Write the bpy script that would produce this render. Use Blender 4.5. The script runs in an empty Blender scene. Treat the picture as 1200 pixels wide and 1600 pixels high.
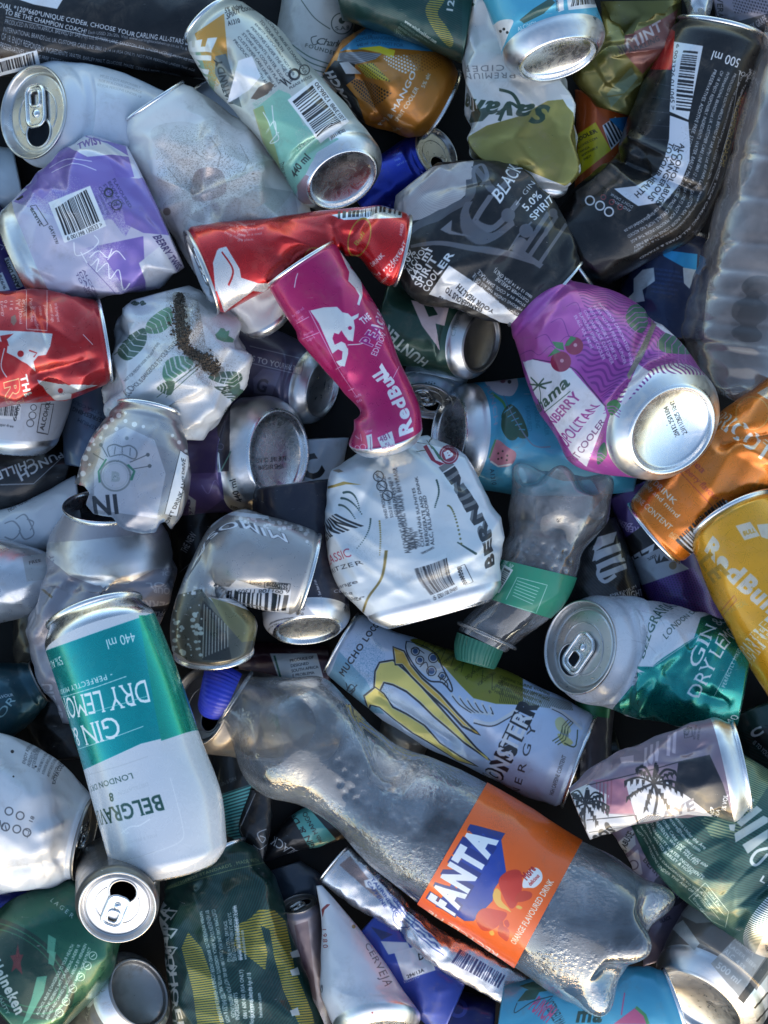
import bpy, math, random
import numpy as np
from mathutils import Vector

# ------------------------------------------------------------------ camera, sky, sun, exposure
S = 0.00033            # metres per photograph pixel at the reference height
D = 2000.0             # camera height above the reference plane, in the same units
GROUND = -620.0        # the surface under the pile
scene = bpy.context.scene
col = bpy.data.collections.new('pile'); scene.collection.children.link(col)
cd = bpy.data.cameras.new('camera'); cam = bpy.data.objects.new('camera', cd); scene.collection.objects.link(cam)
cam.location = (0, 0, D * S); cam.rotation_euler = (0, 0, 0)
cd.sensor_fit = 'VERTICAL'; cd.angle = 2 * math.atan(800 / D)
cd.clip_start = 0.01; cd.clip_end = 200
scene.camera = cam
SUN_EL, SUN_AZ = math.radians(15), math.radians(172)      # azimuth clockwise from +Y (top of the picture)
w = bpy.data.worlds.new('World'); scene.world = w; w.use_nodes = True
nt = w.node_tree; nt.nodes.clear()
sky = nt.nodes.new('ShaderNodeTexSky'); sky.sky_type = 'NISHITA'; sky.sun_disc = False
sky.sun_elevation = SUN_EL; sky.sun_rotation = SUN_AZ; sky.air_density = 1.0; sky.dust_density = 0.6; sky.ozone_density = 1.5
bgn = nt.nodes.new('ShaderNodeBackground'); bgn.inputs[1].default_value = 0.15
won = nt.nodes.new('ShaderNodeOutputWorld')
nt.links.new(sky.outputs[0], bgn.inputs[0]); nt.links.new(bgn.outputs[0], won.inputs[0])
sl = bpy.data.lights.new('sun', 'SUN'); sl.energy = 0.65; sl.angle = math.radians(80); sl.color = (1.0, 0.87, 0.72)
so = bpy.data.objects.new('sun', sl); scene.collection.objects.link(so)
dv = Vector((math.sin(SUN_AZ) * math.cos(SUN_EL), math.cos(SUN_AZ) * math.cos(SUN_EL), math.sin(SUN_EL)))
so.rotation_euler = dv.to_track_quat('Z', 'Y').to_euler()
scene.view_settings.view_transform = 'Standard'; scene.view_settings.look = 'None'
scene.view_settings.gamma = 1.0; scene.view_settings.use_curve_mapping = False
scene.view_settings.exposure = 1.25
scene.render.engine = 'CYCLES'
scene.cycles.max_bounces = 8; scene.cycles.transparent_max_bounces = 24
scene.cycles.use_denoising = True; scene.cycles.caustics_reflective = False; scene.cycles.caustics_refractive = False
scene.cycles.sample_clamp_indirect = 4

# ------------------------------------------------------------------ helpers
def world(P, z0):
    """(photo px, photo px, height) -> metres, so that a thing keeps its place when it rests higher or lower"""
    z = z0 + P[..., 2] * (1 - z0 / D)
    f = (D - z) / D
    return np.stack([(P[..., 0] - 600) * S * f, (800 - P[..., 1]) * S * f, z * S], -1)

def hexc(c):
    if isinstance(c, str):
        c = c.lstrip('#'); return np.array([int(c[i:i + 2], 16) / 255 for i in (0, 2, 4)])
    return np.array(c, float)

_gl = {}
def glyph(ch, bold):
    k = (ch, bold)
    if k in _gl: return _gl[k]
    def mesh_of(s):
        cu = bpy.data.curves.new('g', 'FONT'); cu.body = s; cu.offset = bold; cu.resolution_u = 3
        ob = bpy.data.objects.new('g', cu); me = ob.to_mesh()
        n = len(me.vertices); v = np.zeros(n * 3); me.vertices.foreach_get('co', v); v = v.reshape(-1, 3)[:, :2]
        me.calc_loop_triangles(); t = np.zeros(len(me.loop_triangles) * 3, int); me.loop_triangles.foreach_get('vertices', t)
        t = t.reshape(-1, 3); ob.to_mesh_clear(); bpy.data.objects.remove(ob); bpy.data.curves.remove(cu)
        return v, t
    if '_adv0' not in _gl:
        v, t = mesh_of('||'); _gl['_adv0'] = v[:, 0].max() - v[:, 0].min()
        v, t = mesh_of('H'); _gl['_cap'] = v[:, 1].max()
    v, t = mesh_of('|' + ch + '|') if ch != ' ' else mesh_of('| |')
    adv = v[:, 0].max() - v[:, 0].min() - _gl['_adv0'] + 0.02
    v2, t2 = mesh_of(ch)
    if len(t2): E = np.concatenate([v2[t2[:, [0, 1]]], v2[t2[:, [1, 2]]], v2[t2[:, [2, 0]]]], 0)
    else: E = np.zeros((0, 2, 2))
    _gl[k] = (E, adv); return _gl[k]

def rect_e(x0, y0, x1, y1):
    p = np.array([(x0, y0), (x1, y0), (x1, y1), (x0, y1)], float)
    return np.stack([p, np.roll(p, -1, 0)], 1)

def text_edges(s, bold=0.0, serif=0.0, shear=0.0, track=0.0):
    """outline edges of a line of text, cap height 1, and its length"""
    glyph('H', bold); cap = _gl['_cap']; out = []; x = 0.0; ser = []
    for ch in s:
        E, adv = glyph(ch, bold)
        if len(E):
            G = E / cap; G = G + np.array([x, 0]); out.append(G)
            if serif and ch.isalpha():
                for y, s0 in ((0.03, 0.0), (0.97, 0.93)):
                    a = G[:, 0]; b = G[:, 1]; m = (a[:, 1] > y) != (b[:, 1] > y)
                    xs = np.sort(a[m, 0] + (y - a[m, 1]) / (b[m, 1] - a[m, 1]) * (b[m, 0] - a[m, 0]))
                    c = {}
                    for q in xs: c[round(q, 4)] = c.get(round(q, 4), 0) + 1
                    xs = sorted(q for q, n in c.items() if n % 2)
                    for q0, q1 in zip(xs[::2], xs[1::2]):
                        if q1 - q0 < 0.32: ser.append(rect_e(q0 - serif, s0, q1 + serif, s0 + 0.07))
        x += adv / cap + track
    E = np.concatenate(out, 0) if out else np.zeros((0, 2, 2))
    def sh(E):
        if shear and len(E): E = E.copy(); E[..., 0] += shear * E[..., 1]
        return E
    return sh(E), x, [sh(q) for q in ser]

def raster(E, W, H, ss=3):
    """even-odd coverage of an edge set (texture pixels); returns (x0, y0, mask) or None"""
    if not len(E): return None
    x0 = max(0, int(E[..., 0].min()) - 1); x1 = min(W, int(E[..., 0].max()) + 2)
    y0 = max(0, int(E[..., 1].min()) - 1); y1 = min(H, int(E[..., 1].max()) + 2)
    if x1 <= x0 or y1 <= y0: return None
    w, h = (x1 - x0) * ss, (y1 - y0) * ss
    A = (E - np.array([x0, y0])) * ss
    ya, yb = A[:, 0, 1], A[:, 1, 1]; xa, xb = A[:, 0, 0], A[:, 1, 0]
    sw = ya > yb; ya, yb = np.where(sw, yb, ya), np.where(sw, ya, yb); xa, xb = np.where(sw, xb, xa), np.where(sw, xa, xb)
    r0 = np.clip(np.ceil(ya - .5), 0, h).astype(int); r1 = np.clip(np.ceil(yb - .5), 0, h).astype(int)
    n = np.maximum(r1 - r0, 0)
    if n.sum() == 0: return None
    idx = np.repeat(np.arange(len(n)), n); row = np.arange(n.sum()) - np.repeat(np.cumsum(n) - n, n) + r0[idx]
    x = xa[idx] + (row + .5 - ya[idx]) / (yb[idx] - ya[idx]) * (xb[idx] - xa[idx])
    c = np.clip(np.ceil(x - .5), 0, w).astype(int)
    T = np.zeros((h, w + 1), np.int32); np.add.at(T, (row, c), 1)
    M = (np.cumsum(T, 1)[:, :w] % 2).astype(np.float32)
    return x0, y0, M.reshape(y1 - y0, ss, x1 - x0, ss).mean((1, 3))

def poly_e(P):
    P = np.asarray(P, float); return np.stack([P, np.roll(P, -1, 0)], 1)

def dens(P, closed=True, step=7.0):
    P = np.asarray(P, float); out = []
    n = len(P) if closed else len(P) - 1
    for i in range(n):
        a, b = P[i], P[(i + 1) % len(P)]; k = max(1, int(np.hypot(*(b - a)) / step))
        out += [a + (b - a) * j / k for j in range(k)]
    if not closed: out.append(P[-1])
    return np.array(out)

def smooth_poly(P, closed=True, k=6):
    """a rounded curve through the points"""
    P = np.asarray(P, float); n = len(P); out = []
    for i in range(n if closed else n - 1):
        p0 = P[i - 1] if (closed or i) else P[i]; p1 = P[i]; p2 = P[(i + 1) % n]; p3 = P[(i + 2) % n] if (closed or i + 2 < n) else p2
        for j in range(k):
            t = j / k
            out.append(.5 * ((2 * p1) + (p2 - p0) * t + (2 * p0 - 5 * p1 + 4 * p2 - p3) * t * t + (3 * p1 - p0 - 3 * p2 + p3) * t ** 3))
    if not closed: out.append(P[-1])
    return np.array(out)

# ------------------------------------------------------------------ materials
def new_mat(name):
    m = bpy.data.materials.new(name); m.use_nodes = True
    t = m.node_tree; b = t.nodes['Principled BSDF']; return m, t, b
def node(t, kind, **kw):
    n = t.nodes.new(kind)
    for k, v in kw.items(): setattr(n, k, v)
    return n
def noise(t, co, scale, detail=4.0, rough=.55, dist=0.0):
    n = node(t, 'ShaderNodeTexNoise'); n.inputs['Scale'].default_value = scale; n.inputs['Detail'].default_value = detail
    n.inputs['Roughness'].default_value = rough; n.inputs['Distortion'].default_value = dist
    t.links.new(co, n.inputs['Vector']); return n.outputs['Fac']
def mrange(t, v, a, b, c=0.0, d=1.0):
    n = node(t, 'ShaderNodeMapRange'); t.links.new(v, n.inputs[0])
    for i, q in enumerate((a, b, c, d)): n.inputs[1 + i].default_value = q
    return n.outputs[0]
def math_n(t, op, a, b):
    n = node(t, 'ShaderNodeMath', operation=op)
    for i, q in enumerate((a, b)):
        if isinstance(q, (int, float)): n.inputs[i].default_value = q
        else: t.links.new(q, n.inputs[i])
    return n.outputs[0]
def mixc(t, f, a, b):
    n = node(t, 'ShaderNodeMix', data_type='RGBA')
    if isinstance(f, (int, float)): n.inputs[0].default_value = f
    else: t.links.new(f, n.inputs[0])
    for i, q in ((6, a), (7, b)):
        if isinstance(q, tuple): n.inputs[i].default_value = q
        else: t.links.new(q, n.inputs[i])
    return n.outputs[2]
def bump(t, h, strength, dist):
    n = node(t, 'ShaderNodeBump'); n.inputs['Strength'].default_value = strength; n.inputs['Distance'].default_value = dist
    t.links.new(h, n.inputs['Height']); return n.outputs[0]

def wear(t, co, base, metal, rough, dirt, soil=(.16, .125, .09, 1), chips=.5):
    """grime, dust specks and scratches over a surface; returns the shader inputs"""
    big = noise(t, co, 45, 6, .62, .4); fine = noise(t, co, 420, 5, .7, .2); mid = noise(t, co, 150, 8, .7, 1.2)
    g = math_n(t, 'MULTIPLY', mrange(t, big, .50, .75), mrange(t, mid, .42, .62))
    g = math_n(t, 'MULTIPLY', g, dirt * .75)
    sp = mrange(t, fine, .69, .74, 0, min(.9, .2 + dirt * .5))
    film = mrange(t, big, .35, .8, .0, .02 + .12 * dirt)
    c = mixc(t, film, base, (.22, .2, .18, 1))
    c = mixc(t, g, c, soil)
    c = mixc(t, sp, c, (.09, .07, .05, 1))
    # hairline scratches through the ink
    mp = node(t, 'ShaderNodeMapping'); mp.inputs['Scale'].default_value = (30, 900, 300); mp.inputs['Rotation'].default_value = (.3, .5, .7)
    t.links.new(co, mp.inputs['Vector'])
    sc = noise(t, mp.outputs[0], 1.0, 3, .6, .8)
    scr = math_n(t, 'MULTIPLY', mrange(t, sc, .70, .73), mrange(t, mid, .48, .6, 0, chips))
    c = mixc(t, scr, c, (.72, .72, .72, 1))
    dm = math_n(t, 'ADD', g, sp)
    me = math_n(t, 'MULTIPLY', metal, mrange(t, dm, 0, 1, 1, .1))
    ro = math_n(t, 'ADD', math_n(t, 'MULTIPLY', dm, .3), mrange(t, mid, .3, .7, rough - .07, rough + .12))
    ht = math_n(t, 'ADD', math_n(t, 'MULTIPLY', fine, .03), math_n(t, 'MULTIPLY', big, .8))
    return c, me, ro, ht

_mc = {}
def aluminium(kind='clean'):
    if kind in _mc: return _mc[kind]
    m, t, b = new_mat('aluminium_' + kind); co = node(t, 'ShaderNodeTexCoord').outputs['Object']
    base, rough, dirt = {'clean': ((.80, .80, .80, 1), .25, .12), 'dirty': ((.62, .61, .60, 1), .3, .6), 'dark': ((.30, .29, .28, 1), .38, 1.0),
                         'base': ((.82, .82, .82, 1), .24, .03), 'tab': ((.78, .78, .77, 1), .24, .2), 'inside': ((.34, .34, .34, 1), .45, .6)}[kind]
    rgb = node(t, 'ShaderNodeRGB'); rgb.outputs[0].default_value = base
    one = node(t, 'ShaderNodeValue'); one.outputs[0].default_value = 1.0
    c, me, ro, ht = wear(t, co, rgb.outputs[0], one.outputs[0], rough, dirt)
    t.links.new(c, b.inputs['Base Color']); t.links.new(me, b.inputs['Metallic']); t.links.new(ro, b.inputs['Roughness'])
    t.links.new(bump(t, ht, .25, .0006 if kind != 'base' else .0002), b.inputs['Normal'])
    _mc[kind] = m; return m

def ink():
    if 'ink' not in _mc:
        m, t, b = new_mat('stamp_ink'); b.inputs['Base Color'].default_value = (.03, .03, .035, 1); b.inputs['Roughness'].default_value = .6; _mc['ink'] = m
    return _mc['ink']

def print_mat(name, img, rough, dirt, soil, coat, chips):
    m, t, b = new_mat(name); co = node(t, 'ShaderNodeTexCoord').outputs['Object']
    im = node(t, 'ShaderNodeTexImage'); im.image = img; im.interpolation = 'Cubic'; im.extension = 'EXTEND'
    uv = node(t, 'ShaderNodeUVMap'); uv.uv_map = 'UVMap'; t.links.new(uv.outputs[0], im.inputs[0])
    c, me, ro, ht = wear(t, co, im.outputs[0], im.outputs[1], rough, dirt, soil, chips)
    t.links.new(c, b.inputs['Base Color']); t.links.new(me, b.inputs['Metallic']); t.links.new(ro, b.inputs['Roughness'])
    b.inputs['Coat Weight'].default_value = coat; b.inputs['Coat Roughness'].default_value = .12
    t.links.new(bump(t, ht, .22, .0007), b.inputs['Normal'])
    return m

# ------------------------------------------------------------------ meshes
def link(name, me, parent=None, mats=()):
    o = bpy.data.objects.new(name, me); col.objects.link(o)
    for m in mats: me.materials.append(m)
    if parent is not None: o.parent = parent
    return o
def mesh_from(name, V, F, smooth=True):
    me = bpy.data.meshes.new(name); me.from_pydata([tuple(v) for v in V], [], [tuple(f) for f in F])
    me.polygons.foreach_set('use_smooth', [smooth] * len(me.polygons)); me.update(); return me
def grid_mesh(name, G, wrap=True, uv=None, keep=None, flip=False):
    """a mesh over a grid of points G[row, col]; the columns close into a ring when wrap"""
    nr, nc = G.shape[:2]; cols = nc if wrap else nc - 1
    i, j = np.meshgrid(np.arange(nr - 1), np.arange(cols), indexing='ij'); j2 = (j + 1) % nc
    F = np.stack([i * nc + j, i * nc + j2, (i + 1) * nc + j2, (i + 1) * nc + j], -1).reshape(-1, 4)
    ucol = np.stack([j, j + 1, j + 1, j], -1).reshape(-1, 4); urow = np.stack([i, i, i + 1, i + 1], -1).reshape(-1, 4)
    if keep is not None:
        k = keep.reshape(-1); F = F[k]; ucol = ucol[k]; urow = urow[k]
    me = bpy.data.meshes.new(name); n = len(F)
    me.vertices.add(nr * nc); me.vertices.foreach_set('co', G.reshape(-1).astype(np.float32))
    me.loops.add(n * 4); me.loops.foreach_set('vertex_index', F.reshape(-1).astype(np.int32))
    me.polygons.add(n); me.polygons.foreach_set('loop_start', (np.arange(n) * 4).astype(np.int32))
    me.polygons.foreach_set('loop_total', np.full(n, 4, np.int32)); me.polygons.foreach_set('use_smooth', np.ones(n, bool))
    if uv is not None:
        l = me.uv_layers.new(name='UVMap')
        u = ucol / cols; v = uv[urow]
        l.data.foreach_set('uv', np.stack([u, v], -1).reshape(-1).astype(np.float32))
    me.update(calc_edges=True); me.validate(); return me
def tube_pts(path, r, n=8, closed=True):
    """rings of points round a path"""
    P = np.asarray(path, float); T = np.gradient(P, axis=0) if not closed else np.roll(P, -1, 0) - np.roll(P, 1, 0)
    T /= np.linalg.norm(T, axis=1, keepdims=True) + 1e-12
    ref = np.cross(P[len(P) // 3] - P[0], P[2 * len(P) // 3] - P[0]) if closed else np.array([0, 0, 1.]); ref = ref / (np.linalg.norm(ref) + 1e-12)
    A = np.cross(T, ref); A /= np.linalg.norm(A, axis=1, keepdims=True) + 1e-12; B = np.cross(A, T)
    a = np.linspace(0, 2 * np.pi, n, endpoint=False)
    G = P[:, None] + r * (np.cos(a)[None, :, None] * A[:, None] + np.sin(a)[None, :, None] * B[:, None])
    if closed: G = np.concatenate([G, G[:1]], 0)
    return G

# ------------------------------------------------------------------ resting: each thing comes to lie on what is already in the pile
CELL = 8; HW, HH = 1900 // CELL, 2300 // CELL
HM = np.full((HH, HW), GROUND)
def rest(pts, k, dz=0.0, zfix=None):
    x = ((pts[:, 0] + 350) / CELL).astype(int); y = ((pts[:, 1] + 350) / CELL).astype(int)
    m = (x >= 0) & (x < HW) & (y >= 0) & (y < HH); x, y, z = x[m], y[m], pts[m, 2]
    top = np.full((HH, HW), -1e9); low = np.full((HH, HW), 1e9)
    np.maximum.at(top, (y, x), z); np.minimum.at(low, (y, x), z)
    u = top > -1e8; mid = (top[u] + low[u]) / 2
    sup = mid - k * (mid - low[u])
    gap = HM[u] - sup
    z0 = np.percentile(gap, 97) + dz if zfix is None else zfix
    HM[u] = np.maximum(HM[u], z0 + top[u])
    return float(z0)

GROUP = 'discarded drink cans in the pile'
NU = 144
STATS = []

def hermite(St, n):
    St = np.asarray(St, float); C = np.stack([(St[:, 0] + St[:, 2]) / 2, (St[:, 1] + St[:, 3]) / 2, St[:, 4]], 1)
    d = np.linalg.norm(np.diff(C, axis=0), axis=1); d = np.maximum(d, 4); s = np.concatenate([[0], np.cumsum(d)])
    m = np.gradient(St, s, axis=0) if len(St) > 2 else np.repeat((St[1:] - St[:1]) / s[-1], 2, 0)
    q = np.linspace(0, s[-1], n); i = np.clip(np.searchsorted(s, q, 'right') - 1, 0, len(s) - 2)
    h = (s[i + 1] - s[i])[:, None]; t = ((q - s[i])[:, None]) / h
    return ((2 * t ** 3 - 3 * t ** 2 + 1) * St[i] + (t ** 3 - 2 * t ** 2 + t) * h * m[i] + (-2 * t ** 3 + 3 * t ** 2) * St[i + 1] + (t ** 3 - t ** 2) * h * m[i + 1])

class Loft:
    """a tube through traced stations (left edge, right edge, height, half depth), with dents, creases and crumpling"""
    def __init__(s, st, A=None, B=None, bf=.88, cr=2.0, seed=0, dents=(), creases=(), p=1.0, nk=1.0, rows=None, lam=1.0, fac=None):
        full = []
        for i, q in enumerate(st):
            q = list(q); wd = math.hypot(q[2] - q[0], q[3] - q[1]) / 2
            if len(q) < 5: q.append(0.0)
            if len(q) < 6:
                e = A if i == 0 else B if i == len(st) - 1 else None
                q.append(wd * (.97 if e and e[1] is not None and abs(e[1]) > .28 else bf))
            full.append(q)
        C = [((q[0] + q[2]) / 2, (q[1] + q[3]) / 2, q[4]) for q in full]
        L = sum(math.dist(a, b) for a, b in zip(C, C[1:]))
        n = rows or int(min(150, max(28, L / 3.0)))
        R = hermite(full, n)
        c = np.stack([(R[:, 0] + R[:, 2]) / 2, (R[:, 1] + R[:, 3]) / 2, R[:, 4]], 1)
        Wv = np.stack([(R[:, 2] - R[:, 0]) / 2, (R[:, 3] - R[:, 1]) / 2, np.zeros(n)], 1)
        T = np.gradient(c, axis=0); T /= np.linalg.norm(T, axis=1, keepdims=True)
        hw = np.linalg.norm(Wv, axis=1)
        s.ends = {}
        for key, e, i0 in (('A', A, 0), ('B', B, n - 1)):
            sgn = -1 if key == 'A' else 1
            if e and len(e) > 1 and e[1] is not None:
                r = float(np.clip(e[1], -.97, .97)); w2 = Wv[i0, :2] / hw[i0]; o2 = np.array([-w2[1], w2[0]])
                if o2 @ (sgn * T[i0, :2]) < 0: o2 = -o2
                Te = np.array([*(o2 * math.sqrt(1 - r * r)), r]) * sgn
                span = max(3, int(n * min(.45, 1.1 * hw[i0] / max(L, 1))))
                for kx in range(span):
                    i = i0 + kx if key == 'A' else i0 - kx
                    f = 1 - kx / span; f = f * f * (3 - 2 * f)
                    t = Te * f + T[i] * (1 - f); T[i] = t / np.linalg.norm(t)
        Bv = np.cross(Wv, T); Bv /= np.linalg.norm(Bv, axis=1, keepdims=True); Bv *= np.where(Bv[:, 2:] < 0, -1, 1); Bv *= np.maximum(R[:, 5:6], 2)
        th = (np.arange(NU) / NU - .5) * 2 * np.pi
        sn, cs = np.sin(th), np.cos(th)
        if p != 1: sn, cs = np.sign(sn) * np.abs(sn) ** p, np.sign(cs) * np.abs(cs) ** p
        rowsC, rowsW, rowsB = [*c], [*Wv], [*Bv]; s.mA = s.mB = 0
        for key, e, i0 in (('A', A, 0), ('B', B, n - 1)):
            if not e: e = ('flat', None)
            o = T[i0] * (-1 if key == 'A' else 1); Rr = (hw[i0] + np.linalg.norm(Bv[i0])) / 2
            f = nk if e[0] in ('lid', 'open') else 1
            prof = {'lid': [(.05, .997), (.12, .975), (.2, .93), (.28, .875), (.34, .845), (.37, .835)], 'base': [(.05, .995), (.12, .965), (.19, .915), (.26, .85), (.31, .80)],
                    'flat': [(.015, .9), (.03, .5), (.035, .02)], 'torn': [], 'pet': []}
            prof['open'] = prof['lid']
            pr = [(h * (f if e[0] in ('lid', 'open') else 1), 1 - (1 - q) * f) for h, q in prof[e[0]]]
            ex = [(c[i0] + o * Rr * h, Wv[i0] * q, Bv[i0] * q) for h, q in pr]
            s.ends[key] = dict(kind=e[0], C=c[i0], W=Wv[i0], B=Bv[i0], n=o, R=Rr, f=f)
            if key == 'A':
                s.mA = len(ex)
                for a, b, d in ex: rowsC.insert(0, a); rowsW.insert(0, b); rowsB.insert(0, d)
            else:
                s.mB = len(ex)
                for a, b, d in ex: rowsC.append(a); rowsW.append(b); rowsB.append(d)
        c, Wv, Bv = map(np.array, (rowsC, rowsW, rowsB)); n = len(c); s.n = n
        P = c[:, None] + Wv[:, None] * sn[None, :, None] + Bv[:, None] * cs[None, :, None]
        s.c = c; s.th = th; s.cs = cs
        ds = np.linalg.norm(np.diff(c, axis=0), axis=1) + np.abs(np.diff(np.linalg.norm(Wv, axis=1))) * .6
        s.len = np.concatenate([[0], np.cumsum(ds)]); s.v = s.len / s.len[-1]
        per = np.linalg.norm(P - np.roll(P, 1, 1), axis=2).sum(1); s.circ = float(np.percentile(per, 70))
        # crumpling: folded-paper ridges, strongest on the open side, dying out at the stiff ends
        rng = np.random.RandomState(seed * 7 + 11)
        X = th[None, :] * s.circ / (2 * np.pi) + 0 * s.len[:, None]; Y = s.len[:, None] + 0 * X
        d = np.zeros_like(X)
        sp = 92.0 * lam; ang = rng.uniform(0, np.pi); ca, sa = np.cos(ang), np.sin(ang)
        def facets(sp, el):
            """hollow facets with sharp ridges between them, as in crushed sheet metal"""
            n1 = int((X.max() - X.min()) / sp) + 3; n2 = int((Y.max() - Y.min()) / sp) + 3
            gx, gy = np.meshgrid(np.arange(n1), np.arange(n2)); px_ = X.min() + (gx.ravel() - .5 + rng.uniform(-.45, .45, gx.size)) * sp; py_ = Y.min() + (gy.ravel() - .5 + rng.uniform(-.45, .45, gx.size)) * sp
            o = rng.uniform(-.15, .3, px_.size); best = np.full(X.shape, 9.0)
            for x_, y_, o_ in zip(px_, py_, o):
                dx, dy = X - x_, Y - y_; u_, v_ = dx * ca + dy * sa, (-dx * sa + dy * ca) * el
                f0 = rng.uniform(0, 6.28); fl = np.full(X.shape, -9.0)
                for q_ in range(4):
                    f_ = f0 + q_ * 1.571 + rng.uniform(-.45, .45); fl = np.maximum(fl, (u_ * np.cos(f_) + v_ * np.sin(f_)) / sp)
                fl = np.maximum(fl, .16)
                best = np.minimum(best, fl * 1.25 + .35 * (u_ * u_ + v_ * v_) / (sp * sp) + o_)
            return np.clip(best, -.3, 1.4) - .4
        msk = .65 + .35 * np.sin(X / rng.uniform(60, 120) + Y / rng.uniform(60, 120) + rng.uniform(0, 6))
        d = facets(sp, 1.3) * 3.0 * msk + facets(sp * .48, .8) * .7 * (1.1 - msk)
        ef = np.clip(np.minimum(Y - s.len[s.mA], s.len[n - 1 - s.mB] - Y) / 35, 0, 1); ef = ef * ef * (3 - 2 * ef)
        bk = np.clip((np.cos(th) + 1) / .7, 0, 1)[None]
        d = d * cr * .75 * ef * bk * (.3 + .7 * np.abs(np.cos(th))[None])
        fac = float(np.clip(cr / 9, 0, .85)) if fac is None else fac
        if fac > .1:                     # buckled sheet: flat sides meeting in long folds that zigzag along the can
            for kk, am in ((int(rng.choice([6, 7, 8])), 1.0),):
                zz = Y / (s.circ / kk * rng.uniform(1.1, 1.7)) + rng.uniform(0, 1); tri = np.abs((zz % 1) * 2 - 1)
                ph = (th[None] + rng.uniform(0, 6.28) + tri * (np.pi / kk) * rng.uniform(.7, 1.1)) % (2 * np.pi / kk)
                rp = np.cos(np.pi / kk) / np.cos(ph - np.pi / kk)
                P = c[:, None] + (P - c[:, None]) * (1 - fac * am * ef * (1 - rp))[..., None]
        N = np.cross(np.roll(P, -1, 1) - np.roll(P, 1, 1), np.gradient(P, axis=0)); N /= np.linalg.norm(N, axis=2, keepdims=True) + 1e-9
        N *= np.where((N * (P - c[:, None])).sum(2, keepdims=True) < 0, -1, 1)
        fr = np.clip((np.cos(th) + .25) / .3, 0, 1)[None] * (.15 + .85 * ef)
        for (x, y, r, dep) in dents:
            q = np.hypot(P[..., 0] - x, P[..., 1] - y) / r; d -= fr * dep * np.exp(-q * q * 1.6)
        for cz in creases:
            x0, y0, x1, y1, dep, wd = cz; vx, vy = x1 - x0, y1 - y0; l2 = vx * vx + vy * vy + 1e-6
            t = np.clip(((P[..., 0] - x0) * vx + (P[..., 1] - y0) * vy) / l2, 0, 1)
            q = np.hypot(P[..., 0] - x0 - t * vx, P[..., 1] - y0 - t * vy) / wd
            d += fr * dep * np.clip(1 - q, 0, 1) ** 1.4
        s.P = P + N * d[..., None]; s.N = N; s.sn = sn
    def end(s, key, x, y, h):
        e = s.ends[key]; x, y, h = np.broadcast_arrays(np.asarray(x, float), np.asarray(y, float), np.asarray(h, float))
        return e['C'] + x[..., None] * e['W'] + y[..., None] * e['B'] + (h * e['R'])[..., None] * e['n']

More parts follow.
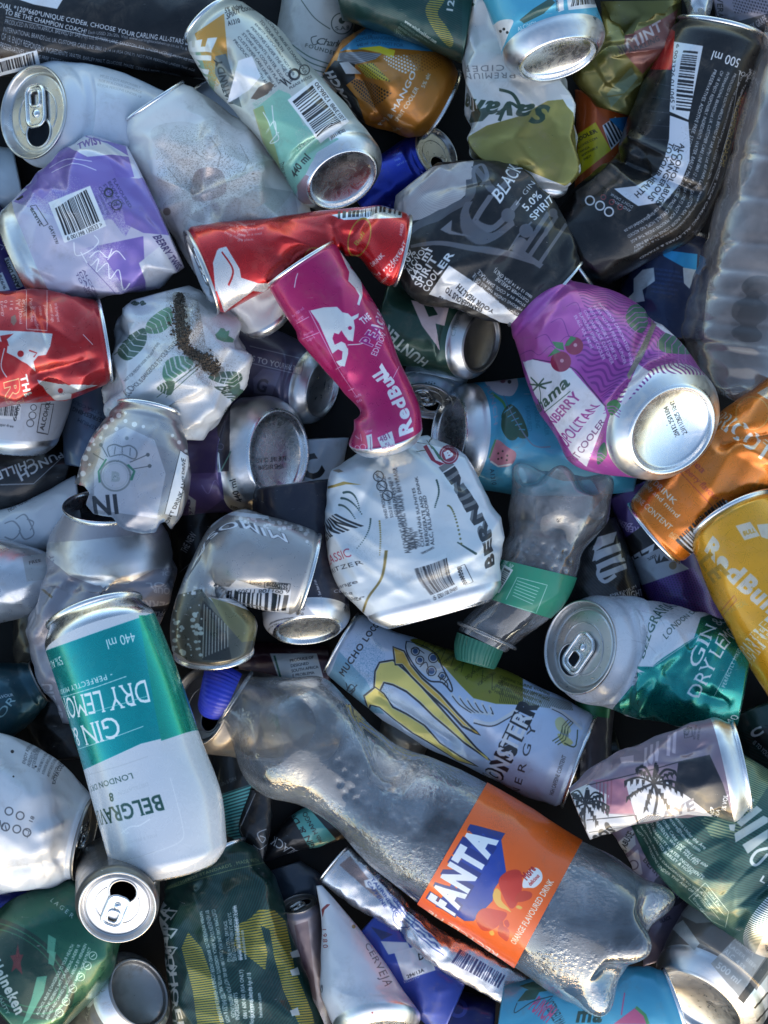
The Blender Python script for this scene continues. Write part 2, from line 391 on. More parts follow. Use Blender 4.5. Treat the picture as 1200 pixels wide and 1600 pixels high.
class Label:
    """the printed sheet of a body: painted in print space, addressed by where the print is seen"""
    def setup(s, L, colr, metal, res=1.5):
        s.L = L; s.W = max(48, int(L.circ * res)); s.H = max(48, int(L.len[-1] * res)); s.res = res
        s.cv = np.zeros((s.H, s.W, 4), np.float32); s.cv[..., :3] = hexc(colr); s.cv[..., 3] = metal
        half = np.abs(L.th) < math.pi * .56; s.jj = np.where(half)[0]
        s.gx = L.P[:, s.jj, 0]; s.gy = L.P[:, s.jj, 1]
        s.dxi, s.dxj = np.gradient(s.gx); s.dyi, s.dyj = np.gradient(s.gy)
    def uv(s, x, y):
        k = np.argmin((s.gx - x) ** 2 + (s.gy - y) ** 2 + 4 * np.abs(s.L.th[s.jj])[None] ** 2); i, j = divmod(k, s.gx.shape[1])
        a, b, c, d = s.dxi[i, j], s.dxj[i, j], s.dyi[i, j], s.dyj[i, j]; det = a * d - b * c
        ex, ey = x - s.gx[i, j], y - s.gy[i, j]; di = dj = 0
        if abs(det) > 1e-3:
            di = np.clip((d * ex - b * ey) / det, -1, 1); dj = np.clip((a * ey - c * ex) / det, -1, 1)
        v = np.interp(i + di, np.arange(s.L.n), s.L.v)
        return np.array([(s.jj[j] + dj) / NU * s.W, v * s.H])
    def uvs(s, P): return np.array([s.uv(x, y) for x, y in P])
    def put(s, r, c, metal=None, a=1.0, pat=None):
        if r is None: return
        x0, y0, M = r; h, w = M.shape; V = s.cv[y0:y0 + h, x0:x0 + w]; M = M * a
        if pat is not None:
            yy, xx = np.mgrid[y0:y0 + h, x0:x0 + w]; M = M * pat(xx, yy)
        M = M[..., None]
        V[..., :3] = V[..., :3] * (1 - M) + hexc(c) * M
        if metal is not None: V[..., 3:] = V[..., 3:] * (1 - M) + metal * M
    def edges(s, E, c, metal=None, a=1.0, pat=None): s.put(raster(E, s.W, s.H), c, metal, a, pat)
    def poly(s, P, c, metal=None, a=1.0, pat=None, rnd=False):
        if rnd: P = smooth_poly(P)
        s.edges(poly_e(s.uvs(dens(P))), c, metal, a, pat); return s
    def stripes(s, P, c, ang, period, duty=.5, metal=None, a=1.0, wave=0.0, wl=40., rnd=False):
        """parallel printed lines inside an outline; ang is their direction as seen"""
        P = np.asarray(P, float); m = P.mean(0); o = s.uv(*m); q = s.uv(m[0] + 12 * math.cos(ang), m[1] + 12 * math.sin(ang)) - o
        nrm = np.array([-q[1], q[0]]); nrm /= np.linalg.norm(nrm) + 1e-9; q = q / (np.linalg.norm(q) + 1e-9); per = period * s.res
        def pat(x, y):
            t = (x * nrm[0] + y * nrm[1]) / per
            if wave: t = t + wave * np.sin((x * q[0] + y * q[1]) / (wl * s.res) * 2 * np.pi) + wave * .6 * np.sin((x * q[0] + y * q[1]) / (wl * .43 * s.res) + t * .35)
            return np.clip((duty / 2 - np.abs(t % 1 - .5)) * per * 1.0 + .5, 0, 1)
        return s.poly(P, c, metal, a, pat, rnd)
    def dots(s, P, c, period, rad=.3, metal=None, a=1.0, jit=False):
        per = period * s.res
        def pat(x, y):
            u = x / per; v = y / per + (np.floor(u) % 2) * .5
            return np.clip((rad - np.hypot(u % 1 - .5, v % 1 - .5)) * per + .5, 0, 1)
        return s.poly(P, c, metal, a, pat)
    def speckle(s, P, c, scale=6, thr=.5, metal=None, a=1.0, seed=1, grad=None):
        """a sprayed edge: random grains; grad=(x0,y0,x1,y1) makes it thin out along a line"""
        rng = np.random.RandomState(seed); n1 = rng.rand(s.H, s.W); k = max(1, int(scale * s.res / 4))
        n2 = np.kron(rng.rand(s.H // k + 2, s.W // k + 2), np.ones((k, k)))[:s.H, :s.W]; nz = .5 * n1 + .5 * n2
        g = None
        if grad:
            a0 = s.uv(*grad[:2]); b0 = s.uv(*grad[2:]); d = b0 - a0; l2 = d @ d + 1e-6
        def pat(x, y):
            t = nz[y, x]
            if grad: return np.clip((((x - a0[0]) * d[0] + (y - a0[1]) * d[1]) / l2 - t) * 3 + .5, 0, 1)
            m_ = np.hypot((x - x.mean()) / (np.ptp(x) + 1), (y - y.mean()) / (np.ptp(y) + 1)) * 2
            return np.clip((t - thr - .25 * m_ ** 2) * 8, 0, .8)
        return s.poly(P, c, metal, a, pat)
    def circle(s, x, y, r, c, metal=None, inner=0.0, a=1.0, sq=1.0, rot=0.0):
        t = np.linspace(0, 2 * np.pi, 40, endpoint=False)
        def el(r):
            u, v = r * np.cos(t), r * sq * np.sin(t)
            return np.stack([x + u * math.cos(rot) - v * math.sin(rot), y + u * math.sin(rot) + v * math.cos(rot)], 1)
        E = poly_e(s.uvs(el(r)))
        if inner: E = np.concatenate([E, poly_e(s.uvs(el(inner)))], 0)
        s.edges(E, c, metal, a); return s
    def line(s, P, wd, c, metal=None, rnd=False, closed=False, a=1.0):
        P = np.asarray(P, float)
        if rnd: P = smooth_poly(P, closed)
        elif closed: P = np.concatenate([P, P[:1]], 0)
        U = s.uvs(dens(P, False)); h = wd * s.res / 2
        T = np.gradient(U, axis=0); T /= np.linalg.norm(T, axis=1, keepdims=True) + 1e-9; Nn = np.stack([-T[:, 1], T[:, 0]], 1) * h
        R = np.concatenate([U + Nn, (U - Nn)[::-1]], 0); s.edges(poly_e(R), c, metal, a); return s
    def text(s, tx, x0, y0, x1, y1, c, h=None, bold=0.0, serif=0.0, shear=0.0, track=0.0, metal=None, out=None, a=1.0):
        E, wd, ser = text_edges(tx, bold, serif, shear, track)
        d = np.array([x1 - x0, y1 - y0], float); Lp = np.hypot(*d); up = np.array([d[1], -d[0]]) / Lp
        if h is None: h = Lp / wd
        o = s.uv(x0, y0); ex = (s.uv(x1, y1) - o) / wd
        mx, my = (x0 + x1) / 2, (y0 + y1) / 2; ey = s.uv(mx + up[0] * h, my + up[1] * h) - s.uv(mx, my)
        nmin = .45 * h * s.res
        if np.linalg.norm(ey) < nmin: ey = ey / (np.linalg.norm(ey) + 1e-6) * nmin
        f = lambda Q: o + Q[..., :1] * ex + Q[..., 1:] * ey
        if out:
            oc, ow = out; E2, w2, _ = text_edges(tx, bold + ow, 0, shear, track); s.edges(f(E2), oc, metal, a)
        s.edges(f(E), c, metal, a)
        for q in ser: s.edges(f(q), c, metal, a)
        return s
    def para(s, lines, x0, y0, x1, y1, lh, c, h=None, bold=0.0, metal=None, a=1.0):
        """left-aligned lines of small print; the first baseline runs p0 -> p1"""
        d = np.array([x1 - x0, y1 - y0], float); Lp = np.hypot(*d); u = d / Lp; dn = np.array([-u[1], u[0]])
        ws = [text_edges(q, bold)[1] for q in lines]; mx = max(ws)
        for i, q in enumerate(lines):
            o = np.array([x0, y0]) + dn * lh * i; e = o + d * ws[i] / mx
            s.text(q, *o, *e, c, h or lh * .62, bold, metal=metal, a=a)
        return s
    def barcode(s, x0, y0, x1, y1, hgt, c='#15151a', bgc='#e9ebec', pad=5, seed=1, digits=None, metal=0.0):
        """bars side by side from p0 to p1, standing up to the left of that line"""
        d = np.array([x1 - x0, y1 - y0], float); Lp = np.hypot(*d); u = d / Lp; up = np.array([u[1], -u[0]]); o = np.array([x0, y0])
        if bgc:
            q = [o - u * pad - up * pad * (2.2 if digits else 1), o + d + u * pad - up * pad * (2.2 if digits else 1), o + d + u * pad + up * (hgt + pad), o - u * pad + up * (hgt + pad)]
            s.poly(q, bgc, metal)
        rng = random.Random(seed); x = 0.0; a = s.uv(*o); b = s.uv(*(o + d)); e = s.uv(*(o + d / 2 + up * hgt)) - s.uv(*(o + d / 2)); E = []
        while x < .98:
            w1 = rng.choice((1, 1, 2, 3)) / 62
            p0 = a + (b - a) * x; p1 = a + (b - a) * min(1, x + w1); E.append(poly_e([p0, p1, p1 + e, p0 + e])); x += w1 + rng.choice((1, 1, 2, 2)) / 62
        s.edges(np.concatenate(E, 0), c, metal)
        if digits:
            q = o - up * (pad * 1.9); s.text(digits, *q, *(q + d), c, 6.5)
        return s
    def image(s, name):
        img = bpy.data.images.new(name, s.W, s.H, alpha=True); img.alpha_mode = 'CHANNEL_PACKED'
        img.pixels.foreach_set(np.clip(s.cv, 0, 1).astype(np.float32).reshape(-1)); img.update(); img.pack(); return img

def end_parts(L, z0, root, key, rot=0.0, tab=True, hole=True, mat='clean', tabrot=0.0, stamp=None):
    """the metal end of a can: a seamed lid with its mouth and ring pull, or the domed base"""
    e = L.ends[key]; k = e['kind']
    if k not in ('lid', 'base', 'open'): return
    n = 72; a = np.linspace(0, 2 * np.pi, n, endpoint=False)
    if k == 'base':
        pr = [(.305, .803), (.335, .775), (.35, .75), (.345, .725), (.31, .705), (.26, .69), (.24, .675), (.225, .64), (.2, .56), (.175, .46), (.155, .34), (.145, .2), (.14, .08), (.14, .01)]
        G = L.end(key, np.array([q for _, q in pr])[:, None] * np.sin(a), np.array([q for _, q in pr])[:, None] * np.cos(a), np.array([h for h, _ in pr])[:, None] + 0 * a)
        me = grid_mesh('base', world(G, z0)); o = link('base', me, root, [aluminium('base' if mat == 'clean' else mat)])
        if stamp:
            V = []; F = []; ca, sa = math.cos(stamp[1]), math.sin(stamp[1]); d = .0046
            for li, tx in enumerate(stamp[0]):
                E, wd, _ = text_edges(tx); r = raster(np.stack([E[..., 0] * 7 + 2, 9 - E[..., 1] * 7], -1), int(wd * 7) + 6, 14, 2)
                if r is None: continue
                yy, xx = np.nonzero(r[2] > .45)
                for y_, x_ in zip(yy, xx):
                    u_ = (x_ + r[0] - wd * 3.5) * .0105; v_ = -(y_ + r[1] - 6 + li * 11) * .0115 - .1
                    px_, py_ = u_ * ca - v_ * sa, u_ * sa + v_ * ca; rr = math.hypot(px_, py_)
                    if rr > .6: continue
                    hh = np.interp(rr, [q for _, q in pr][::-1], [h for h, _ in pr][::-1]) + .006
                    b0 = len(V)
                    for ax_, ay_ in ((-d, -d), (d, -d), (d, d), (-d, d)): V.append(L.end(key, px_ + ax_, py_ + ay_, hh))
                    F.append((b0, b0 + 1, b0 + 2, b0 + 3))
            if V:
                bm = __import__('bmesh').new(); bm.from_mesh(me); off = len(bm.verts); vs = [bm.verts.new(q) for q in world(np.array(V), z0)]
                for f in F: bm.faces.new([vs[i] for i in f]).material_index = 1
                bm.to_mesh(me); bm.free(); me.materials.append(ink())
        return
    f = e['f']; ns = 1 - (1 - .835) * f; h0 = .37 * f
    sc = ns / .835
    pr = [(h0 - .005, .833), (h0 + .02, .862), (h0 + .05, .875), (h0 + .085, .872), (h0 + .095, .855), (h0 + .085, .835), (h0 + .03, .815)]
    if k == 'open':
        pr += [(h0 - .05, .83), (h0 - .3, .95)]
        G = L.end(key, np.array([q * sc for _, q in pr])[:, None] * np.sin(a), np.array([q * sc for _, q in pr])[:, None] * np.cos(a), np.array([h for h, _ in pr])[:, None] + 0 * a)
        link('rim', grid_mesh('rim', world(G, z0)), root, [aluminium(mat)]); return
    pr += [(h0 - .07, .79), (h0 - .115, .765), (h0 - .12, .742), (h0 - .095, .725), (h0 - .06, .71)]
    hp = h0 - .055
    pr += [(hp, q) for q in np.linspace(.69, .02, 24)]
    rr = np.array([q for _, q in pr]) * sc; hh = np.array([h for h, _ in pr])
    x = rr[:, None] * np.sin(a + 0); y = rr[:, None] * np.cos(a)
    G = L.end(key, x, y, hh[:, None] + 0 * a)
    # mouth
    cr, sr = math.cos(rot), math.sin(rot)
    lx = x * cr + y * sr; ly = -x * sr + y * cr
    keep = np.ones((len(pr) - 1, n), bool)
    hx, hy, ha, hb = 0.0, -.37 * sc, .31 * sc, .27 * sc
    if hole:
        xc = (lx[:-1] + np.roll(lx, -1, 1)[:-1] + lx[1:] + np.roll(lx, -1, 1)[1:]) / 4; yc = (ly[:-1] + np.roll(ly, -1, 1)[:-1] + ly[1:] + np.roll(ly, -1, 1)[1:]) / 4
        keep = ((xc - hx) / ha) ** 2 + ((yc - hy) / hb) ** 2 > 1
    lid = link('lid', grid_mesh('lid', world(G, z0), keep=keep), root, [aluminium(mat)])
    def loc(px, py, h):
        px, py = np.asarray(px, float), np.asarray(py, float)
        return L.end(key, px * cr - py * sr, px * sr + py * cr, h)
    t = np.linspace(0, 2 * np.pi, 40, endpoint=False)
    if hole:
        rim = loc(hx + ha * 1.03 * np.cos(t), hy + hb * 1.03 * np.sin(t), hp + .004)
        link('mouth_rim', grid_mesh('mouth_rim', world(tube_pts(rim, .026 * e['R'], 8), z0)), lid, [aluminium(mat)])
    # raised bead on the panel
    u = np.linspace(-2.3, 2.3, 40)
    bead = loc(.5 * sc * np.sin(u), -.02 + .47 * sc * np.cos(u), hp + .0)
    parts = [tube_pts(bead, .018 * e['R'], 6, False)]
    link('bead', grid_mesh('bead', world(parts[0], z0)), lid, [aluminium(mat)])
    if tab:
        cr, sr = math.cos(rot + tabrot), math.sin(rot + tabrot)
        hw, y0, y1, hz = .23 * sc, -.25 * sc, .5 * sc, hp + .06
        def rr_(hw, y0, y1, r, m=10):
            P = []
            for (cx, cy, a0) in ((hw - r, y1 - r, 0), (-hw + r, y1 - r, .5 * np.pi), (-hw + r, y0 + r, np.pi), (hw - r, y0 + r, 1.5 * np.pi)):
                P += [(cx + r * math.cos(a0 + q * np.pi / 2 / m), cy + r * math.sin(a0 + q * np.pi / 2 / m)) for q in range(m + 1)]
            return np.array(P)
        outer = rr_(hw, y0, y1, .17 * sc); m = len(outer)
        holes = rr_(hw * .55, .12 * sc, y1 - .09 * sc, .085 * sc)
        V = []; F = []
        tb = tube_pts(loc(outer[:, 0], outer[:, 1], hz), .042 * e['R'], 8); base = 0
        def addg(G):
            b0 = len(V); r, c = G.shape[:2]; V.extend(G.reshape(-1, 3))
            for i in range(r - 1):
                for j in range(c): F.append((b0 + i * c + j, b0 + i * c + (j + 1) % c, b0 + (i + 1) * c + (j + 1) % c, b0 + (i + 1) * c + j))
        addg(tb)
        addg(tube_pts(loc(holes[:, 0], holes[:, 1], hz + .008), .03 * e['R'], 8))
        # web between the outer edge and the finger hole
        webo = loc(outer[:, 0] * .96, outer[:, 1], hz - .006); webi = loc(holes[:, 0], holes[:, 1], hz - .006)
        b0 = len(V); V.extend(webo); V.extend(webi)
        for i in range(m): F.append((b0 + i, b0 + (i + 1) % m, b0 + m + (i + 1) % m, b0 + m + i))
        riv = [(q * .075 * sc, h) for q, h in ((1.25, -.05), (1.1, .02), (.7, .05), (.05, .06))]
        tt = np.linspace(0, 2 * np.pi, 16, endpoint=False)
        addg(np.stack([loc(r * np.cos(tt), r * np.sin(tt) - .01, hz + h) for r, h in riv]))
        link('pull_tab', mesh_from('pull_tab', world(np.array(V), z0), F), lid, [aluminium('tab')])

class Can(Label):
    def __init__(s, label, st, A=('base', -.2), B=('base', -.2), col='#dfe3e6', metal=0.0, rough=.34, dirt=.55, cr=2.0, dents=(), creases=(), k=.35, dz=0.0, zfix=None,
                 bf=.88, p=1.0, nk=1.0, sil=None, hole=None, tab=True, mouth=True, rot=0.0, tabrot=0.0, stamp=None, end='clean', soil=(.16, .125, .09, 1), coat=.45, chips=.5, holeback=False, fac=None, name='drink_can', cat='drink can',
                 group=GROUP, res=1.5, lam=1.0, gap=None, lab=None, edge=None):
        seed = len(STATS) + 1
        s.L = L = Loft(st, A, B, bf, cr, seed, dents, creases, p, nk, lam=lam, fac=fac); s.A, s.B = A, B
        pts = L.P.reshape(-1, 3)
        s.z0 = rest(pts, k, dz, zfix); STATS.append((label[:30], round(s.z0)))
        s.setup(L, col, metal, res)
        s.kw = dict(rough=rough, dirt=dirt, soil=soil, coat=coat, chips=chips); s.label = label; s.name = name; s.cat = cat; s.group = group
        s.hole = hole; s.holeback = holeback; s.tab = tab; s.mouth = mouth; s.tabrot = tabrot; s.stamp = stamp; s.rot = rot; s.endm = end
        # bare metal shoulder above a base (or as asked)
        for key, e in (('A', A), ('B', B)):
            bare = e and e[0] == 'base'
            if sil and key in sil: bare = sil[key]
            if bare:
                i = L.mA + 1 if key == 'A' else L.n - 1 - L.mB - 1
                if isinstance(bare, (int, float)) and not isinstance(bare, bool):
                    i = np.searchsorted(L.len, L.len[L.mA] + bare) if key == 'A' else np.searchsorted(L.len, L.len[L.n - 1 - L.mB] - bare)
                y = int(L.v[min(max(i, 0), L.n - 1)] * s.H)
                if key == 'A': s.cv[:y] = (.88, .88, .88, 1)
                else: s.cv[y:] = (.88, .88, .88, 1)
    def done(s):
        L = s.L; root = bpy.data.objects.new(s.name, None); col.objects.link(root)
        root['label'] = s.label; root['category'] = s.cat
        if s.group: root['group'] = s.group
        ctr = world(L.P.reshape(-1, 3), s.z0); lo = ctr.min(0); hi = ctr.max(0); org = np.array([(lo[0] + hi[0]) / 2, (lo[1] + hi[1]) / 2, lo[2]])
        img = s.image('print'); m = print_mat('printed_metal', img, **s.kw)
        keep = None
        if s.hole is not None:
            Hm = np.ones((L.n - 1, NU), bool); pc = (L.P[:-1] + np.roll(L.P, -1, 1)[:-1] + L.P[1:] + np.roll(L.P, -1, 1)[1:]) / 4
            front = np.cos(L.th)[None] > -.05
            for poly in s.hole:
                P = np.asarray(poly, float); ins = np.zeros(pc.shape[:2], bool)
                for a, b in zip(P, np.roll(P, -1, 0)):
                    cnd = (a[1] > pc[..., 1]) != (b[1] > pc[..., 1])
                    ins ^= cnd & (pc[..., 0] < (b[0] - a[0]) * (pc[..., 1] - a[1]) / (b[1] - a[1] + 1e-9) + a[0])
                Hm &= ~(ins & (front | s.holeback))
            keep = Hm
            kq = np.zeros((L.n, NU), int); dq = np.zeros((L.n, NU), int)
            for di in (0, 1):
                for dj in (0, 1):
                    kq[di:L.n - 1 + di] += np.roll(Hm, dj, 1); dq[di:L.n - 1 + di] += np.roll(~Hm, dj, 1)
            for i, j in zip(*np.nonzero((kq > 0) & (dq > 0))):          # the torn edge follows the tear, not the mesh
                p = L.P[i, j, :2]; best = None
                for poly in s.hole:
                    Pq = np.asarray(poly, float)
                    for a, b in zip(Pq, np.roll(Pq, -1, 0)):
                        t = np.clip(((p - a) @ (b - a)) / ((b - a) @ (b - a) + 1e-9), 0, 1); q = a + t * (b - a); dd = np.hypot(*(q - p))
                        if best is None or dd < best[0]: best = (dd, q)
                if best and best[0] < 9: L.P[i, j, :2] = best[1]; L.P[i, j, 2] += 2.5
        body = link('body', grid_mesh('body', world(L.P, s.z0), uv=L.v, keep=keep), root, [m])
        for key in 'AB': end_parts(L, s.z0, root, key, s.rot, s.tab, s.mouth, s.endm, s.tabrot, s.stamp)
        # bring the root to the thing's own foot, keeping every part where it is
        root.location = org
        for o in list(root.children):
            o.data.transform(__import__('mathutils').Matrix.Translation(-Vector(org)))
            for g in o.children: g.data.transform(__import__('mathutils').Matrix.Translation(-Vector(org)))
        s.root = root; s.body = body; s.cv = None
        return s

# ------------------------------------------------------------------ the surface under the pile
def ground():
    m, t, b = new_mat('dark_ground'); co = node(t, 'ShaderNodeTexCoord').outputs['Object']
    c = mixc(t, noise(t, co, 60, 6), (.006, .006, .007, 1), (.016, .015, .014, 1)); t.links.new(c, b.inputs['Base Color'])
    b.inputs['Roughness'].default_value = .9
    o = link('ground', mesh_from('ground', [(-3, -3, GROUND * S), (3, -3, GROUND * S), (3, 3, GROUND * S), (-3, 3, GROUND * S)], [(0, 1, 2, 3)], False), None, [m])
    o['kind'] = 'structure'
ground()

# ------------------------------------------------------------------ the pile, lowest things first
ORG = {i + 1: o for i, o in enumerate([(0, 0), (390, 0), (780, 0), (0, 390), (390, 390), (780, 390), (0, 790), (390, 790), (780, 790), (0, 1180), (390, 1180), (780, 1180)])}
def Q(n, *f):
    ox, oy = ORG[n]; return tuple((ox if i % 2 == 0 else oy) + v * .35 for i, v in enumerate(f))
def PP(n, *f):
    q = Q(n, *f); return list(zip(q[::2], q[1::2]))
WHITE = '#d6dae0'; INK = '#1b1d22'; GOLD = '#b79a55'
SMALL = ['PRODUCED IN SOUTH AFRICA. BREWED BY SAB (Pty) Ltd', 'NOT FOR PERSONS UNDER THE AGE OF 18. ENJOY RESPONSIBLY', 'STORE IN A COOL DRY PLACE. INGREDIENTS: WATER, BARLEY MALT',
         'CUSTOMER CARE LINE 0860 12 14 14 (RSA ONLY)', 'INTERNATIONAL BRANDS Ltd, UK. CUSTOMER CARE LINE', 'ALCOHOL ABUSE IS DANGEROUS TO YOUR HEALTH', 'PRESERVATIVES, ADDITIVE FREE. STORE IN A COOL DRY PLACE']

# ---- deep, half hidden things
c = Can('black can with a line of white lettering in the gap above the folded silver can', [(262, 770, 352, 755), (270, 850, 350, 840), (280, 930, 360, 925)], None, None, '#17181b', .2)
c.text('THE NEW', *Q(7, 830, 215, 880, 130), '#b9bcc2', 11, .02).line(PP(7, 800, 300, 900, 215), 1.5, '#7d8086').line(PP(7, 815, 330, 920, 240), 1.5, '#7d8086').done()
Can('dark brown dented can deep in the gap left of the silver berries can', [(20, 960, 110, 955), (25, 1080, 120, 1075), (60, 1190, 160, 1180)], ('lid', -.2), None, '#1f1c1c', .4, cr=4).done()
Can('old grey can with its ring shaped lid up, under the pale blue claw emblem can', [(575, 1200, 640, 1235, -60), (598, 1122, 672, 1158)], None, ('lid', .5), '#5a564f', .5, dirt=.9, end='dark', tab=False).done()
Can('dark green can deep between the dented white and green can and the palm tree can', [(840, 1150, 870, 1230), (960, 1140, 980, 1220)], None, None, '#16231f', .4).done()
Can('blue can whose rim peeks out at the top edge above the black lager can', [(112, -160, 285, -170), (122, -25, 268, -12)], None, ('lid', -.3), '#20248c', .5, end='dirty').done()
Can('pale bluish white can at the left edge below the white can with its lid open', [(-80, 215, -60, 345), (20, 232, 40, 330)], ('lid', -.2), None, '#c3d0da', 0).done()
c = Can('dark purple can with red and blue print at the left edge under a white can', [(-60, 1380, -60, 1480), (52, 1386, 10, 1465)], None, None, '#3b2a5c', .4)
c.poly([(-5, 1395), (45, 1388), (30, 1410), (-5, 1420)], '#2a3aa0', .4).poly([(-5, 1425), (26, 1412), (12, 1440), (-5, 1440)], '#7c2340', .4).done()
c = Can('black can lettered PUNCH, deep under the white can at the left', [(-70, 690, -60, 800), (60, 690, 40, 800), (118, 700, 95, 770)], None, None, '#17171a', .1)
for tx, q in (('PUNCH', (275, 905, 70, 1000)), ('CHILLED', (150, 930, -60, 1010))):
    c.text(tx, *Q(4, *q), '#c9ccd0', 13, .03)
c.line(PP(4, 0, 1050, 150, 1045, 285, 920), 2, '#8a8d92').done()
c = Can('dark steel blue can lettered REFRESHING in the gap beside the red can', [(92, 590, 185, 600), (100, 725, 190, 740)], None, None, '#4f6078', .5)
c.text('REFRESHING', *Q(4, 470, 760, 325, 700), '#1b2536', 7, .02).text('EXTRA COLD', *Q(4, 460, 730, 330, 672), '#24344c', 5).text('PREMIUM', *Q(4, 450, 800, 350, 750), '#24344c', 6, .02).done()
c = Can('white can with faint grey line drawing, left edge, beside the torn silver can', [(-80, 815, -40, 915), (20, 790, 30, 880), (118, 742, 130, 845)], None, None, '#d3dae2', 0, k=.3)
c.line(PP(7, 70, 60, 110, 40, 140, 90, 150, 130, 110, 150, 85, 110), 2.2, '#8e959e', rnd=True).line(PP(7, 20, 80, 60, 70, 90, 110, 60, 150, 20, 140), 2.2, '#8e959e', rnd=True).line(PP(7, 120, 60, 150, 75, 135, 110), 2, '#8e959e', rnd=True)
c.text('NOT TO BE SOLD', *Q(7, 40, 30, 170, -50), '#3b4048', 4).done()
c = Can('bare silver can neck lying at the left edge under the white line-drawn can', [(-100, 850, -100, 992), (8, 843, 8, 972), (42, 852, 46, 962), (86, 868, 84, 935)], None, None, '#c9ced4', .75, rough=.3, k=.35)
c.poly(PP(7, 100, 230, 220, 210, 200, 330, 120, 340), '#aeb2b4', .2).text('FREE', *Q(7, 130, 265, 185, 250), '#3a3d40', 5).done()
c = Can('dark teal can with pale lettering at the left edge beside the silver berries can', [(-90, 1060, -30, 1190), (10, 1035, 58, 1118), (30, 1036, 66, 1108)], None, ('lid', .2), '#1d4a55', .6, end='dark')
c.text('FOR', *Q(7, -20, 990, 70, 870), '#9fc3c8', 12).text('FLAVOUR', *Q(7, -30, 870, 60, 850), '#d5dde0', 5, .02).done()
c = Can('yellow, orange and blue comic print can in a gap right of the gold cider can', [(898, 140, 992, 160), (900, 215, 985, 225), (896, 310, 985, 310)], None, None, '#b5521c', .3)
c.poly(PP(3, 350, 600, 430, 545, 500, 670, 350, 790), '#d2c313', .1).text('COOLER', *Q(3, 350, 640, 440, 590), INK, 6, .02).para(['ALCOHOL.COM', 'MANGA', 'RESPONSIBLY', 'ENJOY'], *Q(3, 352, 668, 440, 620), 6.5, INK, 3.4)
c.poly(PP(3, 460, 560, 520, 520, 570, 600, 500, 670), '#e5e8ec').stripes(PP(3, 465, 560, 515, 525, 550, 610, 500, 660), INK, 1.1, 6).poly(PP(3, 490, 530, 575, 520, 560, 600), '#2d86c4', .2).done()
c = Can('dark navy can with a bright cyan band and torn white film near the clear bottle', [(975, 390, 1112, 398), (960, 525, 1100, 530)], ('lid', -.15), None, '#10234a', .5, cr=3)
c.poly(PP(6, 720, 0, 885, 20, 880, 110, 735, 30), '#2b9bd0', .7).para(SMALL[:6], *Q(6, 690, 90, 830, 110), 7, '#31508a', 3.5)
c.poly(PP(6, 600, 130, 640, 90, 690, 80, 695, 140, 640, 180, 650, 230, 590, 240, 570, 220, 600, 190), '#c9d0d4').poly(PP(6, 820, 80, 880, 90, 850, 175, 825, 150), '#c9d0d4').done()
c = Can('silver can showing its dark recessed lid in the gap right of the magenta can', [(648, 545, 748, 560), (622, 600, 718, 622)], None, ('lid', .62), '#9fb4c0', .5, end='dirty', rot=.6)
c.dots(PP(5, 780, 590, 830, 590, 820, 650, 770, 640), '#3a4a52', 5, .3).done()
c = Can('white can with a large black letter C below the magenta can', [(430, 690, 545, 684), (402, 770, 530, 772), (395, 850, 530, 850)], None, None, '#cdd6e0', .05)
c.text('C', *Q(5, 262, 1040, 345, 985), INK, 36, .04, .06).line(PP(5, 0, 1175, 180, 1135, 185, 1200), 2, INK).circle(*Q(5, 315, 1150), 7, GOLD, .5, 4).circle(*Q(8, 300, 30), 9, GOLD, .5, 5).circle(*Q(8, 305, 55), 11, GOLD, .5, 7)
c.poly(PP(8, 0, 90, 330, 85, 330, 200, 0, 200), '#151720').text('H', *Q(8, 118, 45, 145, 45), INK, 7).done()
c = Can('dark maroon can with a white and green printed panel under the dented bottle', [(370, 1005, 370, 1095), (440, 1005, 440, 1090), (515, 1010, 515, 1085)], None, None, '#3a1424', .3)
c.poly(PP(8, 90, 660, 300, 660, 330, 770, 140, 800), '#d0d4d4').para(['PRODUCE OF', 'DESIGNED', 'SOUTH AFRICA', 'E PROBLEMA'], *Q(8, 180, 700, 300, 680), 8, INK, 4.5).line(PP(8, 110, 670, 145, 790), 3, '#1f5a44').done()
c = Can('teal striped can with a dark band, right of the upright teal and white can', [(332, 1165, 425, 1150), (332, 1225, 420, 1225), (345, 1310, 420, 1330)], ('lid', -.2), None, '#11181c', .2)
c.poly(PP(10, 940, 190, 1120, 130, 1150, 420, 990, 350), '#5fb3ab', .3).stripes(PP(10, 940, 190, 1120, 130, 1150, 420, 990, 350), '#1f4a4c', -.25, 5).text('GIN & DRY', *Q(10, 985, 140, 1060, 110), '#5b666a', 6).done()
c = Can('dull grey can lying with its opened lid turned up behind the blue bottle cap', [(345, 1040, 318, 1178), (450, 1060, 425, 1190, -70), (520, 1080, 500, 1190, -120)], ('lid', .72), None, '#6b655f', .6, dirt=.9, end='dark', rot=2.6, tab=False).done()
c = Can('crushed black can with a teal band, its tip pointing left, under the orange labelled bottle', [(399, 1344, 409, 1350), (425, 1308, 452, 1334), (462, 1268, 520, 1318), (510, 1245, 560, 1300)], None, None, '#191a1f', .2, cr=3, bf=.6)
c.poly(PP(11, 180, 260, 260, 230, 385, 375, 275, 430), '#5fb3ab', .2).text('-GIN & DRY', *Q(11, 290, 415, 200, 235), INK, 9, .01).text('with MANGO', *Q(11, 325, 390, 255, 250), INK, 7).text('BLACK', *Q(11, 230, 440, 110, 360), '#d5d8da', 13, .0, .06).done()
c = Can('black crushed can corner with white scrollwork, right of the upright teal can', [(390, 1232, 425, 1240), (372, 1292, 424, 1292), (396, 1340, 412, 1346)], None, None, '#15161b', .2, cr=3, bf=.6)
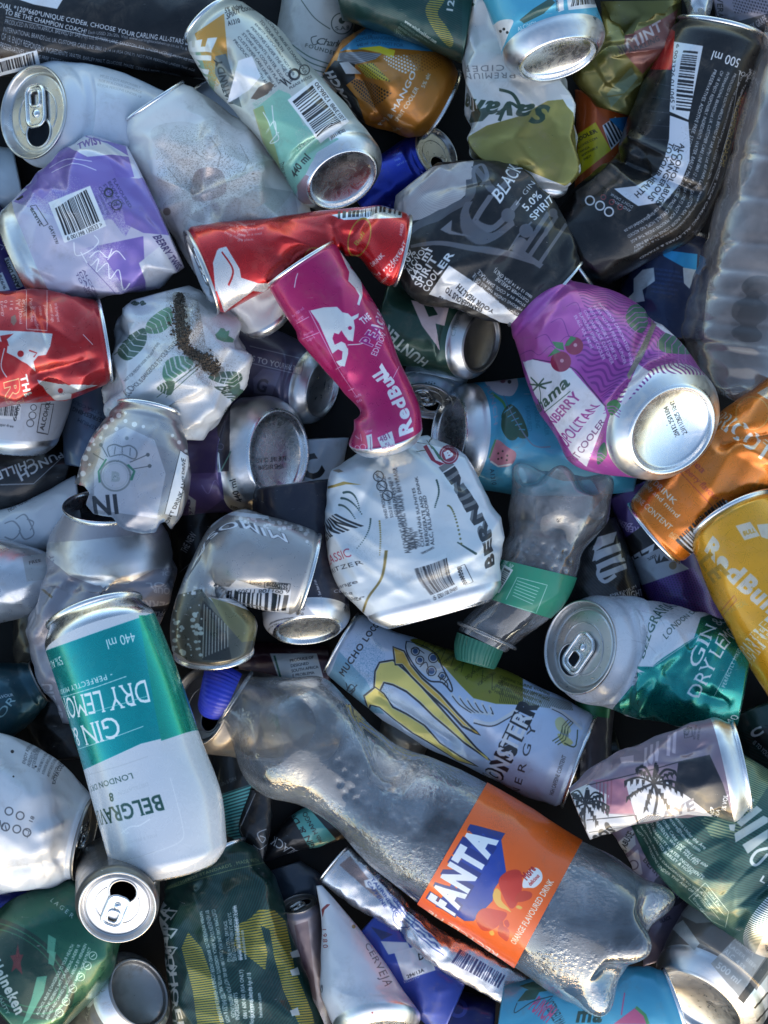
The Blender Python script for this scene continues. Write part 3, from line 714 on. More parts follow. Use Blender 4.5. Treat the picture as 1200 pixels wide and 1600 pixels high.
c.line(PP(10, 1140, 170, 1070, 330, 1110, 420, 1150, 460), 1.3, '#b9bcc0').line(PP(10, 1190, 330, 1150, 350, 1170, 390, 1185, 370, 1160, 360), 1.6, '#b9bcc0', rnd=True).line(PP(10, 1130, 400, 1160, 420, 1190, 400), 1.6, '#b9bcc0', rnd=True).done()
Can('smooth dark slate can squeezed flat above the white tapering can', [(418, 1362, 470, 1345), (425, 1410, 505, 1375), (430, 1440, 500, 1430)], None, None, '#3c4552', .3, bf=.5, cr=3).done()
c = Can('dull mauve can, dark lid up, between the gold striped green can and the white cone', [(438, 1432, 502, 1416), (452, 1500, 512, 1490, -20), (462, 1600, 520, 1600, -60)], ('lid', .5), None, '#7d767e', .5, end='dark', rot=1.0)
c.poly(PP(11, 200, 760, 260, 740, 300, 1100, 250, 1050), '#5d4a55', .3).done()
c = Can('dark navy can at the bottom edge left of the pale blue can', [(684, 1540, 676, 1660), (775, 1560, 765, 1680)], None, None, '#1c2368', .4, cr=3)
c.circle(*Q(11, 930, 1130), 15, '#3b4699', .4, 9).done()
c = Can('dark grey can with a green rim behind the right end of the pale blue can', [(898, 1092, 960, 1112), (902, 1150, 955, 1165), (900, 1230, 960, 1230)], ('lid', -.3), None, '#4a4850', .3)
c.poly(PP(9, 330, 870, 500, 900, 490, 950, 350, 925), '#2d7a4e', .4).done()
c = Can('dark green can with white print at the right edge behind the palm tree can', [(1140, 1120, 1250, 1080), (1160, 1180, 1280, 1140), (1180, 1280, 1300, 1240)], None, None, '#1c3f3b', .5)
c.stripes([(1140, 1150), (1205, 1130), (1205, 1260), (1170, 1240)], '#0f2422', .5, 5).poly(PP(9, 1120, 1020, 1200, 990, 1200, 1140), '#14171a').text('IS TO YOUR', *Q(9, 1130, 1060, 1200, 1130), '#c9cdd0', 7, .02).text('C', *Q(9, 1130, 1040, 1190, 1010), '#d5d8da', 12, .05).done()
c = Can('crumpled mauve can lettered COOLER between the orange labelled bottle and the green can', [(945, 1285, 1030, 1265), (985, 1350, 1065, 1340), (1000, 1430, 1085, 1415), (1005, 1510, 1065, 1490)], None, None, '#8d7f95', .3, cr=4, bf=.6)
c.poly(PP(12, 480, 430, 600, 330, 610, 400, 530, 480), '#d3d5d8').text('OL ABUSE', *Q(12, 520, 470, 605, 350), INK, 9, .02).poly(PP(12, 560, 470, 620, 420, 640, 530, 600, 550), '#c5c0cc').circle(*Q(12, 600, 490), 8, '#6d5f75', .2, 6)
c.circle(*Q(12, 760, 600), 27, '#3f3846', .2).text('BERRY', *Q(12, 640, 470, 720, 560), '#2b2630', 9, .02).text('COOLER', *Q(12, 715, 540, 800, 640), '#cfc8d4', 8, .02).text('BLACK', *Q(12, 720, 750, 770, 730), '#3c3546', 6, .02).done()
c = Can('purple berry can with a grey band and halftone print right of the small dented bottle', [(950, 780, 1045, 735), (975, 845, 1070, 805), (1000, 915, 1105, 880), (1030, 990, 1135, 965)], None, None, '#4d3a78', .35, cr=2.5)
c.text('BERRY', *Q(9, 600, 80, 515, 45), '#b9a8d0', 9, .02).text('RED', *Q(9, 625, 95, 560, 90), '#b9a8d0', 9, .02).poly(PP(9, 555, 150, 640, 90, 720, 190, 590, 250), '#17171c')
c.text('ZER', *Q(9, 690, 175, 575, 235), '#d9dce0', 20, .05).poly(PP(9, 585, 250, 715, 190, 860, 290, 770, 330, 640, 365), '#b9bec6', .3).text('100%', *Q(9, 700, 215, 660, 235), INK, 5)
c.poly(PP(9, 625, 360, 870, 275, 990, 490, 860, 530, 700, 440), '#6a3f96', .4).dots(PP(9, 625, 360, 870, 275, 990, 490, 860, 530, 700, 440), '#3a2a6a', 4.2, .34).speckle(PP(9, 640, 380, 880, 300, 990, 490, 880, 520), '#39549c', 8, .6, .3)
c.poly(PP(9, 690, 220, 705, 250, 715, 215, 720, 250, 735, 225, 760, 245, 735, 250, 700, 260), INK).circle(*Q(9, 775, 268), 6, '#8f7d60', .1).done()
c = Can('black ribbed can with white zigzag lettering squeezed behind the small dented bottle', [(922, 812, 962, 808), (900, 870, 985, 868), (880, 930, 1006, 930), (862, 985, 1010, 985)], None, None, '#1a1c20', .3, cr=3)
c.stripes([(860, 800), (1012, 800), (1012, 990), (860, 990)], '#2c3036', .75, 4.5)
for q in ((415, 200, 510, 165, 525, 115, 440, 140), (415, 250, 545, 200, 540, 165, 425, 205)): c.poly(PP(9, *q), '#c6cbd0')
for i in range(4): c.poly(PP(9, 420 + i * 6, 180 + i * 42, 500 + i * 22, 130 + i * 42, 505 + i * 22, 155 + i * 42, 425 + i * 6, 207 + i * 42), '#cfd3d8')
c.line(PP(9, 560, 240, 470, 260, 440, 300, 470, 340, 520, 310), 7, '#cfd3d8', rnd=True).text('PREMIUM', *Q(9, 495, 410, 615, 365), '#d5d8dc', 5, .01).text('NIGHT', *Q(9, 550, 420, 640, 400), '#d5d8dc', 11, .02).done()
c = Can('grey can with dotted print at the top right corner', [(1100, -95, 1122, 45), (1180, -85, 1190, 70), (1290, -60, 1290, 95)], None, None, '#8d8792', .4)
c.text('BEVERAGE', *Q(3, 970, -60, 975, 110), '#2a2930', 9, .02).dots(PP(3, 1040, 0, 1200, 0, 1200, 60, 1050, 60), '#403d46', 5, .33).poly(PP(3, 1010, 110, 1200, 60, 1200, 150, 1030, 150), '#2f2c35', .2).text('DARK GRAPE', *Q(3, 1110, 140, 1200, 95), '#b5b1b8', 10, .03).done()
c = Can('crushed bare silver can end at the top edge above the bent black can', [(1072, -70, 1128, -60), (1068, -5, 1112, 10), (1076, 30, 1105, 38)], None, None, '#cfd0d0', .9, cr=6, rough=.25).done()
c = Can('white founder can with a crest and a signature at the top edge', [(448, -90, 568, -75), (440, 0, 556, 12), (427, 70, 545, 98), (415, 130, 520, 160)], None, None, '#c6c7c2', .1, cr=1.2)
c.text('FOUNDER', *Q(2, 245, 208, 385, 248), '#3c4a44', 6, .01, track=.15).circle(*Q(2, 412, 105), 17, '#3c4a44', 0, 15.6).circle(*Q(2, 412, 92), 5, '#3c4a44').text('S.A.B', *Q(2, 382, 135, 445, 130), '#3c4a44', 6)
c.line(PP(2, 300, 160, 275, 170, 285, 200, 310, 190), 1.2, '#333d39', rnd=True).text('Charles Gl', *Q(2, 290, 195, 445, 215), '#333d39', 11, 0, shear=.3, track=-.06).line(PP(2, 230, 0, 290, 80, 360, 130), 1.4, '#49574f', rnd=True)
for i in range(4): c.line(PP(2, 190, 200 + i * 22, 270, 255 + i * 24, 370, 290 + i * 22), 1.8, '#4d6a5c', rnd=True)
c.poly(PP(2, 435, 10, 465, 0, 460, 40, 440, 45), GOLD, .6).done()
c = Can('small blue can with its opened lid up, above the flattened black gin can', [(652, 203, 697, 282), (592, 243, 634, 322), (540, 280, 580, 352)], ('lid', .66), None, '#1a33a8', .75, nk=.5, end='dirty', rot=1.9, tab=False, rough=.3)
c.para(['Vitalises', 'body', 'and mind'], *Q(2, 640, 700, 690, 680), 8, '#8fa0d0', 4).done()
c = Can('white can with a silver rim tucked behind the dirty white crumpled can', [(300, 165, 375, 132), (340, 225, 420, 190), (375, 290, 455, 255)], ('lid', -.3), None, '#c4cdd8', .05).done()
c = Can('dark violet can with a white warning strip at the left edge above the red can', [(-110, 400, 0, 318), (-70, 440, 28, 372), (-20, 500, 62, 445)], None, ('lid', -.3), '#30206c', .5)
c.poly(PP(4, 20, 40, 45, 30, 105, 165, 75, 175), '#d5d8dc').text('AND DRIVE', *Q(4, 90, 165, 35, 40), INK, 6.5, .03).poly(PP(4, -10, 110, 10, 100, 45, 180, -10, 190), '#d5d8dc').text('9/978', *Q(4, 30, 175, 5, 110), INK, 5).line(PP(1, -5, 1090, 20, 1100, 5, 1115), 2, '#b9b4cc').done()
c = Can('white can with a barcode, base down, beneath the red can at the left edge', [(-62, 585, 118, 605), (-58, 640, 106, 655), (-52, 672, 93, 684)], None, ('base', -.22), '#c9cdd6', .1, cr=1.5)
c.barcode(*Q(4, 80, 700, -60, 690), 16, seed=5, bgc='#e4e6ea').text('6009', *Q(4, 70, 770, 95, 690), INK, 6).circle(*Q(4, 145, 740), 6, INK, 0, 5).circle(*Q(4, 150, 705), 5, INK, 0, 4).circle(*Q(4, 135, 775), 6, INK, 0, 5)
c.line(PP(4, 165, 815, 185, 690, 240, 690, 215, 825), 1.2, INK, closed=True).text('ALCOHOL', *Q(4, 195, 808, 225, 680), INK, 7, .01).text('& sugar-free', *Q(4, -30, 780, 60, 795), INK, 4).done()

# ---- middle of the pile
c = Can('black lager can with lines of white small print lying across the top left corner', [(-90, -75, -90, 130), (60, -70, 60, 118), (200, -62, 200, 112), (340, -50, 335, 128)], None, None, '#0d0d0f', .15, coat=.3, rough=.3, cr=2.5, bf=.7)
c.text('DIAL *120*660*UNIQUE CODE#, CHOOSE YOUR', *Q(1, -10, 32, 600, 165), '#e2e4e6', 7.6, .015).text('CARLING ALL-STARS & STAND', *Q(1, 605, 166, 920, 218), '#e2e4e6', 7.6, .015)
c.text('TO BE THE CHAMPION COACH!', *Q(1, 20, 62, 385, 150), '#e2e4e6', 7.4, .015).text('Each USSD 20c/20s. Visit www.carlingblacklabelcup.co.za Ts & Cs apply', *Q(1, 392, 150, 900, 240), '#c9ccd0', 5)
c.para(['PRODUCED IN SOUTH AFRICA. BREWED BY SAB (Pty) Ltd, 65 PARK LANE, SANDTON, RSA. UNDER LICENSE FROM AB INBEV', 'INTERNATIONAL BRANDS Ltd, UK. CUSTOMER CARE LINE 0860 12 14 14 (RSA ONLY). NOT FOR PERSONS UNDER THE AGE', 'OF 18. ENJOY RESPONSIBLY. INGREDIENTS: WATER, BARLEY MALT, GLUCOSE, MAIZE, CEREALS, HOPS. NO ADDED', 'PRESERVATIVES. ADDITIVE FREE. STORE IN A COOL DRY PLACE'], *Q(1, 20, 105, 880, 285), 12.6, '#cfd2d6', 6.2)
c.line(PP(1, 25, 75, 860, 268), 1, '#cfd2d6').poly(PP(1, 60, -10, 285, -10, 255, 40, 150, 20), '#dfe1e4').barcode(*Q(1, 0, 325, 165, 285), 16, seed=8).done()
c = Can('smooth white can at the top left, its opened lid and ring pull facing out', [(90, 95, 66, 263), (152, 101, 137, 266), (215, 122, 208, 258), (275, 150, 258, 248)], ('lid', .70), None, '#cfd6e0', .05, cr=1.5, rot=1.85, end='dirty', sil={'A': False}, dents=[(230, 190, 45, 12)])
c.para(['IMPLIES ENJOY RESPONSIBLY', 'MADE IN A COOL DRY PLACE', 'NOT FOR PERSONS UNDER 18'], *Q(1, 445, 345, 640, 400), 7, '#9aa2ad', 4).done()
c = Can('folded orange and black comic print spirit cooler can with a blue stripe near the top', [(700, 88, 630, 213), (690, 78, 625, 212), (640, 48, 573, 196), (575, 40, 528, 145), (535, 62, 503, 120)], ('lid', -.25), None, '#c07a26', .55, cr=2.5, creases=[(560, 128, 600, 205, -16, 26), (545, 80, 610, 130, 8, 22)], bf=.75)
c.poly(PP(2, 400, 230, 560, 90, 680, 130, 870, 235, 640, 215, 440, 222), '#3f96c4', .2).para(['ALCOHOL IS A', 'DANGEROUS', 'AND NOT FOR', 'PERSONS'], *Q(2, 545, 155, 690, 165), 8, '#23587c', 5).para(['SPIRIT', 'COOLER', '440 ml'], *Q(2, 470, 165, 545, 150), 8, '#1f4c6c', 5)
c.poly(PP(2, 480, 215, 580, 205, 650, 225, 640, 260, 580, 235), '#d9c92a', .1).poly(PP(2, 400, 235, 500, 230, 590, 240, 560, 265, 460, 290, 380, 310), '#a4a6ac', .3).stripes(PP(2, 400, 235, 500, 230, 590, 240, 560, 265, 460, 290, 380, 310), '#6d7078', .2, 3)
c.poly(PP(2, 300, 370, 380, 270, 470, 285, 470, 350, 430, 380, 480, 440, 520, 560, 560, 650, 460, 560), '#1b1b1f', .2).poly(PP(2, 400, 280, 440, 275, 500, 330, 430, 330), '#d8dadd')
c.text('PUNCH', *Q(2, 470, 545, 365, 310), '#d8dadd', 22, .06).poly(PP(2, 480, 290, 550, 280, 630, 365, 520, 345), '#c9b52c', .2).dots(PP(2, 480, 290, 550, 280, 630, 365, 520, 345), '#3a3410', 4, .3)
c.dots(PP(2, 590, 250, 770, 240, 760, 310, 690, 330, 620, 290), '#e3e0d8', 4.4, .36).dots(PP(2, 440, 350, 520, 360, 640, 410, 560, 480, 500, 440), '#1d1a16', 4.6, .34).dots(PP(2, 700, 240, 850, 240, 860, 300, 760, 320), '#8d5518', 4.4, .3)
c.text('PEACH & MANGO', *Q(2, 590, 560, 745, 325), '#e8e6e2', 9, .02).text('SPIRIT COOLER', *Q(2, 660, 545, 755, 395), '#dedad2', 6.5, .02).text('5% alc', *Q(2, 780, 395, 808, 330), '#dedad2', 6, .02).text('SA.', *Q(2, 640, 585, 680, 570), '#dedad2', 5).done()
c = Can('dark green can with a gold striped figure at the top edge', [(505, -125, 535, 32), (580, -100, 590, 50), (660, -70, 655, 72), (745, -40, 722, 100)], None, None, '#234c46', .5, cr=2)
c.stripes([(500, -10), (722, -10), (722, 100), (520, 40)], '#1a3b37', .4, 3.4).stripes(PP(2, 785, 40, 830, -20, 870, 0, 840, 60, 880, 120, 910, 180, 890, 210, 820, 130), '#a3953c', .12, 3.6, .55, .6, rnd=True)
c.text('www.windhoekbeer.com', *Q(2, 690, 100, 830, 195), '#c9d2ce', 5.5, .03).para(['INGREDIENTS: WATER MALT', 'BREWED IN NAMIBIA', 'NOT FOR PERSONS', 'UNDER THE AGE'], *Q(2, 670, 110, 800, 195), 6, '#93a8a0', 3.6).text('12', *Q(2, 905, 60, 915, 0), '#c9d2ce', 10, .03).done()
c = Can('dusky purple can with a grey panel, silver base to the right, behind the magenta can', [(362, 490, 345, 605), (430, 515, 408, 640), (502, 545, 474, 662)], None, ('base', .55), '#55506c', .35, cr=1.5, end='dirty')
c.text('IS TO YOUR HEALTH', *Q(5, 0, 495, 225, 545), '#c3c4cc', 9, .01).line(PP(5, 0, 430, 245, 490, 230, 560, 0, 505), 1.2, '#a5a6b2').poly(PP(5, 15, 575, 60, 530, 140, 545, 100, 650, 20, 640), '#6f6b88', .3).text('G', *Q(5, 25, 625, 75, 640), '#3a3650', 20, .03).done()
c = Can('dark green can with a pale pink figure and silver base, under the black gin can', [(610, 430, 575, 560), (672, 445, 645, 575), (752, 470, 722, 592)], None, ('base', .6), '#1f4438', .45, cr=1.5, end='dark')
c.text('HUNTER', *Q(5, 800, 500, 620, 335), '#b9c2bd', 17, .03).text('CRISP R', *Q(5, 915, 390, 960, 280), '#b9c2bd', 7, .01).poly(PP(5, 720, 225, 890, 255, 870, 340, 830, 330, 850, 450, 770, 340), '#c9b3b4', .05).poly(PP(5, 770, 230, 810, 240, 840, 290, 800, 300), '#1f4438', .4).done()
c = Can('crushed white and gold cider can with green script near the top', [(738, -40, 850, -40), (721, 95, 882, 100), (729, 190, 905, 175), (735, 248, 905, 268), (800, 285, 885, 300)], None, ('base', -.1), '#c9cac8', .3, cr=8, bf=.55, end='dirty', dirt=.7)
c.poly(PP(2, 975, 610, 1060, 560, 1200, 520, 1330, 450, 1440, 440, 1480, 860, 1200, 745, 975, 700), '#8d8342', .75, pat=None).text('Savanna', *Q(2, 1345, 475, 965, 415), '#28402f', 27, .035, shear=.22)
c.text('PREMIUM', *Q(2, 1190, 325, 962, 325), '#6d7073', 9.5, 0, track=.2).text('CIDER', *Q(2, 1140, 290, 962, 292), '#6d7073', 9.5, 0, track=.2).text('DRY', *Q(2, 960, 130, 1010, 0), '#2f4a3a', 16, .04)
c.poly(PP(2, 990, 500, 1050, 480, 1070, 510, 1040, 540, 980, 550), '#3a4a40').line(PP(2, 980, 540, 1060, 505, 1130, 495), 2.5, '#3a4a40', rnd=True).poly(PP(3, 270, 420, 350, 430, 345, 520, 300, 470), '#d9d9d6')
c.line(PP(3, 0, 540, 40, 460, 90, 480, 60, 420, 0, 400), 5, '#28402f', rnd=True).done()
c = Can('torn open olive and gold can with a jagged edge near the top right', [(938, 2, 1066, 0), (934, 60, 1060, 70), (903, 125, 1008, 150), (930, 166, 990, 182)], ('torn', None), None, '#726c30', .6, cr=10, bf=.7, dirt=.7,
        hole=[PP(3, 440, -40, 480, 40, 500, 90, 540, 110, 560, 155, 600, 150, 620, 100, 660, 95, 700, 60, 740, 60, 760, 30, 810, 10, 820, -40)])
c.poly(PP(3, 560, 160, 720, 90, 800, 40, 760, 200, 640, 330, 560, 240), '#7a4438', .4).text('MINT', *Q(3, 565, 210, 735, 130), '#b9a4a0', 15, .03).text('SPARKLING', *Q(3, 540, 245, 720, 180), '#3c2a26', 8, .02).poly(PP(3, 480, 420, 590, 300, 620, 350, 500, 480), '#6f7a58', .5).line(PP(3, 350, 380, 440, 430, 560, 420), 3, '#6a642c', .6, rnd=True).done()
c = Can('purple can with a bright silver base facing out, left of the white spritzer can', [(275, 640, 268, 808, -60), (345, 625, 330, 802, -20), (416, 618, 411, 801)], None, ('base', .70), '#4a3a68', .45, cr=1.2, sil={'B': 38}, k=.3, stamp=(['PUE 1ML 12/11/25', '10:42 11625040'], 1.5))
c.text('440 ml', *Q(4, 1085, 1125, 1050, 1020), '#23252c', 9.5, .01).poly(PP(4, 960, 690, 1030, 650, 1020, 990, 985, 990), '#2d2a38', .2).line(PP(4, 1030, 900, 985, 990), 2.5, '#6f9a8c').poly(PP(4, 840, 1000, 985, 995, 1000, 1110, 900, 1190, 830, 1180), '#655087', .45)
c.line(PP(4, 900, 1050, 930, 1090, 960, 1030, 990, 1080), 1.4, '#8c7ab0', rnd=True).circle(*Q(4, 985, 880), 5, '#6f687f', .2, 4).text('GAYATRI', *Q(4, 1062, 1150, 1030, 1140), INK, 4).poly(PP(4, 840, 1095, 875, 1120, 870, 1185, 845, 1200), '#cfd2d8').text('5%', *Q(4, 865, 1180, 850, 1110), '#4a3a68', 8, .03).done()
c = Can('navy and white can with a wide silver base ring, right of the folded silver can', [(392, 765, 522, 748), (400, 860, 535, 845), (411, 972, 547, 958)], None, ('base', .42), '#14172a', .2, cr=1)
c.poly(PP(8, 40, 480, 240, 430, 310, 515, 60, 590), '#c9ccd4', .05).barcode(*Q(8, 215, 505, 90, 525), 14, seed=4, bgc=None).text('6 00', *Q(8, 240, 495, 250, 440), INK, 6).text('Best before: See base of can', *Q(8, 325, 490, 295, 330), '#d0d3d8', 4.5, .02).text('CERVEJA', *Q(8, 375, 390, 480, 380), '#8f96a6', 6, .02).text('410 g', *Q(8, 415, 465, 495, 480), '#7d8494', 11, .02).text('GAYATRI', *Q(8, 85, 560, 140, 545), INK, 4).done()
c = Can('light blue can with watermelon slice and leaves, left of the pink berry cooler can', [(733, 599, 717, 762), (835, 590, 820, 775), (940, 612, 920, 775), (1012, 650, 990, 768)], ('base', .45), None, '#3f9cbc', .25, cr=2.5, sil={'A': 4})
wm = lambda q: q
c.poly(PP(5, 1055, 600, 1040, 540, 1110, 500, 1190, 560, 1180, 640, 1120, 650), '#cfc3c8', .1, rnd=True).poly(PP(6, 0, 540, 60, 560, 85, 600, 60, 650, 20, 640), '#cfc3c8', .1, rnd=True).circle(*Q(5, 1130, 585), 4, '#8c4f63').circle(*Q(5, 1160, 590), 3, '#30262a').circle(*Q(5, 1135, 575), 2.2, '#30262a')
c.line(PP(5, 1080, 640, 1130, 680, 1150, 720, 1195, 760), 7, '#5a9a5c', rnd=True).poly(PP(5, 1130, 740, 1165, 710, 1200, 720, 1200, 830, 1160, 850, 1125, 800), '#28503f', .1, rnd=True).poly(PP(6, 10, 740, 50, 690, 100, 740, 130, 830, 90, 840, 60, 800, 30, 800), '#28503f', .1, rnd=True)
for i in range(5): c.line(PP(6, 20 + i * 17, 730 + i * 18, 60 + i * 14, 700 + i * 26), 1.6, '#3f9cbc')
c.line(PP(6, 20, 650, 60, 740, 130, 850, 170, 880, 230, 880), 2, '#6a7a90', rnd=True)
c.poly(PP(5, 1070, 930, 1100, 850, 1150, 880, 1190, 910, 1170, 960, 1110, 970), '#b9717f', .1, rnd=True).line(PP(5, 1070, 930, 1098, 848), 4, '#4d8f58').line(PP(5, 1075, 945, 1110, 968, 1170, 958), 3, '#d7d3d0')
for x, y in ((1110, 910), (1130, 900), (1125, 930), (1150, 920), (1110, 935), (1148, 940)): c.circle(*Q(5, x, y), 1.6, '#33201f')
c.text('A1310', *Q(5, 1072, 980, 1082, 1050), '#1f4a60', 7, .01).para(['SPIRIT COOLER', 'SPARKLING', 'FLAVOURED'], *Q(6, 190, 690, 205, 830), 13, '#2d7f9c', 7).text('PUNCH', *Q(5, 1045, 610, 1090, 790), '#7e93ad', 8, .02).done()
c = Can('light blue can with white fruit print, silver base facing down, at the top edge', [(722, -75, 892, -125), (752, 0, 915, -45), (786, 96, 944, 42)], None, ('base', .48), '#4aa3c0', .25, cr=2, stamp=(['20113 10:42', '11/11/2025'], 3.0), creases=[(745, 15, 780, 90, -7, 22)])
c.poly(PP(2, 1050, 190, 1060, 150, 1110, 95, 1175, 90, 1160, 140, 1110, 250, 1060, 230), '#d3d5d8', rnd=True)
for x, y in ((1060, 180), (1090, 170), (1070, 200), (1120, 140), (1135, 130), (1150, 145), (1085, 210)): c.circle(*Q(2, x, y), 2.2, '#23282c')
c.poly(PP(3, 90, 90, 150, 40, 230, -10, 250, 10, 200, 60, 110, 105), '#33554e', .1).text('ALC/VOL', *Q(3, 85, 140, 175, 110), '#cfe0e6', 7, .01).poly(PP(3, 300, -10, 450, -20, 455, 30, 310, 45), '#d6dade').barcode(*Q(3, 320, 30, 440, 10), 14, bgc=None, seed=3).poly(PP(3, 255, -5, 285, -10, 290, 45, 265, 55), '#d6dade').text('2250208', *Q(3, 268, 50, 262, 0), INK, 4).text('A1310', *Q(3, 430, 90, 450, 60), '#1f5a70', 6).done()
c = Can('dirty white crumpled can with a pinkish scuffed dent, rim towards the top left', [(198, 214, 307, 141), (205, 262, 372, 186), (246, 334, 440, 262), (300, 420, 488, 335), (348, 500, 462, 440), (385, 522, 452, 476)], ('lid', -.05), ('base', -.3), '#e6e4e0', .05, cr=8, bf=.62, dirt=.9, sil={'B': 6},
        dents=[(300, 290, 45, 16), (350, 225, 30, -8)], creases=[(255, 230, 330, 330, -9, 22), (330, 200, 310, 330, 7, 18), (240, 330, 400, 270, 8, 20), (380, 190, 400, 300, 7, 22)], chips=.9)
c.poly([(335, 335), (400, 290), (460, 300), (480, 400), (330, 420)], '#c7c6c4', .15)
c.poly(PP(1, 880, 760, 985, 760, 1005, 860, 900, 900, 850, 870), '#c4aca4', .8, a=.7, rnd=True).poly(PP(1, 850, 960, 1050, 880, 1060, 980, 930, 1000), '#b8a8a8', .6, a=.5, rnd=True).poly(PP(1, 655, 715, 730, 705, 750, 780, 690, 810), '#e2e6ea', a=.7).speckle(PP(1, 720, 600, 900, 560, 950, 700, 800, 760), '#7d7468', 3, .64, 0).speckle(PP(1, 860, 780, 1150, 680, 1200, 900, 1000, 980), '#84796a', 3, .66, 0)
c.poly([(235, 205), (290, 190), (340, 215), (330, 250), (270, 255)], '#8f8372', 0, a=.12, rnd=True).poly([(335, 300), (420, 250), (455, 300), (400, 350), (340, 370)], '#86796a', 0, a=.2, rnd=True).poly([(255, 320), (300, 300), (320, 350), (280, 370)], '#7d7062', 0, a=.16, rnd=True).speckle([(240, 200), (340, 190), (420, 260), (330, 380), (250, 330)], '#5f5344', 3, .66, 0)
for q in ((330, 215, 345, 240, 340, 262), (300, 235, 322, 250), (375, 225, 388, 250, 380, 268), (350, 285, 372, 280), (262, 262, 280, 285)): c.line([(q[i], q[i + 1]) for i in range(0, len(q), 2)], 1.1, '#5a4e40', 0, a=.4)
c.speckle([(300, 330), (420, 290), (470, 330), (330, 420)], '#8c8070', 3, .68, 0).circle(*Q(1, 745, 945), 6, '#8b7f75').done()
c = Can('squashed white and purple berry twist can with a barcode at the left', [(6, 326, 68, 462), (32, 298, 108, 474), (66, 268, 165, 470), (128, 213, 262, 445), (198, 228, 288, 418)], ('base', -.12), None, '#c3bfd2', .25, cr=6.5, bf=.55, sil={'A': 20}, creases=[(215, 290, 245, 330, 8, 20), (130, 215, 210, 260, 8, 18), (60, 270, 110, 330, 5, 16), (240, 340, 285, 400, -6, 18)])
c.poly(PP(1, 100, 830, 350, 600, 560, 650, 600, 790, 420, 830, 300, 770, 190, 890), '#7f68b4', .4).poly(PP(1, 520, 790, 660, 800, 760, 1050, 640, 1040, 560, 1000), '#8270b4', .4).speckle(PP(1, 60, 900, 190, 780, 480, 700, 600, 980, 560, 1060, 500, 980, 300, 990), '#8570b8', 4, .55, .3, grad=Q(1, 330, 1100, 330, 760))
c.poly(PP(4, 470, 40, 620, -20, 650, 150, 560, 180), '#7c66b2', .4).speckle(PP(4, 350, 0, 640, -60, 650, 180, 420, 230), '#7c66b2', 4, .6, .4, grad=Q(4, 400, 150, 640, 40))
c.poly(PP(1, 300, 655, 345, 600, 480, 640, 580, 700, 500, 690, 390, 700), '#d4d3dc').text('TWIST', *Q(1, 350, 665, 460, 640), '#6a529e', 11, .04)
c.barcode(*Q(1, 290, 1050, 450, 985), 52, seed=11, digits='6 001398 130533 >').line(PP(1, 135, 920, 160, 915, 215, 1000, 195, 1010), 1.1, INK, closed=True).text('251R27B', *Q(1, 190, 1003, 145, 925), INK, 5, .02).text('GAYATRI', *Q(1, 215, 1010, 250, 1090), INK, 6)
c.circle(*Q(1, 485, 860), 7.5, INK, 0, 5).circle(*Q(1, 520, 915), 8.5, INK, 0, 7).text('alu', *Q(1, 505, 920, 535, 915), INK, 5).para(['FLAVOURED', 'BEVERAGE', 'STORE IN A', 'COOL DRY'], *Q(1, 500, 800, 580, 930), 8.5, '#3f3766', 5, .01).para(['DANGEROUS TO', 'YOUR HEALTH'], *Q(1, 440, 870, 480, 960), 7, '#3f3766', 3.6)
c.poly(PP(4, 620, 60, 720, -20, 790, 110, 740, 160, 660, 170), '#d2d3da', rnd=False).text('BERRY TWIST', *Q(4, 680, -60, 790, 130), '#4a3f70', 10, .03)
for q in ((330, 1080, 340, 1140, 400, 1120, 440, 1080, 420, 1050), (400, 1150, 440, 1120, 480, 1150, 500, 1110), (480, 1160, 520, 1120, 560, 1160)): c.line(PP(1, *q), 1.6, '#f0f0f4', .2, rnd=True)
for q in ((220, 750, 300, 710, 410, 720), (230, 770, 330, 730, 430, 760)): c.line(PP(1, *q), 1.4, '#d9d4ea', .2, rnd=True)
c.line(PP(4, 360, 10, 400, 70, 440, 40, 430, 100, 480, 60, 490, 130, 530, 90, 550, 180, 580, 150), 1.6, '#f0f0f4', .2, rnd=True).line(PP(4, 390, 60, 520, 200), 1.4, '#6f6498').para(['ALCOHOL IS', 'DANGEROUS', 'TO YOUR'], *Q(4, 365, 90, 440, 220), 6, '#3f3766', 4).poly(PP(1, 70, 890, 100, 870, 105, 880, 80, 895), '#333333').done()
c = Can('silver and green spirit cooler can lying diagonally near the top, its base facing out', [(300, 88, 386, 8), (322, 128, 426, 36), (368, 178, 482, 98), (424, 246, 548, 172), (462, 306, 590, 226)], ('lid', -.35), ('base', .72), '#c3c7bf', .35, cr=3.5, bf=.9, sil={'B': 4}, k=.4,
        creases=[(352, 78, 372, 150, -13, 20), (366, 110, 412, 128, 9, 16), (330, 72, 362, 120, 7, 12)])
c.poly(PP(1, 870, 200, 960, 100, 1010, 170, 980, 290, 950, 420, 880, 320), '#7fa08a', .3).speckle(PP(1, 870, 150, 1000, 60, 1020, 300, 950, 430), '#b98a3a', 6, .6, .2, grad=Q(1, 900, 420, 960, 180)).text('LIME', *Q(1, 930, 400, 960, 160), '#dfe2df', 30, .05)
c.poly(PP(1, 960, 250, 1010, 240, 1080, 480, 1030, 460, 960, 330), '#66706f', .4).text('NATRNDY', *Q(1, 1040, 465, 985, 260), '#2f3838', 12, .03)
c.para(['5% alc/vol', 'SPIRIT COOLER', 'A1310'], *Q(2, -110, 60, 30, 20), 10, INK, 7.5, .02)
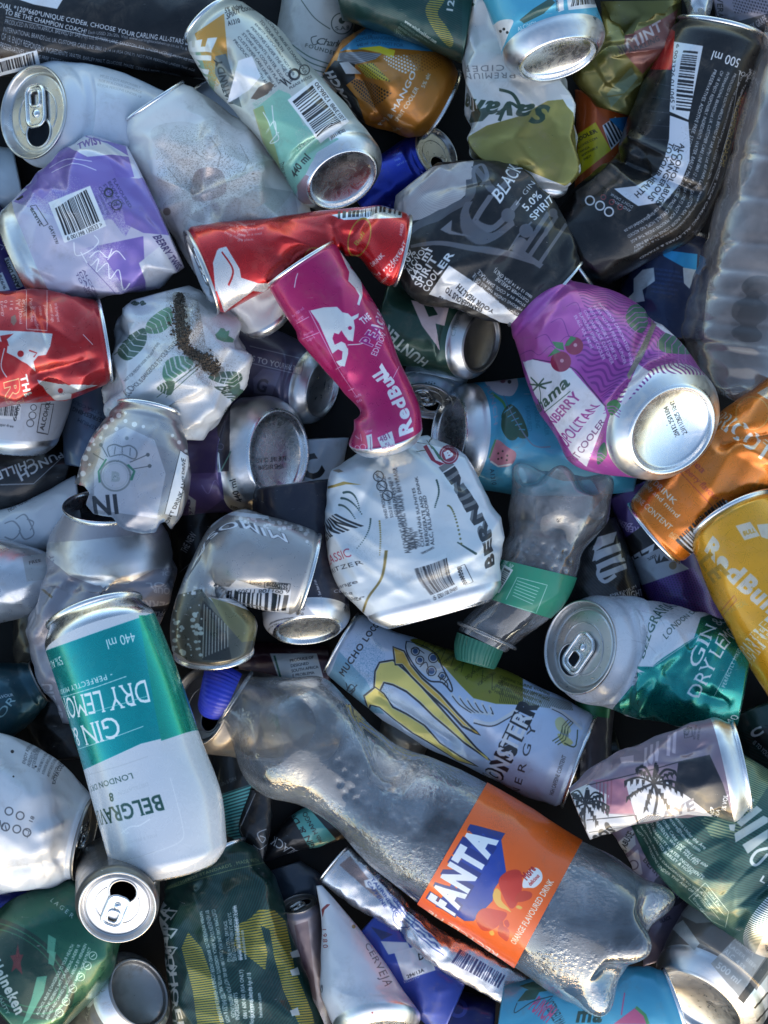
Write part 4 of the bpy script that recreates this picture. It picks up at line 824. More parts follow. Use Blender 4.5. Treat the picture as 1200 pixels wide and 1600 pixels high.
c.para(['ALCOHOL ABUSE IS DANGEROUS', 'TO YOUR HEALTH', 'ENJOY RESPONSIBLY. NOT FOR', 'PERSONS UNDER THE AGE OF 18', 'INGREDIENTS: WATER, SUGAR', 'STORE IN A COOL DRY PLACE', 'CUSTOMER CARE LINE 0860 12', 'PRODUCED IN SOUTH AFRICA'], *Q(2, 60, 80, 245, 330), 8.4, '#30343a', 4.6)
c.circle(*Q(2, 200, 332), 9.5, INK, 0, 6).circle(*Q(2, 245, 312), 8.5, INK, 0, 7).text('PLEASE RECYCLE', *Q(2, 180, 400, 280, 345), INK, 4).line(PP(2, 135, 355, 170, 385, 150, 350, 185, 375), 2, INK)
c.poly(PP(2, 20, 490, 130, 400, 180, 420, 240, 560, 400, 620, 300, 680, 190, 900, 100, 740), '#8fc4b0', .3).speckle(PP(2, 10, 460, 150, 380, 330, 640, 200, 860), '#7fbfa8', 5, .35, .3).speckle(PP(2, 200, 560, 420, 600, 420, 660, 230, 760), '#c3c7bf', 5, .55, .3)
c.poly(PP(2, 15, 490, 60, 470, 110, 640, 140, 760, 60, 640), '#a3a455', .3, a=.6).poly(PP(2, 210, 830, 250, 780, 420, 850, 230, 960), '#b98d92', .8, a=.8).poly(PP(2, -50, 270, 10, 250, 50, 340, 0, 400, -60, 440, -100, 460), '#e2e5ea', 0)
c.poly(PP(2, 5, 440, 40, 390, 90, 365, 110, 380, 80, 420, 30, 445), '#5c5145', 0).barcode(*Q(2, 410, 550, 280, 380), 40, seed=12, digits='6 001398 128630').poly(PP(2, 350, 610, 425, 575, 435, 590, 360, 630), '#e2e5e6').text('J11118J202', *Q(2, 365, 620, 430, 585), INK, 4.5, .02)
c.text('440 ml', *Q(2, 208, 795, 275, 705), '#24282b', 12, .02).para(['STORE IN A', 'LIME FLAVOUR', 'COOLER'], *Q(2, 130, 730, 165, 820), 7, '#2c4a40', 4.6, .01)
for q in ((60, 500, 90, 560, 70, 600, 110, 540, 120, 600), (100, 470, 110, 560, 130, 620, 90, 640, 130, 590)): c.line(PP(2, *q), 1.6, '#e4eeea', .2, rnd=True)
c.done()
c = Can('bent black lager can with a red patch and barcode at the top right', [(1046, 50, 1196, 80), (1004, 128, 1166, 152), (976, 196, 1146, 226), (958, 240, 1122, 306), (925, 270, 1085, 372), (898, 296, 1030, 402), (874, 322, 952, 444)], ('lid', -.2), ('lid', -.1), '#0c0c0e', .15, coat=.3, rough=.3, cr=1.8, bf=.8, nk=.8,
        creases=[(950, 240, 1085, 300, -15, 18), (905, 305, 985, 238, 8, 16), (985, 215, 1060, 250, 8, 14), (960, 262, 1040, 330, 7, 14)], dents=[(1000, 255, 40, 12)])
c.poly(PP(3, 700, 230, 740, 120, 785, 140, 770, 312, 660, 310), '#b21d1d', .6)
for i in range(5): c.line(PP(3, 690 - i * 12, 370 + i * 62, 765 - i * 2, 385 + i * 60), 1.2, '#33343a')
c.poly(PP(3, 780, 185, 910, 205, 845, 535, 760, 498), '#d9dce0').barcode(*Q(3, 822, 225, 790, 490), 25, seed=13, bgc=None).text('6 003326 011045 >', *Q(3, 792, 195, 768, 490), INK, 6)
c.text('500 ml', *Q(3, 1080, 265, 955, 225), '#e6e7e9', 15, .01).para(['5,5%', 'ALC/VOL'], *Q(3, 1150, 320, 1080, 290), -9, '#e6e7e9', 7)
c.text('DIAL *120*660*UNIQUE CODE#, CHOOSE YOUR CARLING ALL-STARS & STAND', *Q(3, 1120, 315, 625, 1150), '#d8dadd', 7, .015)
c.text('TO BE THE CHAMPION COACH! Each USSD 20c/20s. Visit www.carlingblacklabelcup.co.za Ts & Cs apply', *Q(3, 1085, 330, 600, 1120), '#d8dadd', 5.5)
c.text('*120*660*UNIQUE CODE', *Q(3, 1090, 410, 1035, 720), '#a83226', 6, .01).text('THE CHAMPION COACH!', *Q(3, 1072, 425, 985, 740), '#a8945a', 7, .01)
for i, tx in enumerate(['PRODUCED IN SOUTH AFRICA. BREWED BY SAB (Pty) Ltd, 65 PARK LANE, SANDTON, RSA. UNDER LICENSE FROM AB INBEV', 'INTERNATIONAL BRANDS Ltd, UK. CUSTOMER CARE LINE 0860 12 14 14 (RSA ONLY). NOT FOR PERSONS UNDER THE AGE', 'OF 18. ENJOY RESPONSIBLY. INGREDIENTS: WATER, BARLEY MALT, GLUCOSE, MAIZE, CEREALS, HOPS. NO ADDED', 'PRESERVATIVES. ADDITIVE FREE. STORE IN A COOL DRY PLACE. www.carlingblacklabel.co.za']):
    c.text(tx, *Q(3, 1050 - i * 30, 325 - i * 6, 598 - i * 14, 1100 - i * 24), '#d8dadd', 6, .008)
c.line(PP(3, 1075, 315, 1040, 520, 980, 740, 930, 870), 1, '#c9ccd0', rnd=True)
c.poly(PP(3, 762, 515, 845, 545, 852, 640, 850, 720, 810, 820, 740, 900, 620, 920, 560, 880, 512, 842, 610, 830, 700, 780, 740, 700, 758, 620), '#ccd2dc')
c.text('ALCOHOL ABUSE', *Q(3, 808, 640, 698, 905), INK, 8, .015).text('IS DANGEROUS', *Q(3, 785, 645, 660, 885), INK, 8, .015).text('TO YOUR HEALTH', *Q(3, 760, 632, 600, 868), INK, 8, .015)
c.para(['DON\'T DRINK', 'AND DRIVE'], *Q(3, 600, 920, 500, 860), -7, '#b9bcc0', 4.5, .02)
for x, y in ((405, 895), (450, 918), (490, 945)): c.circle(*Q(3, x, y), 8, '#cfd2d6', 0, 5.5)
for x, y in ((465, 880), (502, 902), (540, 925)): c.circle(*Q(3, x, y), 4.5, '#8a3030', 0, 3)
c.text('5% VOL', *Q(3, 925, 1000, 860, 1035), '#8c8f94', 7).done()

# ---- clear bottles
def pet_mat(name, tint=(.9, .92, .93), haze=.3, droplets=1.0, dirt=.1, hz_col=(.52, .6, .70, 1)):  # default bluish haze colour also stands in for sky reflected in the droplets
    m, t, b = new_mat(name); t.nodes.remove(b); out = t.nodes['Material Output']
    co = node(t, 'ShaderNodeTexCoord').outputs['Object']
    vo = node(t, 'ShaderNodeTexVoronoi'); vo.inputs['Scale'].default_value = 260; vo.feature = 'SMOOTH_F1'; vo.inputs['Smoothness'].default_value = .35; t.links.new(co, vo.inputs['Vector'])
    vo2 = node(t, 'ShaderNodeTexVoronoi'); vo2.inputs['Scale'].default_value = 620; t.links.new(co, vo2.inputs['Vector'])
    big = noise(t, co, 26, 5, .6, .6); mid = noise(t, co, 90, 4)
    wet = mrange(t, big, .40, .64)
    drop = math_n(t, 'ADD', mrange(t, vo.outputs['Distance'], .1, .5, 1, 0), math_n(t, 'MULTIPLY', mrange(t, vo2.outputs['Distance'], .1, .5, 1, 0), .5))
    hgt = math_n(t, 'ADD', math_n(t, 'MULTIPLY', drop, math_n(t, 'MULTIPLY', wet, droplets)), math_n(t, 'MULTIPLY', mid, .5))
    nm = bump(t, hgt, .38, .0006)
    tr = node(t, 'ShaderNodeBsdfTransparent'); lw0 = node(t, 'ShaderNodeLayerWeight'); lw0.inputs[0].default_value = .5
    t.links.new(mixc(t, mrange(t, math_n(t, 'POWER', lw0.outputs['Facing'], 2.2), 0, 1, 0, .8), (*tint, 1), (.22, .24, .26, 1)), tr.inputs[0])  # tint darkens towards grazing edges, painting in the dark outline of refraction
    gl = node(t, 'ShaderNodeBsdfGlossy'); gl.inputs['Roughness'].default_value = .09; gl.inputs[0].default_value = (.95, .97, 1, 1); t.links.new(nm, gl.inputs['Normal']); t.links.new(mrange(t, wet, 0, 1, .06, .22), gl.inputs['Roughness'])
    df = node(t, 'ShaderNodeBsdfDiffuse'); t.links.new(nm, df.inputs['Normal'])
    t.links.new(mixc(t, math_n(t, 'MULTIPLY', mrange(t, mid, .5, .7), dirt * 3), hz_col, (.2, .17, .13, 1)), df.inputs[0])
    lw = node(t, 'ShaderNodeLayerWeight'); lw.inputs[0].default_value = .28; t.links.new(nm, lw.inputs['Normal'])
    f = mrange(t, lw.outputs['Facing'], 0, 1, .045, .55)
    hz = math_n(t, 'MULTIPLY', math_n(t, 'ADD', mrange(t, wet, 0, 1, .08, .8), math_n(t, 'MULTIPLY', mid, .3)), haze)
    m1 = node(t, 'ShaderNodeMixShader'); t.links.new(hz, m1.inputs[0]); t.links.new(tr.outputs[0], m1.inputs[1]); t.links.new(df.outputs[0], m1.inputs[2])
    m2 = node(t, 'ShaderNodeMixShader'); t.links.new(f, m2.inputs[0]); t.links.new(m1.outputs[0], m2.inputs[1]); t.links.new(gl.outputs[0], m2.inputs[2])
    t.links.new(m2.outputs[0], out.inputs[0]); return m
def plastic(name, c, rough=.35, dirt=.3):
    m, t, b = new_mat(name); co = node(t, 'ShaderNodeTexCoord').outputs['Object']
    rgb = node(t, 'ShaderNodeRGB'); rgb.outputs[0].default_value = c; z = node(t, 'ShaderNodeValue'); z.outputs[0].default_value = 0
    cc, me, ro, ht = wear(t, co, rgb.outputs[0], z.outputs[0], rough, dirt, chips=.1)
    t.links.new(cc, b.inputs['Base Color']); t.links.new(ro, b.inputs['Roughness']); t.links.new(bump(t, ht, .2, .0006), b.inputs['Normal']); return m

class Band(Label):
    pass
class Sub: pass
class Bottle:
    def __init__(s, label, st, mat, A=('torn', None), B=('pet', -.1), k=.35, dz=0.0, cr=3, dents=(), creases=(), bf=.92, feet=.12, phase=0.0, name='plastic_bottle', ribs=None, lam=1.0):
        seed = len(STATS) + 1
        s.L = L = Loft(st, A, B, bf, cr, seed, dents, creases, lam=lam)
        e = L.ends['B']; n = 26; u = np.linspace(0, 1, n)[1:]
        foot = np.cos(5 * L.th + phase)
        G = []
        for q in u:                      # a bottle base with five feet round a hollow centre
            r = math.cos(q * np.pi / 2) ** .55; h = .52 * math.sin(q * np.pi / 2) ** .9
            am = feet * math.sin(min(q * 1.25, 1) * np.pi) ** 1.0
            rad = r * (1 + am * .9 * foot); hh = h * (1 - .45 * q ** 4) + am * 1.1 * foot
            G.append(e['C'] + (rad * np.sin(L.th))[:, None] * e['W'] + (rad * np.cos(L.th))[:, None] * e['B'] + (hh * e['R'])[:, None] * e['n'])
        s.P = np.concatenate([L.P, np.array(G)], 0)
        if ribs is not None:
            y = L.len / L.len[-1]
            d = sum(-dp * np.exp(-((y - c) / wd) ** 2) for c, wd, dp in ribs)
            s.P[:L.n] += L.N * d[:, None, None]
        s.z0 = rest(s.P.reshape(-1, 3), k, dz); STATS.append((label[:30], round(s.z0)))
        s.root = bpy.data.objects.new(name, None); col.objects.link(s.root); s.root['label'] = label; s.root['category'] = 'plastic bottle'; s.root['group'] = 'discarded plastic bottles on the pile'
        W = world(s.P.reshape(-1, 3), s.z0); lo, hi = W.min(0), W.max(0); s.org = np.array([(lo[0] + hi[0]) / 2, (lo[1] + hi[1]) / 2, lo[2]]); s.root.location = s.org
        s.add('body', s.P, mat)
    def add(s, name, G, mat, parent=None, uv=None, wrap=True):
        return link(name, grid_mesh(name, world(G, s.z0) - s.org, uv=uv, wrap=wrap), parent or s.root, [mat])
    def rows_at(s, x, y):
        c = s.L.c; return int(np.argmin(np.hypot(c[:, 0] - x, c[:, 1] - y)))
    def band(s, x0, y0, x1, y1, colr, metal=0.0, off=1.6):
        i0, i1 = sorted((s.rows_at(x0, y0), s.rows_at(x1, y1))); L = s.L
        b = Sub(); b.P = s.P[i0:i1 + 1] + L.N[i0:i1 + 1] * off; b.th = L.th; b.n = i1 + 1 - i0; b.len = L.len[i0:i1 + 1] - L.len[i0]; b.v = b.len / b.len[-1]; b.circ = L.circ
        lb = Band(); lb.setup(b, colr, metal, 1.8); s.lb = lb; return lb
    def band_done(s, name='label', rough=.4, dirt=.35):
        lb = s.lb; m = print_mat('printed_film', lb.image('label_print'), rough, dirt, (.16, .125, .09, 1), .5, .15)
        s.add(name, lb.L.P, m, uv=lb.L.v)
    def cap(s, st, colr, h=None, ridges=36):
        """a ribbed screw cap with its closed top, traced like the rest"""
        L = Loft(st, ('flat', None), ('torn', None), .97, 0, 1)
        G = L.P.copy(); rd = (np.cos(L.th * ridges) > 0).astype(float)
        k = np.linspace(0, 1, L.n)
        G[L.mA + 2:] += L.N[L.mA + 2:] * (rd[None, :, None] * 1.1)
        s.add('cap', G, plastic('cap_plastic', colr, .32, .3))
    def ring(s, x, y, r, mat, t=3.0):
        i = s.rows_at(x, y); c = s.L.c[i]; P = s.L.P[i]
        path = c + (P - c) * r; s.add('neck_ring', tube_pts(path, t, 8), mat)

CLEAR = pet_mat('clear_plastic', haze=.30, droplets=1.4)
CLEAR_GREY = pet_mat('cloudy_plastic', (.92, .90, .88), .36, .4, .2, (.64, .63, .64, 1))
CLEAR_PLAIN = pet_mat('scuffed_clear_plastic', (.95, .88, .84), .24, .15, .12, (.78, .68, .63, 1))

# ---- upper part of the pile
b = Bottle('large ribbed clear plastic bottle without label, lying along the right edge', [(1196, 40, 1330, 80), (1178, 100, 1335, 130), (1150, 200, 1322, 225), (1125, 290, 1308, 310), (1098, 385, 1290, 400), (1072, 470, 1275, 490), (1064, 520, 1262, 545), (1082, 575, 1245, 600)], CLEAR_PLAIN, B=('pet', -.1), cr=1.5, k=.3, feet=.06, phase=.6,
           ribs=[(c, .016, 3.5) for c in (.35, .47, .6, .68, .76, .84, .92)])
for q in ((1165, 170, 1150, 330, 300), (1155, 190, 1140, 340, 310)): pass
c = b.band(1240, 180, 1200, 370, '#b9b2b5', .0, -2.0) if False else None

c = Can('white tropical can with green leaves crumpled into a ball, dark soil lying on it', [(206, 470, 296, 446), (180, 506, 362, 486), (166, 552, 389, 540), (158, 610, 383, 600), (163, 645, 345, 655), (195, 680, 318, 688)], None, None, '#d3d4d6', .1, cr=11, bf=.75, dirt=.7, chips=.8, dents=[(240, 520, 30, 8), (330, 600, 34, 10)],
        creases=[(310, 455, 290, 540, 8, 22), (380, 560, 310, 655, 9, 20), (175, 510, 240, 560, -9, 22), (240, 600, 300, 570, 8, 24), (205, 470, 200, 640, 7, 20), (345, 575, 380, 520, -9, 18)])
def leaf(c, n, pts, colr, vein='#d3d4d6', nv=5, w=1.5):
    P = PP(n, *pts); c.poly(P, colr, .1, rnd=True); p = np.array(P); m = p.mean(0)
    a = np.argmax(np.hypot(*(p - m).T)); tip = p[a]; d = (m - tip); L_ = np.hypot(*d) + 1e-6; u = d / L_
    for i in range(nv):
        o = tip + d * (.35 + .33 * i); sd = np.array([-u[1], u[0]]) * L_ * .9
        c.line([o, o + sd - u * L_ * .35], w, vein).line([o, o - sd - u * L_ * .35], w, vein)
leaf(c, 4, (525, 460, 560, 400, 640, 350, 655, 400, 630, 450, 570, 495), '#44604f'); leaf(c, 4, (655, 370, 660, 320, 720, 270, 760, 260, 770, 320, 720, 370), '#5c8a68')
leaf(c, 4, (725, 560, 740, 500, 790, 475, 850, 485, 860, 520, 800, 560, 750, 590), '#57856a'); leaf(c, 4, (700, 620, 740, 590, 780, 590, 760, 650), '#44604f', nv=3); leaf(c, 4, (930, 570, 990, 545, 1070, 550, 1075, 590, 1000, 600), '#3f5a4c'); leaf(c, 4, (1030, 560, 1070, 600, 1060, 660, 1020, 620), '#4a6a57', nv=3)
c.poly(PP(4, 960, 380, 975, 365, 985, 350, 1000, 352, 1010, 365, 1025, 360, 1020, 385, 1045, 400, 1040, 415, 1000, 412, 970, 400), '#5c9070').text('Bahama', *Q(4, 955, 610, 1000, 740), '#3a4d42', 20, .03, shear=.3)
c.line(PP(4, 510, 470, 620, 380, 760, 330), 1.6, '#6a7a70').line(PP(4, 700, 660, 890, 510), 1.6, '#44604f').line(PP(4, 740, 660, 895, 520), 1.2, '#44604f').text('ALCOHOL IS DANGEROUS TO YOUR HEALTH', *Q(4, 572, 662, 800, 410), '#3b3f44', 7, .005).text('NOT FOR PERSONS UNDER THE AGE OF 18 YEARS', *Q(4, 560, 590, 715, 420), '#3b3f44', 4.2)
c.text('a', *Q(4, 600, 250, 625, 235), '#2f4a3a', 12, .05).text('a', *Q(4, 630, 250, 655, 240), '#2f4a3a', 10, .05).speckle(PP(4, 580, 230, 780, 170, 1100, 400, 1100, 560, 900, 780, 700, 600), '#9b958c', 3, .7, 0)
c.poly(PP(4, 770, 200, 820, 210, 850, 330, 840, 430, 900, 470, 1000, 530, 960, 570, 880, 520, 810, 440, 790, 330), '#6b5a46', 0, a=.45, rnd=True).speckle(PP(4, 740, 180, 880, 200, 920, 430, 1060, 540, 960, 640, 820, 520, 740, 340), '#5a4a38', 3, .5, 0)
leafy = c.done()

c = Can('crushed silver berries can with its round top torn open, behind the upright teal can', [(72, 864, 268, 856), (58, 908, 284, 896), (38, 975, 264, 958), (48, 1045, 250, 1040), (98, 1130, 252, 1130)], ('open', .38), None, '#a8a5ad', .4, cr=7, rough=.38, bf=.8, nk=1.9, creases=[(105, 905, 60, 990, 9, 18), (45, 960, 70, 1060, 7, 16), (80, 860, 110, 910, -10, 20), (90, 1020, 70, 1090, 8, 20)], dents=[(170, 935, 60, 12), (95, 990, 30, 12)])
c.poly([(30, 890), (75, 865), (110, 900), (150, 915), (200, 912), (240, 890), (290, 880), (300, 1140), (60, 1140)], '#8f8c95', .3).poly([(60, 850), (280, 830), (285, 885), (240, 890), (200, 912), (150, 915), (110, 900), (70, 868)], '#cfcfd2', .9)
c.text('BERRIES', *Q(7, 775, 430, 565, 425), '#c2c0c6', 13, .03).text('FLAVOUR', *Q(7, 800, 380, 675, 365), '#c2c0c6', 10, .03).text('ALC. % VOL', *Q(7, 790, 335, 650, 345), '#c2c0c6', 7, .02).para(['440 ML', '8% VOL'], *Q(7, 775, 265, 715, 270), -9, '#c2c0c6', 7).poly(PP(7, 560, 465, 780, 440, 790, 500, 640, 490), '#33333a', .4).text('APPLE', *Q(7, 770, 485, 690, 475), '#b9b6ba', 7, .02)
c.text('WILD RED BERRIES', *Q(7, 105, 620, 200, 230), '#c2c0c8', 14, .03).text('STRAWBERRY', *Q(7, 205, 400, 240, 220), '#9a96a0', 7, .02).text('CIDER', *Q(7, 150, 790, 230, 960), '#c2c0c8', 16, .03).poly(PP(7, 185, 362, 235, 405, 230, 415, 180, 372), '#6d5638', 0).done()
c = Can('silver sparkling wine can with a crown and arrows emblem, ripped open along its lower edge', [(170, 648, 286, 672), (148, 668, 296, 700), (126, 706, 303, 734), (110, 755, 299, 778), (98, 800, 282, 812), (94, 842, 262, 842)], ('lid', -.25), ('torn', None), '#98969a', .8, cr=4.5, bf=.78, rough=.3, k=.3,
        holeback=True, hole=[[(40, 766), (92, 764), (108, 757), (118, 756), (132, 760), (140, 770), (134, 788), (146, 803), (160, 806), (176, 808), (184, 820), (196, 828), (222, 834), (243, 832), (250, 818), (258, 815), (266, 826), (276, 828), (300, 880), (40, 880)]])
for i, (x, y, r) in enumerate([(530, 740, 9), (560, 765, 7), (600, 780, 9), (500, 760, 8), (470, 790, 10), (520, 800, 7), (430, 800, 8), (410, 850, 10), (450, 840, 6), (395, 890, 9), (380, 930, 11), (350, 960, 9), (370, 1000, 10), (345, 1010, 7), (560, 730, 5), (480, 740, 6), (420, 870, 5), (640, 790, 6), (770, 830, 6), (800, 860, 7), (830, 900, 6), (845, 960, 7), (400, 960, 5), (330, 1030, 8)]): c.circle(*Q(4, x, y), r * .45, '#d3d2d4', .4)
c.poly(PP(4, 470, 840, 560, 790, 690, 850, 740, 1000, 700, 1200, 420, 1160, 420, 990), '#b4b4bc', .6)
c.circle(*Q(4, 515, 1010), 25, '#7a8084', .5, 22).circle(*Q(4, 515, 1010), 20, '#9aa0a4', .5, 19).text('B', *Q(4, 495, 1032, 540, 1035), '#9aa0a2', 14, .06)
c.line(PP(4, 475, 935, 440, 990, 445, 1040), 3.5, '#3f7a66').line(PP(4, 570, 960, 600, 990, 585, 1030), 3.5, '#3f7a66')
c.line(PP(4, 490, 925, 480, 885, 510, 870, 545, 880, 580, 875, 610, 900, 600, 935, 545, 915, 490, 925), 2, '#70757a', rnd=True).line(PP(4, 510, 915, 515, 880), 1.5, '#70757a').line(PP(4, 545, 910, 546, 880), 1.5, '#70757a').line(PP(4, 580, 920, 582, 885), 1.5, '#70757a')
for q in ((450, 870, 480, 925), (415, 910, 465, 940), (580, 950, 660, 915), (590, 980, 675, 965)):
    c.line(PP(4, *q), 1.5, '#5c6166')
c.circle(*Q(4, 450, 872), 3, '#5c6166').circle(*Q(4, 660, 916), 3, '#5c6166').circle(*Q(4, 668, 966), 3, '#5c6166').circle(*Q(4, 566, 842), 3, '#80858a')
c.text('NI', *Q(4, 420, 1190, 540, 1175), '#30333a', 30, .03).poly(PP(4, 735, 1180, 805, 895, 850, 930, 790, 1190), '#d6d9de', 0).line(PP(4, 735, 1180, 805, 895, 848, 928, 790, 1195), 1, INK).text("DON'T DRINK AND DRIVE", *Q(4, 745, 1240, 828, 935), INK, 7, .015).done()
c = Can('red energy drink can with a pale bull emblem at the left edge, partly crushed', [(-100, 458, -80, 650), (-20, 450, -10, 640), (40, 449, 60, 632), (95, 455, 112, 626), (141, 467, 163, 602)], None, ('lid', -.06), '#b01c1f', .6, cr=5, bf=.75, nk=.4, dents=[(90, 610, 36, 14)], creases=[(60, 585, 150, 560, -8, 18), (50, 490, 70, 540, 6, 18)], rough=.3)
SILV = '#c8c9cb'
c.poly(PP(4, -20, 360, 120, 365, 235, 375, 225, 430, 205, 470, 170, 475, 150, 500, 160, 545, 120, 510, 100, 500, 70, 480, 30, 460, 35, 420, 0, 410), SILV, .55).poly(PP(4, 0, 385, 60, 375, 30, 400, 40, 430, 10, 420), '#b01c1f', .6).circle(*Q(4, 92, 465), 5, '#b01c1f', .6).line(PP(4, 130, 450, 165, 462, 150, 480), 2, '#b01c1f', .6).line(PP(4, 20, 440, 5, 520, 30, 570), 1.6, SILV, .5, rnd=True)
c.poly(PP(4, 165, 580, 260, 600, 440, 605, 330, 640, 320, 670, 250, 675, 210, 640, 190, 610), SILV, .55).circle(*Q(4, 270, 630), 4, '#b01c1f', .6).text('THE', *Q(4, 90, 565, 115, 660), '#d6e0dc', 11, .04).text('RED', *Q(4, 20, 590, 60, 720), '#b01c1f', 22, .03, out=('#c4aa78', .035))
c.line(PP(4, 118, 180, 118, 355, 210, 362, 210, 180), 1.2, '#d9b3b0').para(['or by pregnant', 'women of age,', 'professionals,', 'children', 'Not recommended'], *Q(4, 243, 240, 260, 350), 8.5, '#e0bcb9', 5.2).para(['Per Single', 'Serving', 'Per 100ml'], *Q(4, 130, 215, 138, 330), 9, '#dcb4b1', 5).para(['451kJ', '11 g', '11 g', '0 g'], *Q(4, 95, 220, 100, 280), 9, '#dcb4b1', 5).para(['Energy', 'Sugars'], *Q(4, 0, 230, 10, 300), 9, '#dcb4b1', 5).line(PP(4, 370, 378, 415, 425), 1.2, '#e4d9d8').poly(PP(4, 50, 300, 68, 290, 75, 320, 62, 340, 48, 325), '#8a5a48', .2).done()

c = Can('flattened black and grey gin cooler can with white lettering, right of the bent red can', [(684, 254, 618, 306), (748, 250, 610, 412), (820, 262, 640, 460), (885, 345, 722, 492), (903, 398, 803, 508)], None, ('lid', -.1), '#0e0f12', .2, coat=.3, cr=6, bf=.42, p=.8, rough=.32, nk=.5, creases=[(620, 320, 690, 262, 6, 14), (690, 420, 780, 380, 5, 30), (840, 300, 790, 420, -5, 30), (660, 300, 760, 280, -6, 20)])
c.poly(PP(2, 640, 860, 700, 790, 830, 740, 1000, 715, 985, 850, 900, 930, 760, 980, 640, 1000), '#a39b9b', .3).stripes(PP(2, 640, 860, 700, 790, 830, 740, 1000, 715, 985, 850, 900, 930, 760, 980, 640, 1000), '#b8b0af', .5, 2.6)
c.line(PP(2, 985, 800, 980, 880, 900, 930, 850, 960, 760, 1000, 720, 1030), 15, '#505157', .3, rnd=True).line(PP(2, 1080, 870, 1020, 960, 1010, 1000, 1080, 1020, 1150, 960, 1200, 900), 9, '#6a6b72', .3, rnd=True).line(PP(2, 980, 900, 960, 960, 1000, 1040, 1080, 1060, 1180, 990), 11, '#5c5d64', .3, rnd=True).line(PP(2, 1000, 740, 1050, 800, 1100, 850, 1160, 800, 1180, 740), 11, '#5c5d64', .3, rnd=True).line(PP(2, 1010, 830, 1000, 760, 1040, 735, 1060, 790, 1030, 830), 7, '#6a6b72', .3, rnd=True)
c.poly(PP(2, 850, 1025, 905, 980, 900, 1030, 1000, 1060, 890, 1045), '#77787f', .3).line(PP(2, 720, 1100, 850, 1085, 1000, 1110, 1160, 1130, 1230, 1145), 6, '#63646b', .3, rnd=True).line(PP(2, 1150, 1130, 1200, 1050, 1260, 990), 3.5, '#63646b', .3)
for q in ((100, 1130, 220, 950), (130, 1150, 260, 960), (60, 1100, 190, 1190), (170, 1190, 300, 1000)): c.line(PP(3, *q), 8, '#5c5d64', .3)
for x, y in ((120, 1030), (95, 1090), (40, 960)): c.circle(*Q(3, x, y), 11, '#5c5d64', .3)
c.line(PP(3, 20, 1130, 170, 1180, 200, 1150), 4, '#5c5d64', .3).circle(*Q(3, 240, 950), 7, '#5c5d64', .3)
c.text('BLACK', *Q(2, 1112, 915, 1252, 725), '#e4e6e8', 21, .01, .07).text('GIN', *Q(3, 115, 875, 165, 815), '#d0d2d5', 8, .0, track=.1).line(PP(3, 75, 915, 100, 880), 1.4, '#d0d2d5').text('5.0%', *Q(3, 122, 945, 195, 875), '#e4e6e8', 12, .02).text('SPIRIT', *Q(3, 158, 985, 245, 895), '#e4e6e8', 12, .02)
c.text('5.0%', *Q(5, 690, 90, 745, 10), '#e4e6e8', 11, .02).text('ALC/VOL', *Q(5, 715, 110, 800, -10), '#e4e6e8', 9, .02).text('440 ml', *Q(5, 740, 140, 820, 0), '#e4e6e8', 11, .03).text('SPIRIT', *Q(5, 765, 170, 850, 35), '#e4e6e8', 12, .03).text('COOLER', *Q(5, 795, 190, 915, 20), '#e4e6e8', 12, .03)
c.poly(PP(5, 800, 200, 890, 70, 1010, 150, 1180, 290, 1200, 300, 1160, 345, 990, 260), '#d5d8dc').text('ABUSE IS', *Q(5, 965, 262, 845, 205), INK, 8.5, .03).text('DANGEROUS TO', *Q(5, 1040, 262, 880, 165), INK, 8.5, .03) .text('YOUR HEALTH', *Q(5, 1092, 272, 935, 150), INK, 9, .04)
c.para(['ENJOY RESPONSIBLY. NOT FOR', 'PERSONS UNDER THE AGE OF 18.', 'STORE IN A COOL DARK PLACE.', 'CUSTOMER CARELINE', '0860 12 14 14 (RSA ONLY).'], *Q(6, 90, 285, -125, 120), 8.5, '#d0d2d5', 5.6, .02).done()
c = Can('creased red energy drink can, bent over the dirty white can and the green-silver can', [(299, 354, 352, 488), (345, 346, 392, 468), (398, 342, 438, 440), (462, 334, 490, 404), (516, 327, 534, 392), (556, 324, 560, 402), (592, 320, 590, 438), (633, 332, 606, 447)], ('lid', .14), ('lid', -.15), '#c01b1e', .62, cr=1.8, rough=.25, bf=.75, nk=.35, k=.35, creases=[(530, 392, 440, 372, 12, 30), (532, 390, 575, 335, -9, 22), (537, 385, 560, 440, 8, 18), (520, 350, 535, 400, -8, 14)], end='dirty', rot=2.0)
c.poly(PP(1, 955, 1190, 975, 1110, 1010, 1100, 1040, 1150, 1070, 1200, 1080, 1260, 1040, 1310, 960, 1300), '#cfd0d3', .4).poly(PP(4, 950, 60, 970, 0, 1050, 60, 1060, 120, 1200, 165, 1180, 190, 1130, 185, 1040, 250, 1000, 280, 960, 160), '#cfd0d3', .4).line(PP(4, 990, 10, 1040, 90, 1020, 160), 3, '#c01b1e', .6, rnd=True)
c.poly(PP(4, 1130, 150, 1200, 150, 1190, 185, 1150, 180), '#cfd0d3', .4).poly(PP(2, 365, 960, 640, 908, 682, 930, 680, 972, 420, 982), '#d5d7da').barcode(*Q(2, 395, 978, 675, 962), 14, seed=16, bgc=None)
c.para(['Energy Vitamins', 'Caffeine Taurine', 'Sugars Per 100ml', 'Carbohydrates'], *Q(1, 1000, 1040, 1090, 1080), -7, '#e0bcb9', 4.2).para(['Consumed', 'responsibly and', 'store in a cool', 'dry place.'], *Q(2, -60, 1010, 60, 1000), 8, '#d9aba8', 4.2)
c.circle(*Q(2, 490, 1060), 17, '#b5862e', .6, 15.2, sq=1.9, rot=.3).text('Bull', *Q(2, 478, 1100, 515, 1040), '#b5862e', 7, .02, shear=.2).circle(*Q(2, 290, 1150), 16, '#b5862e', .6, 14.4)
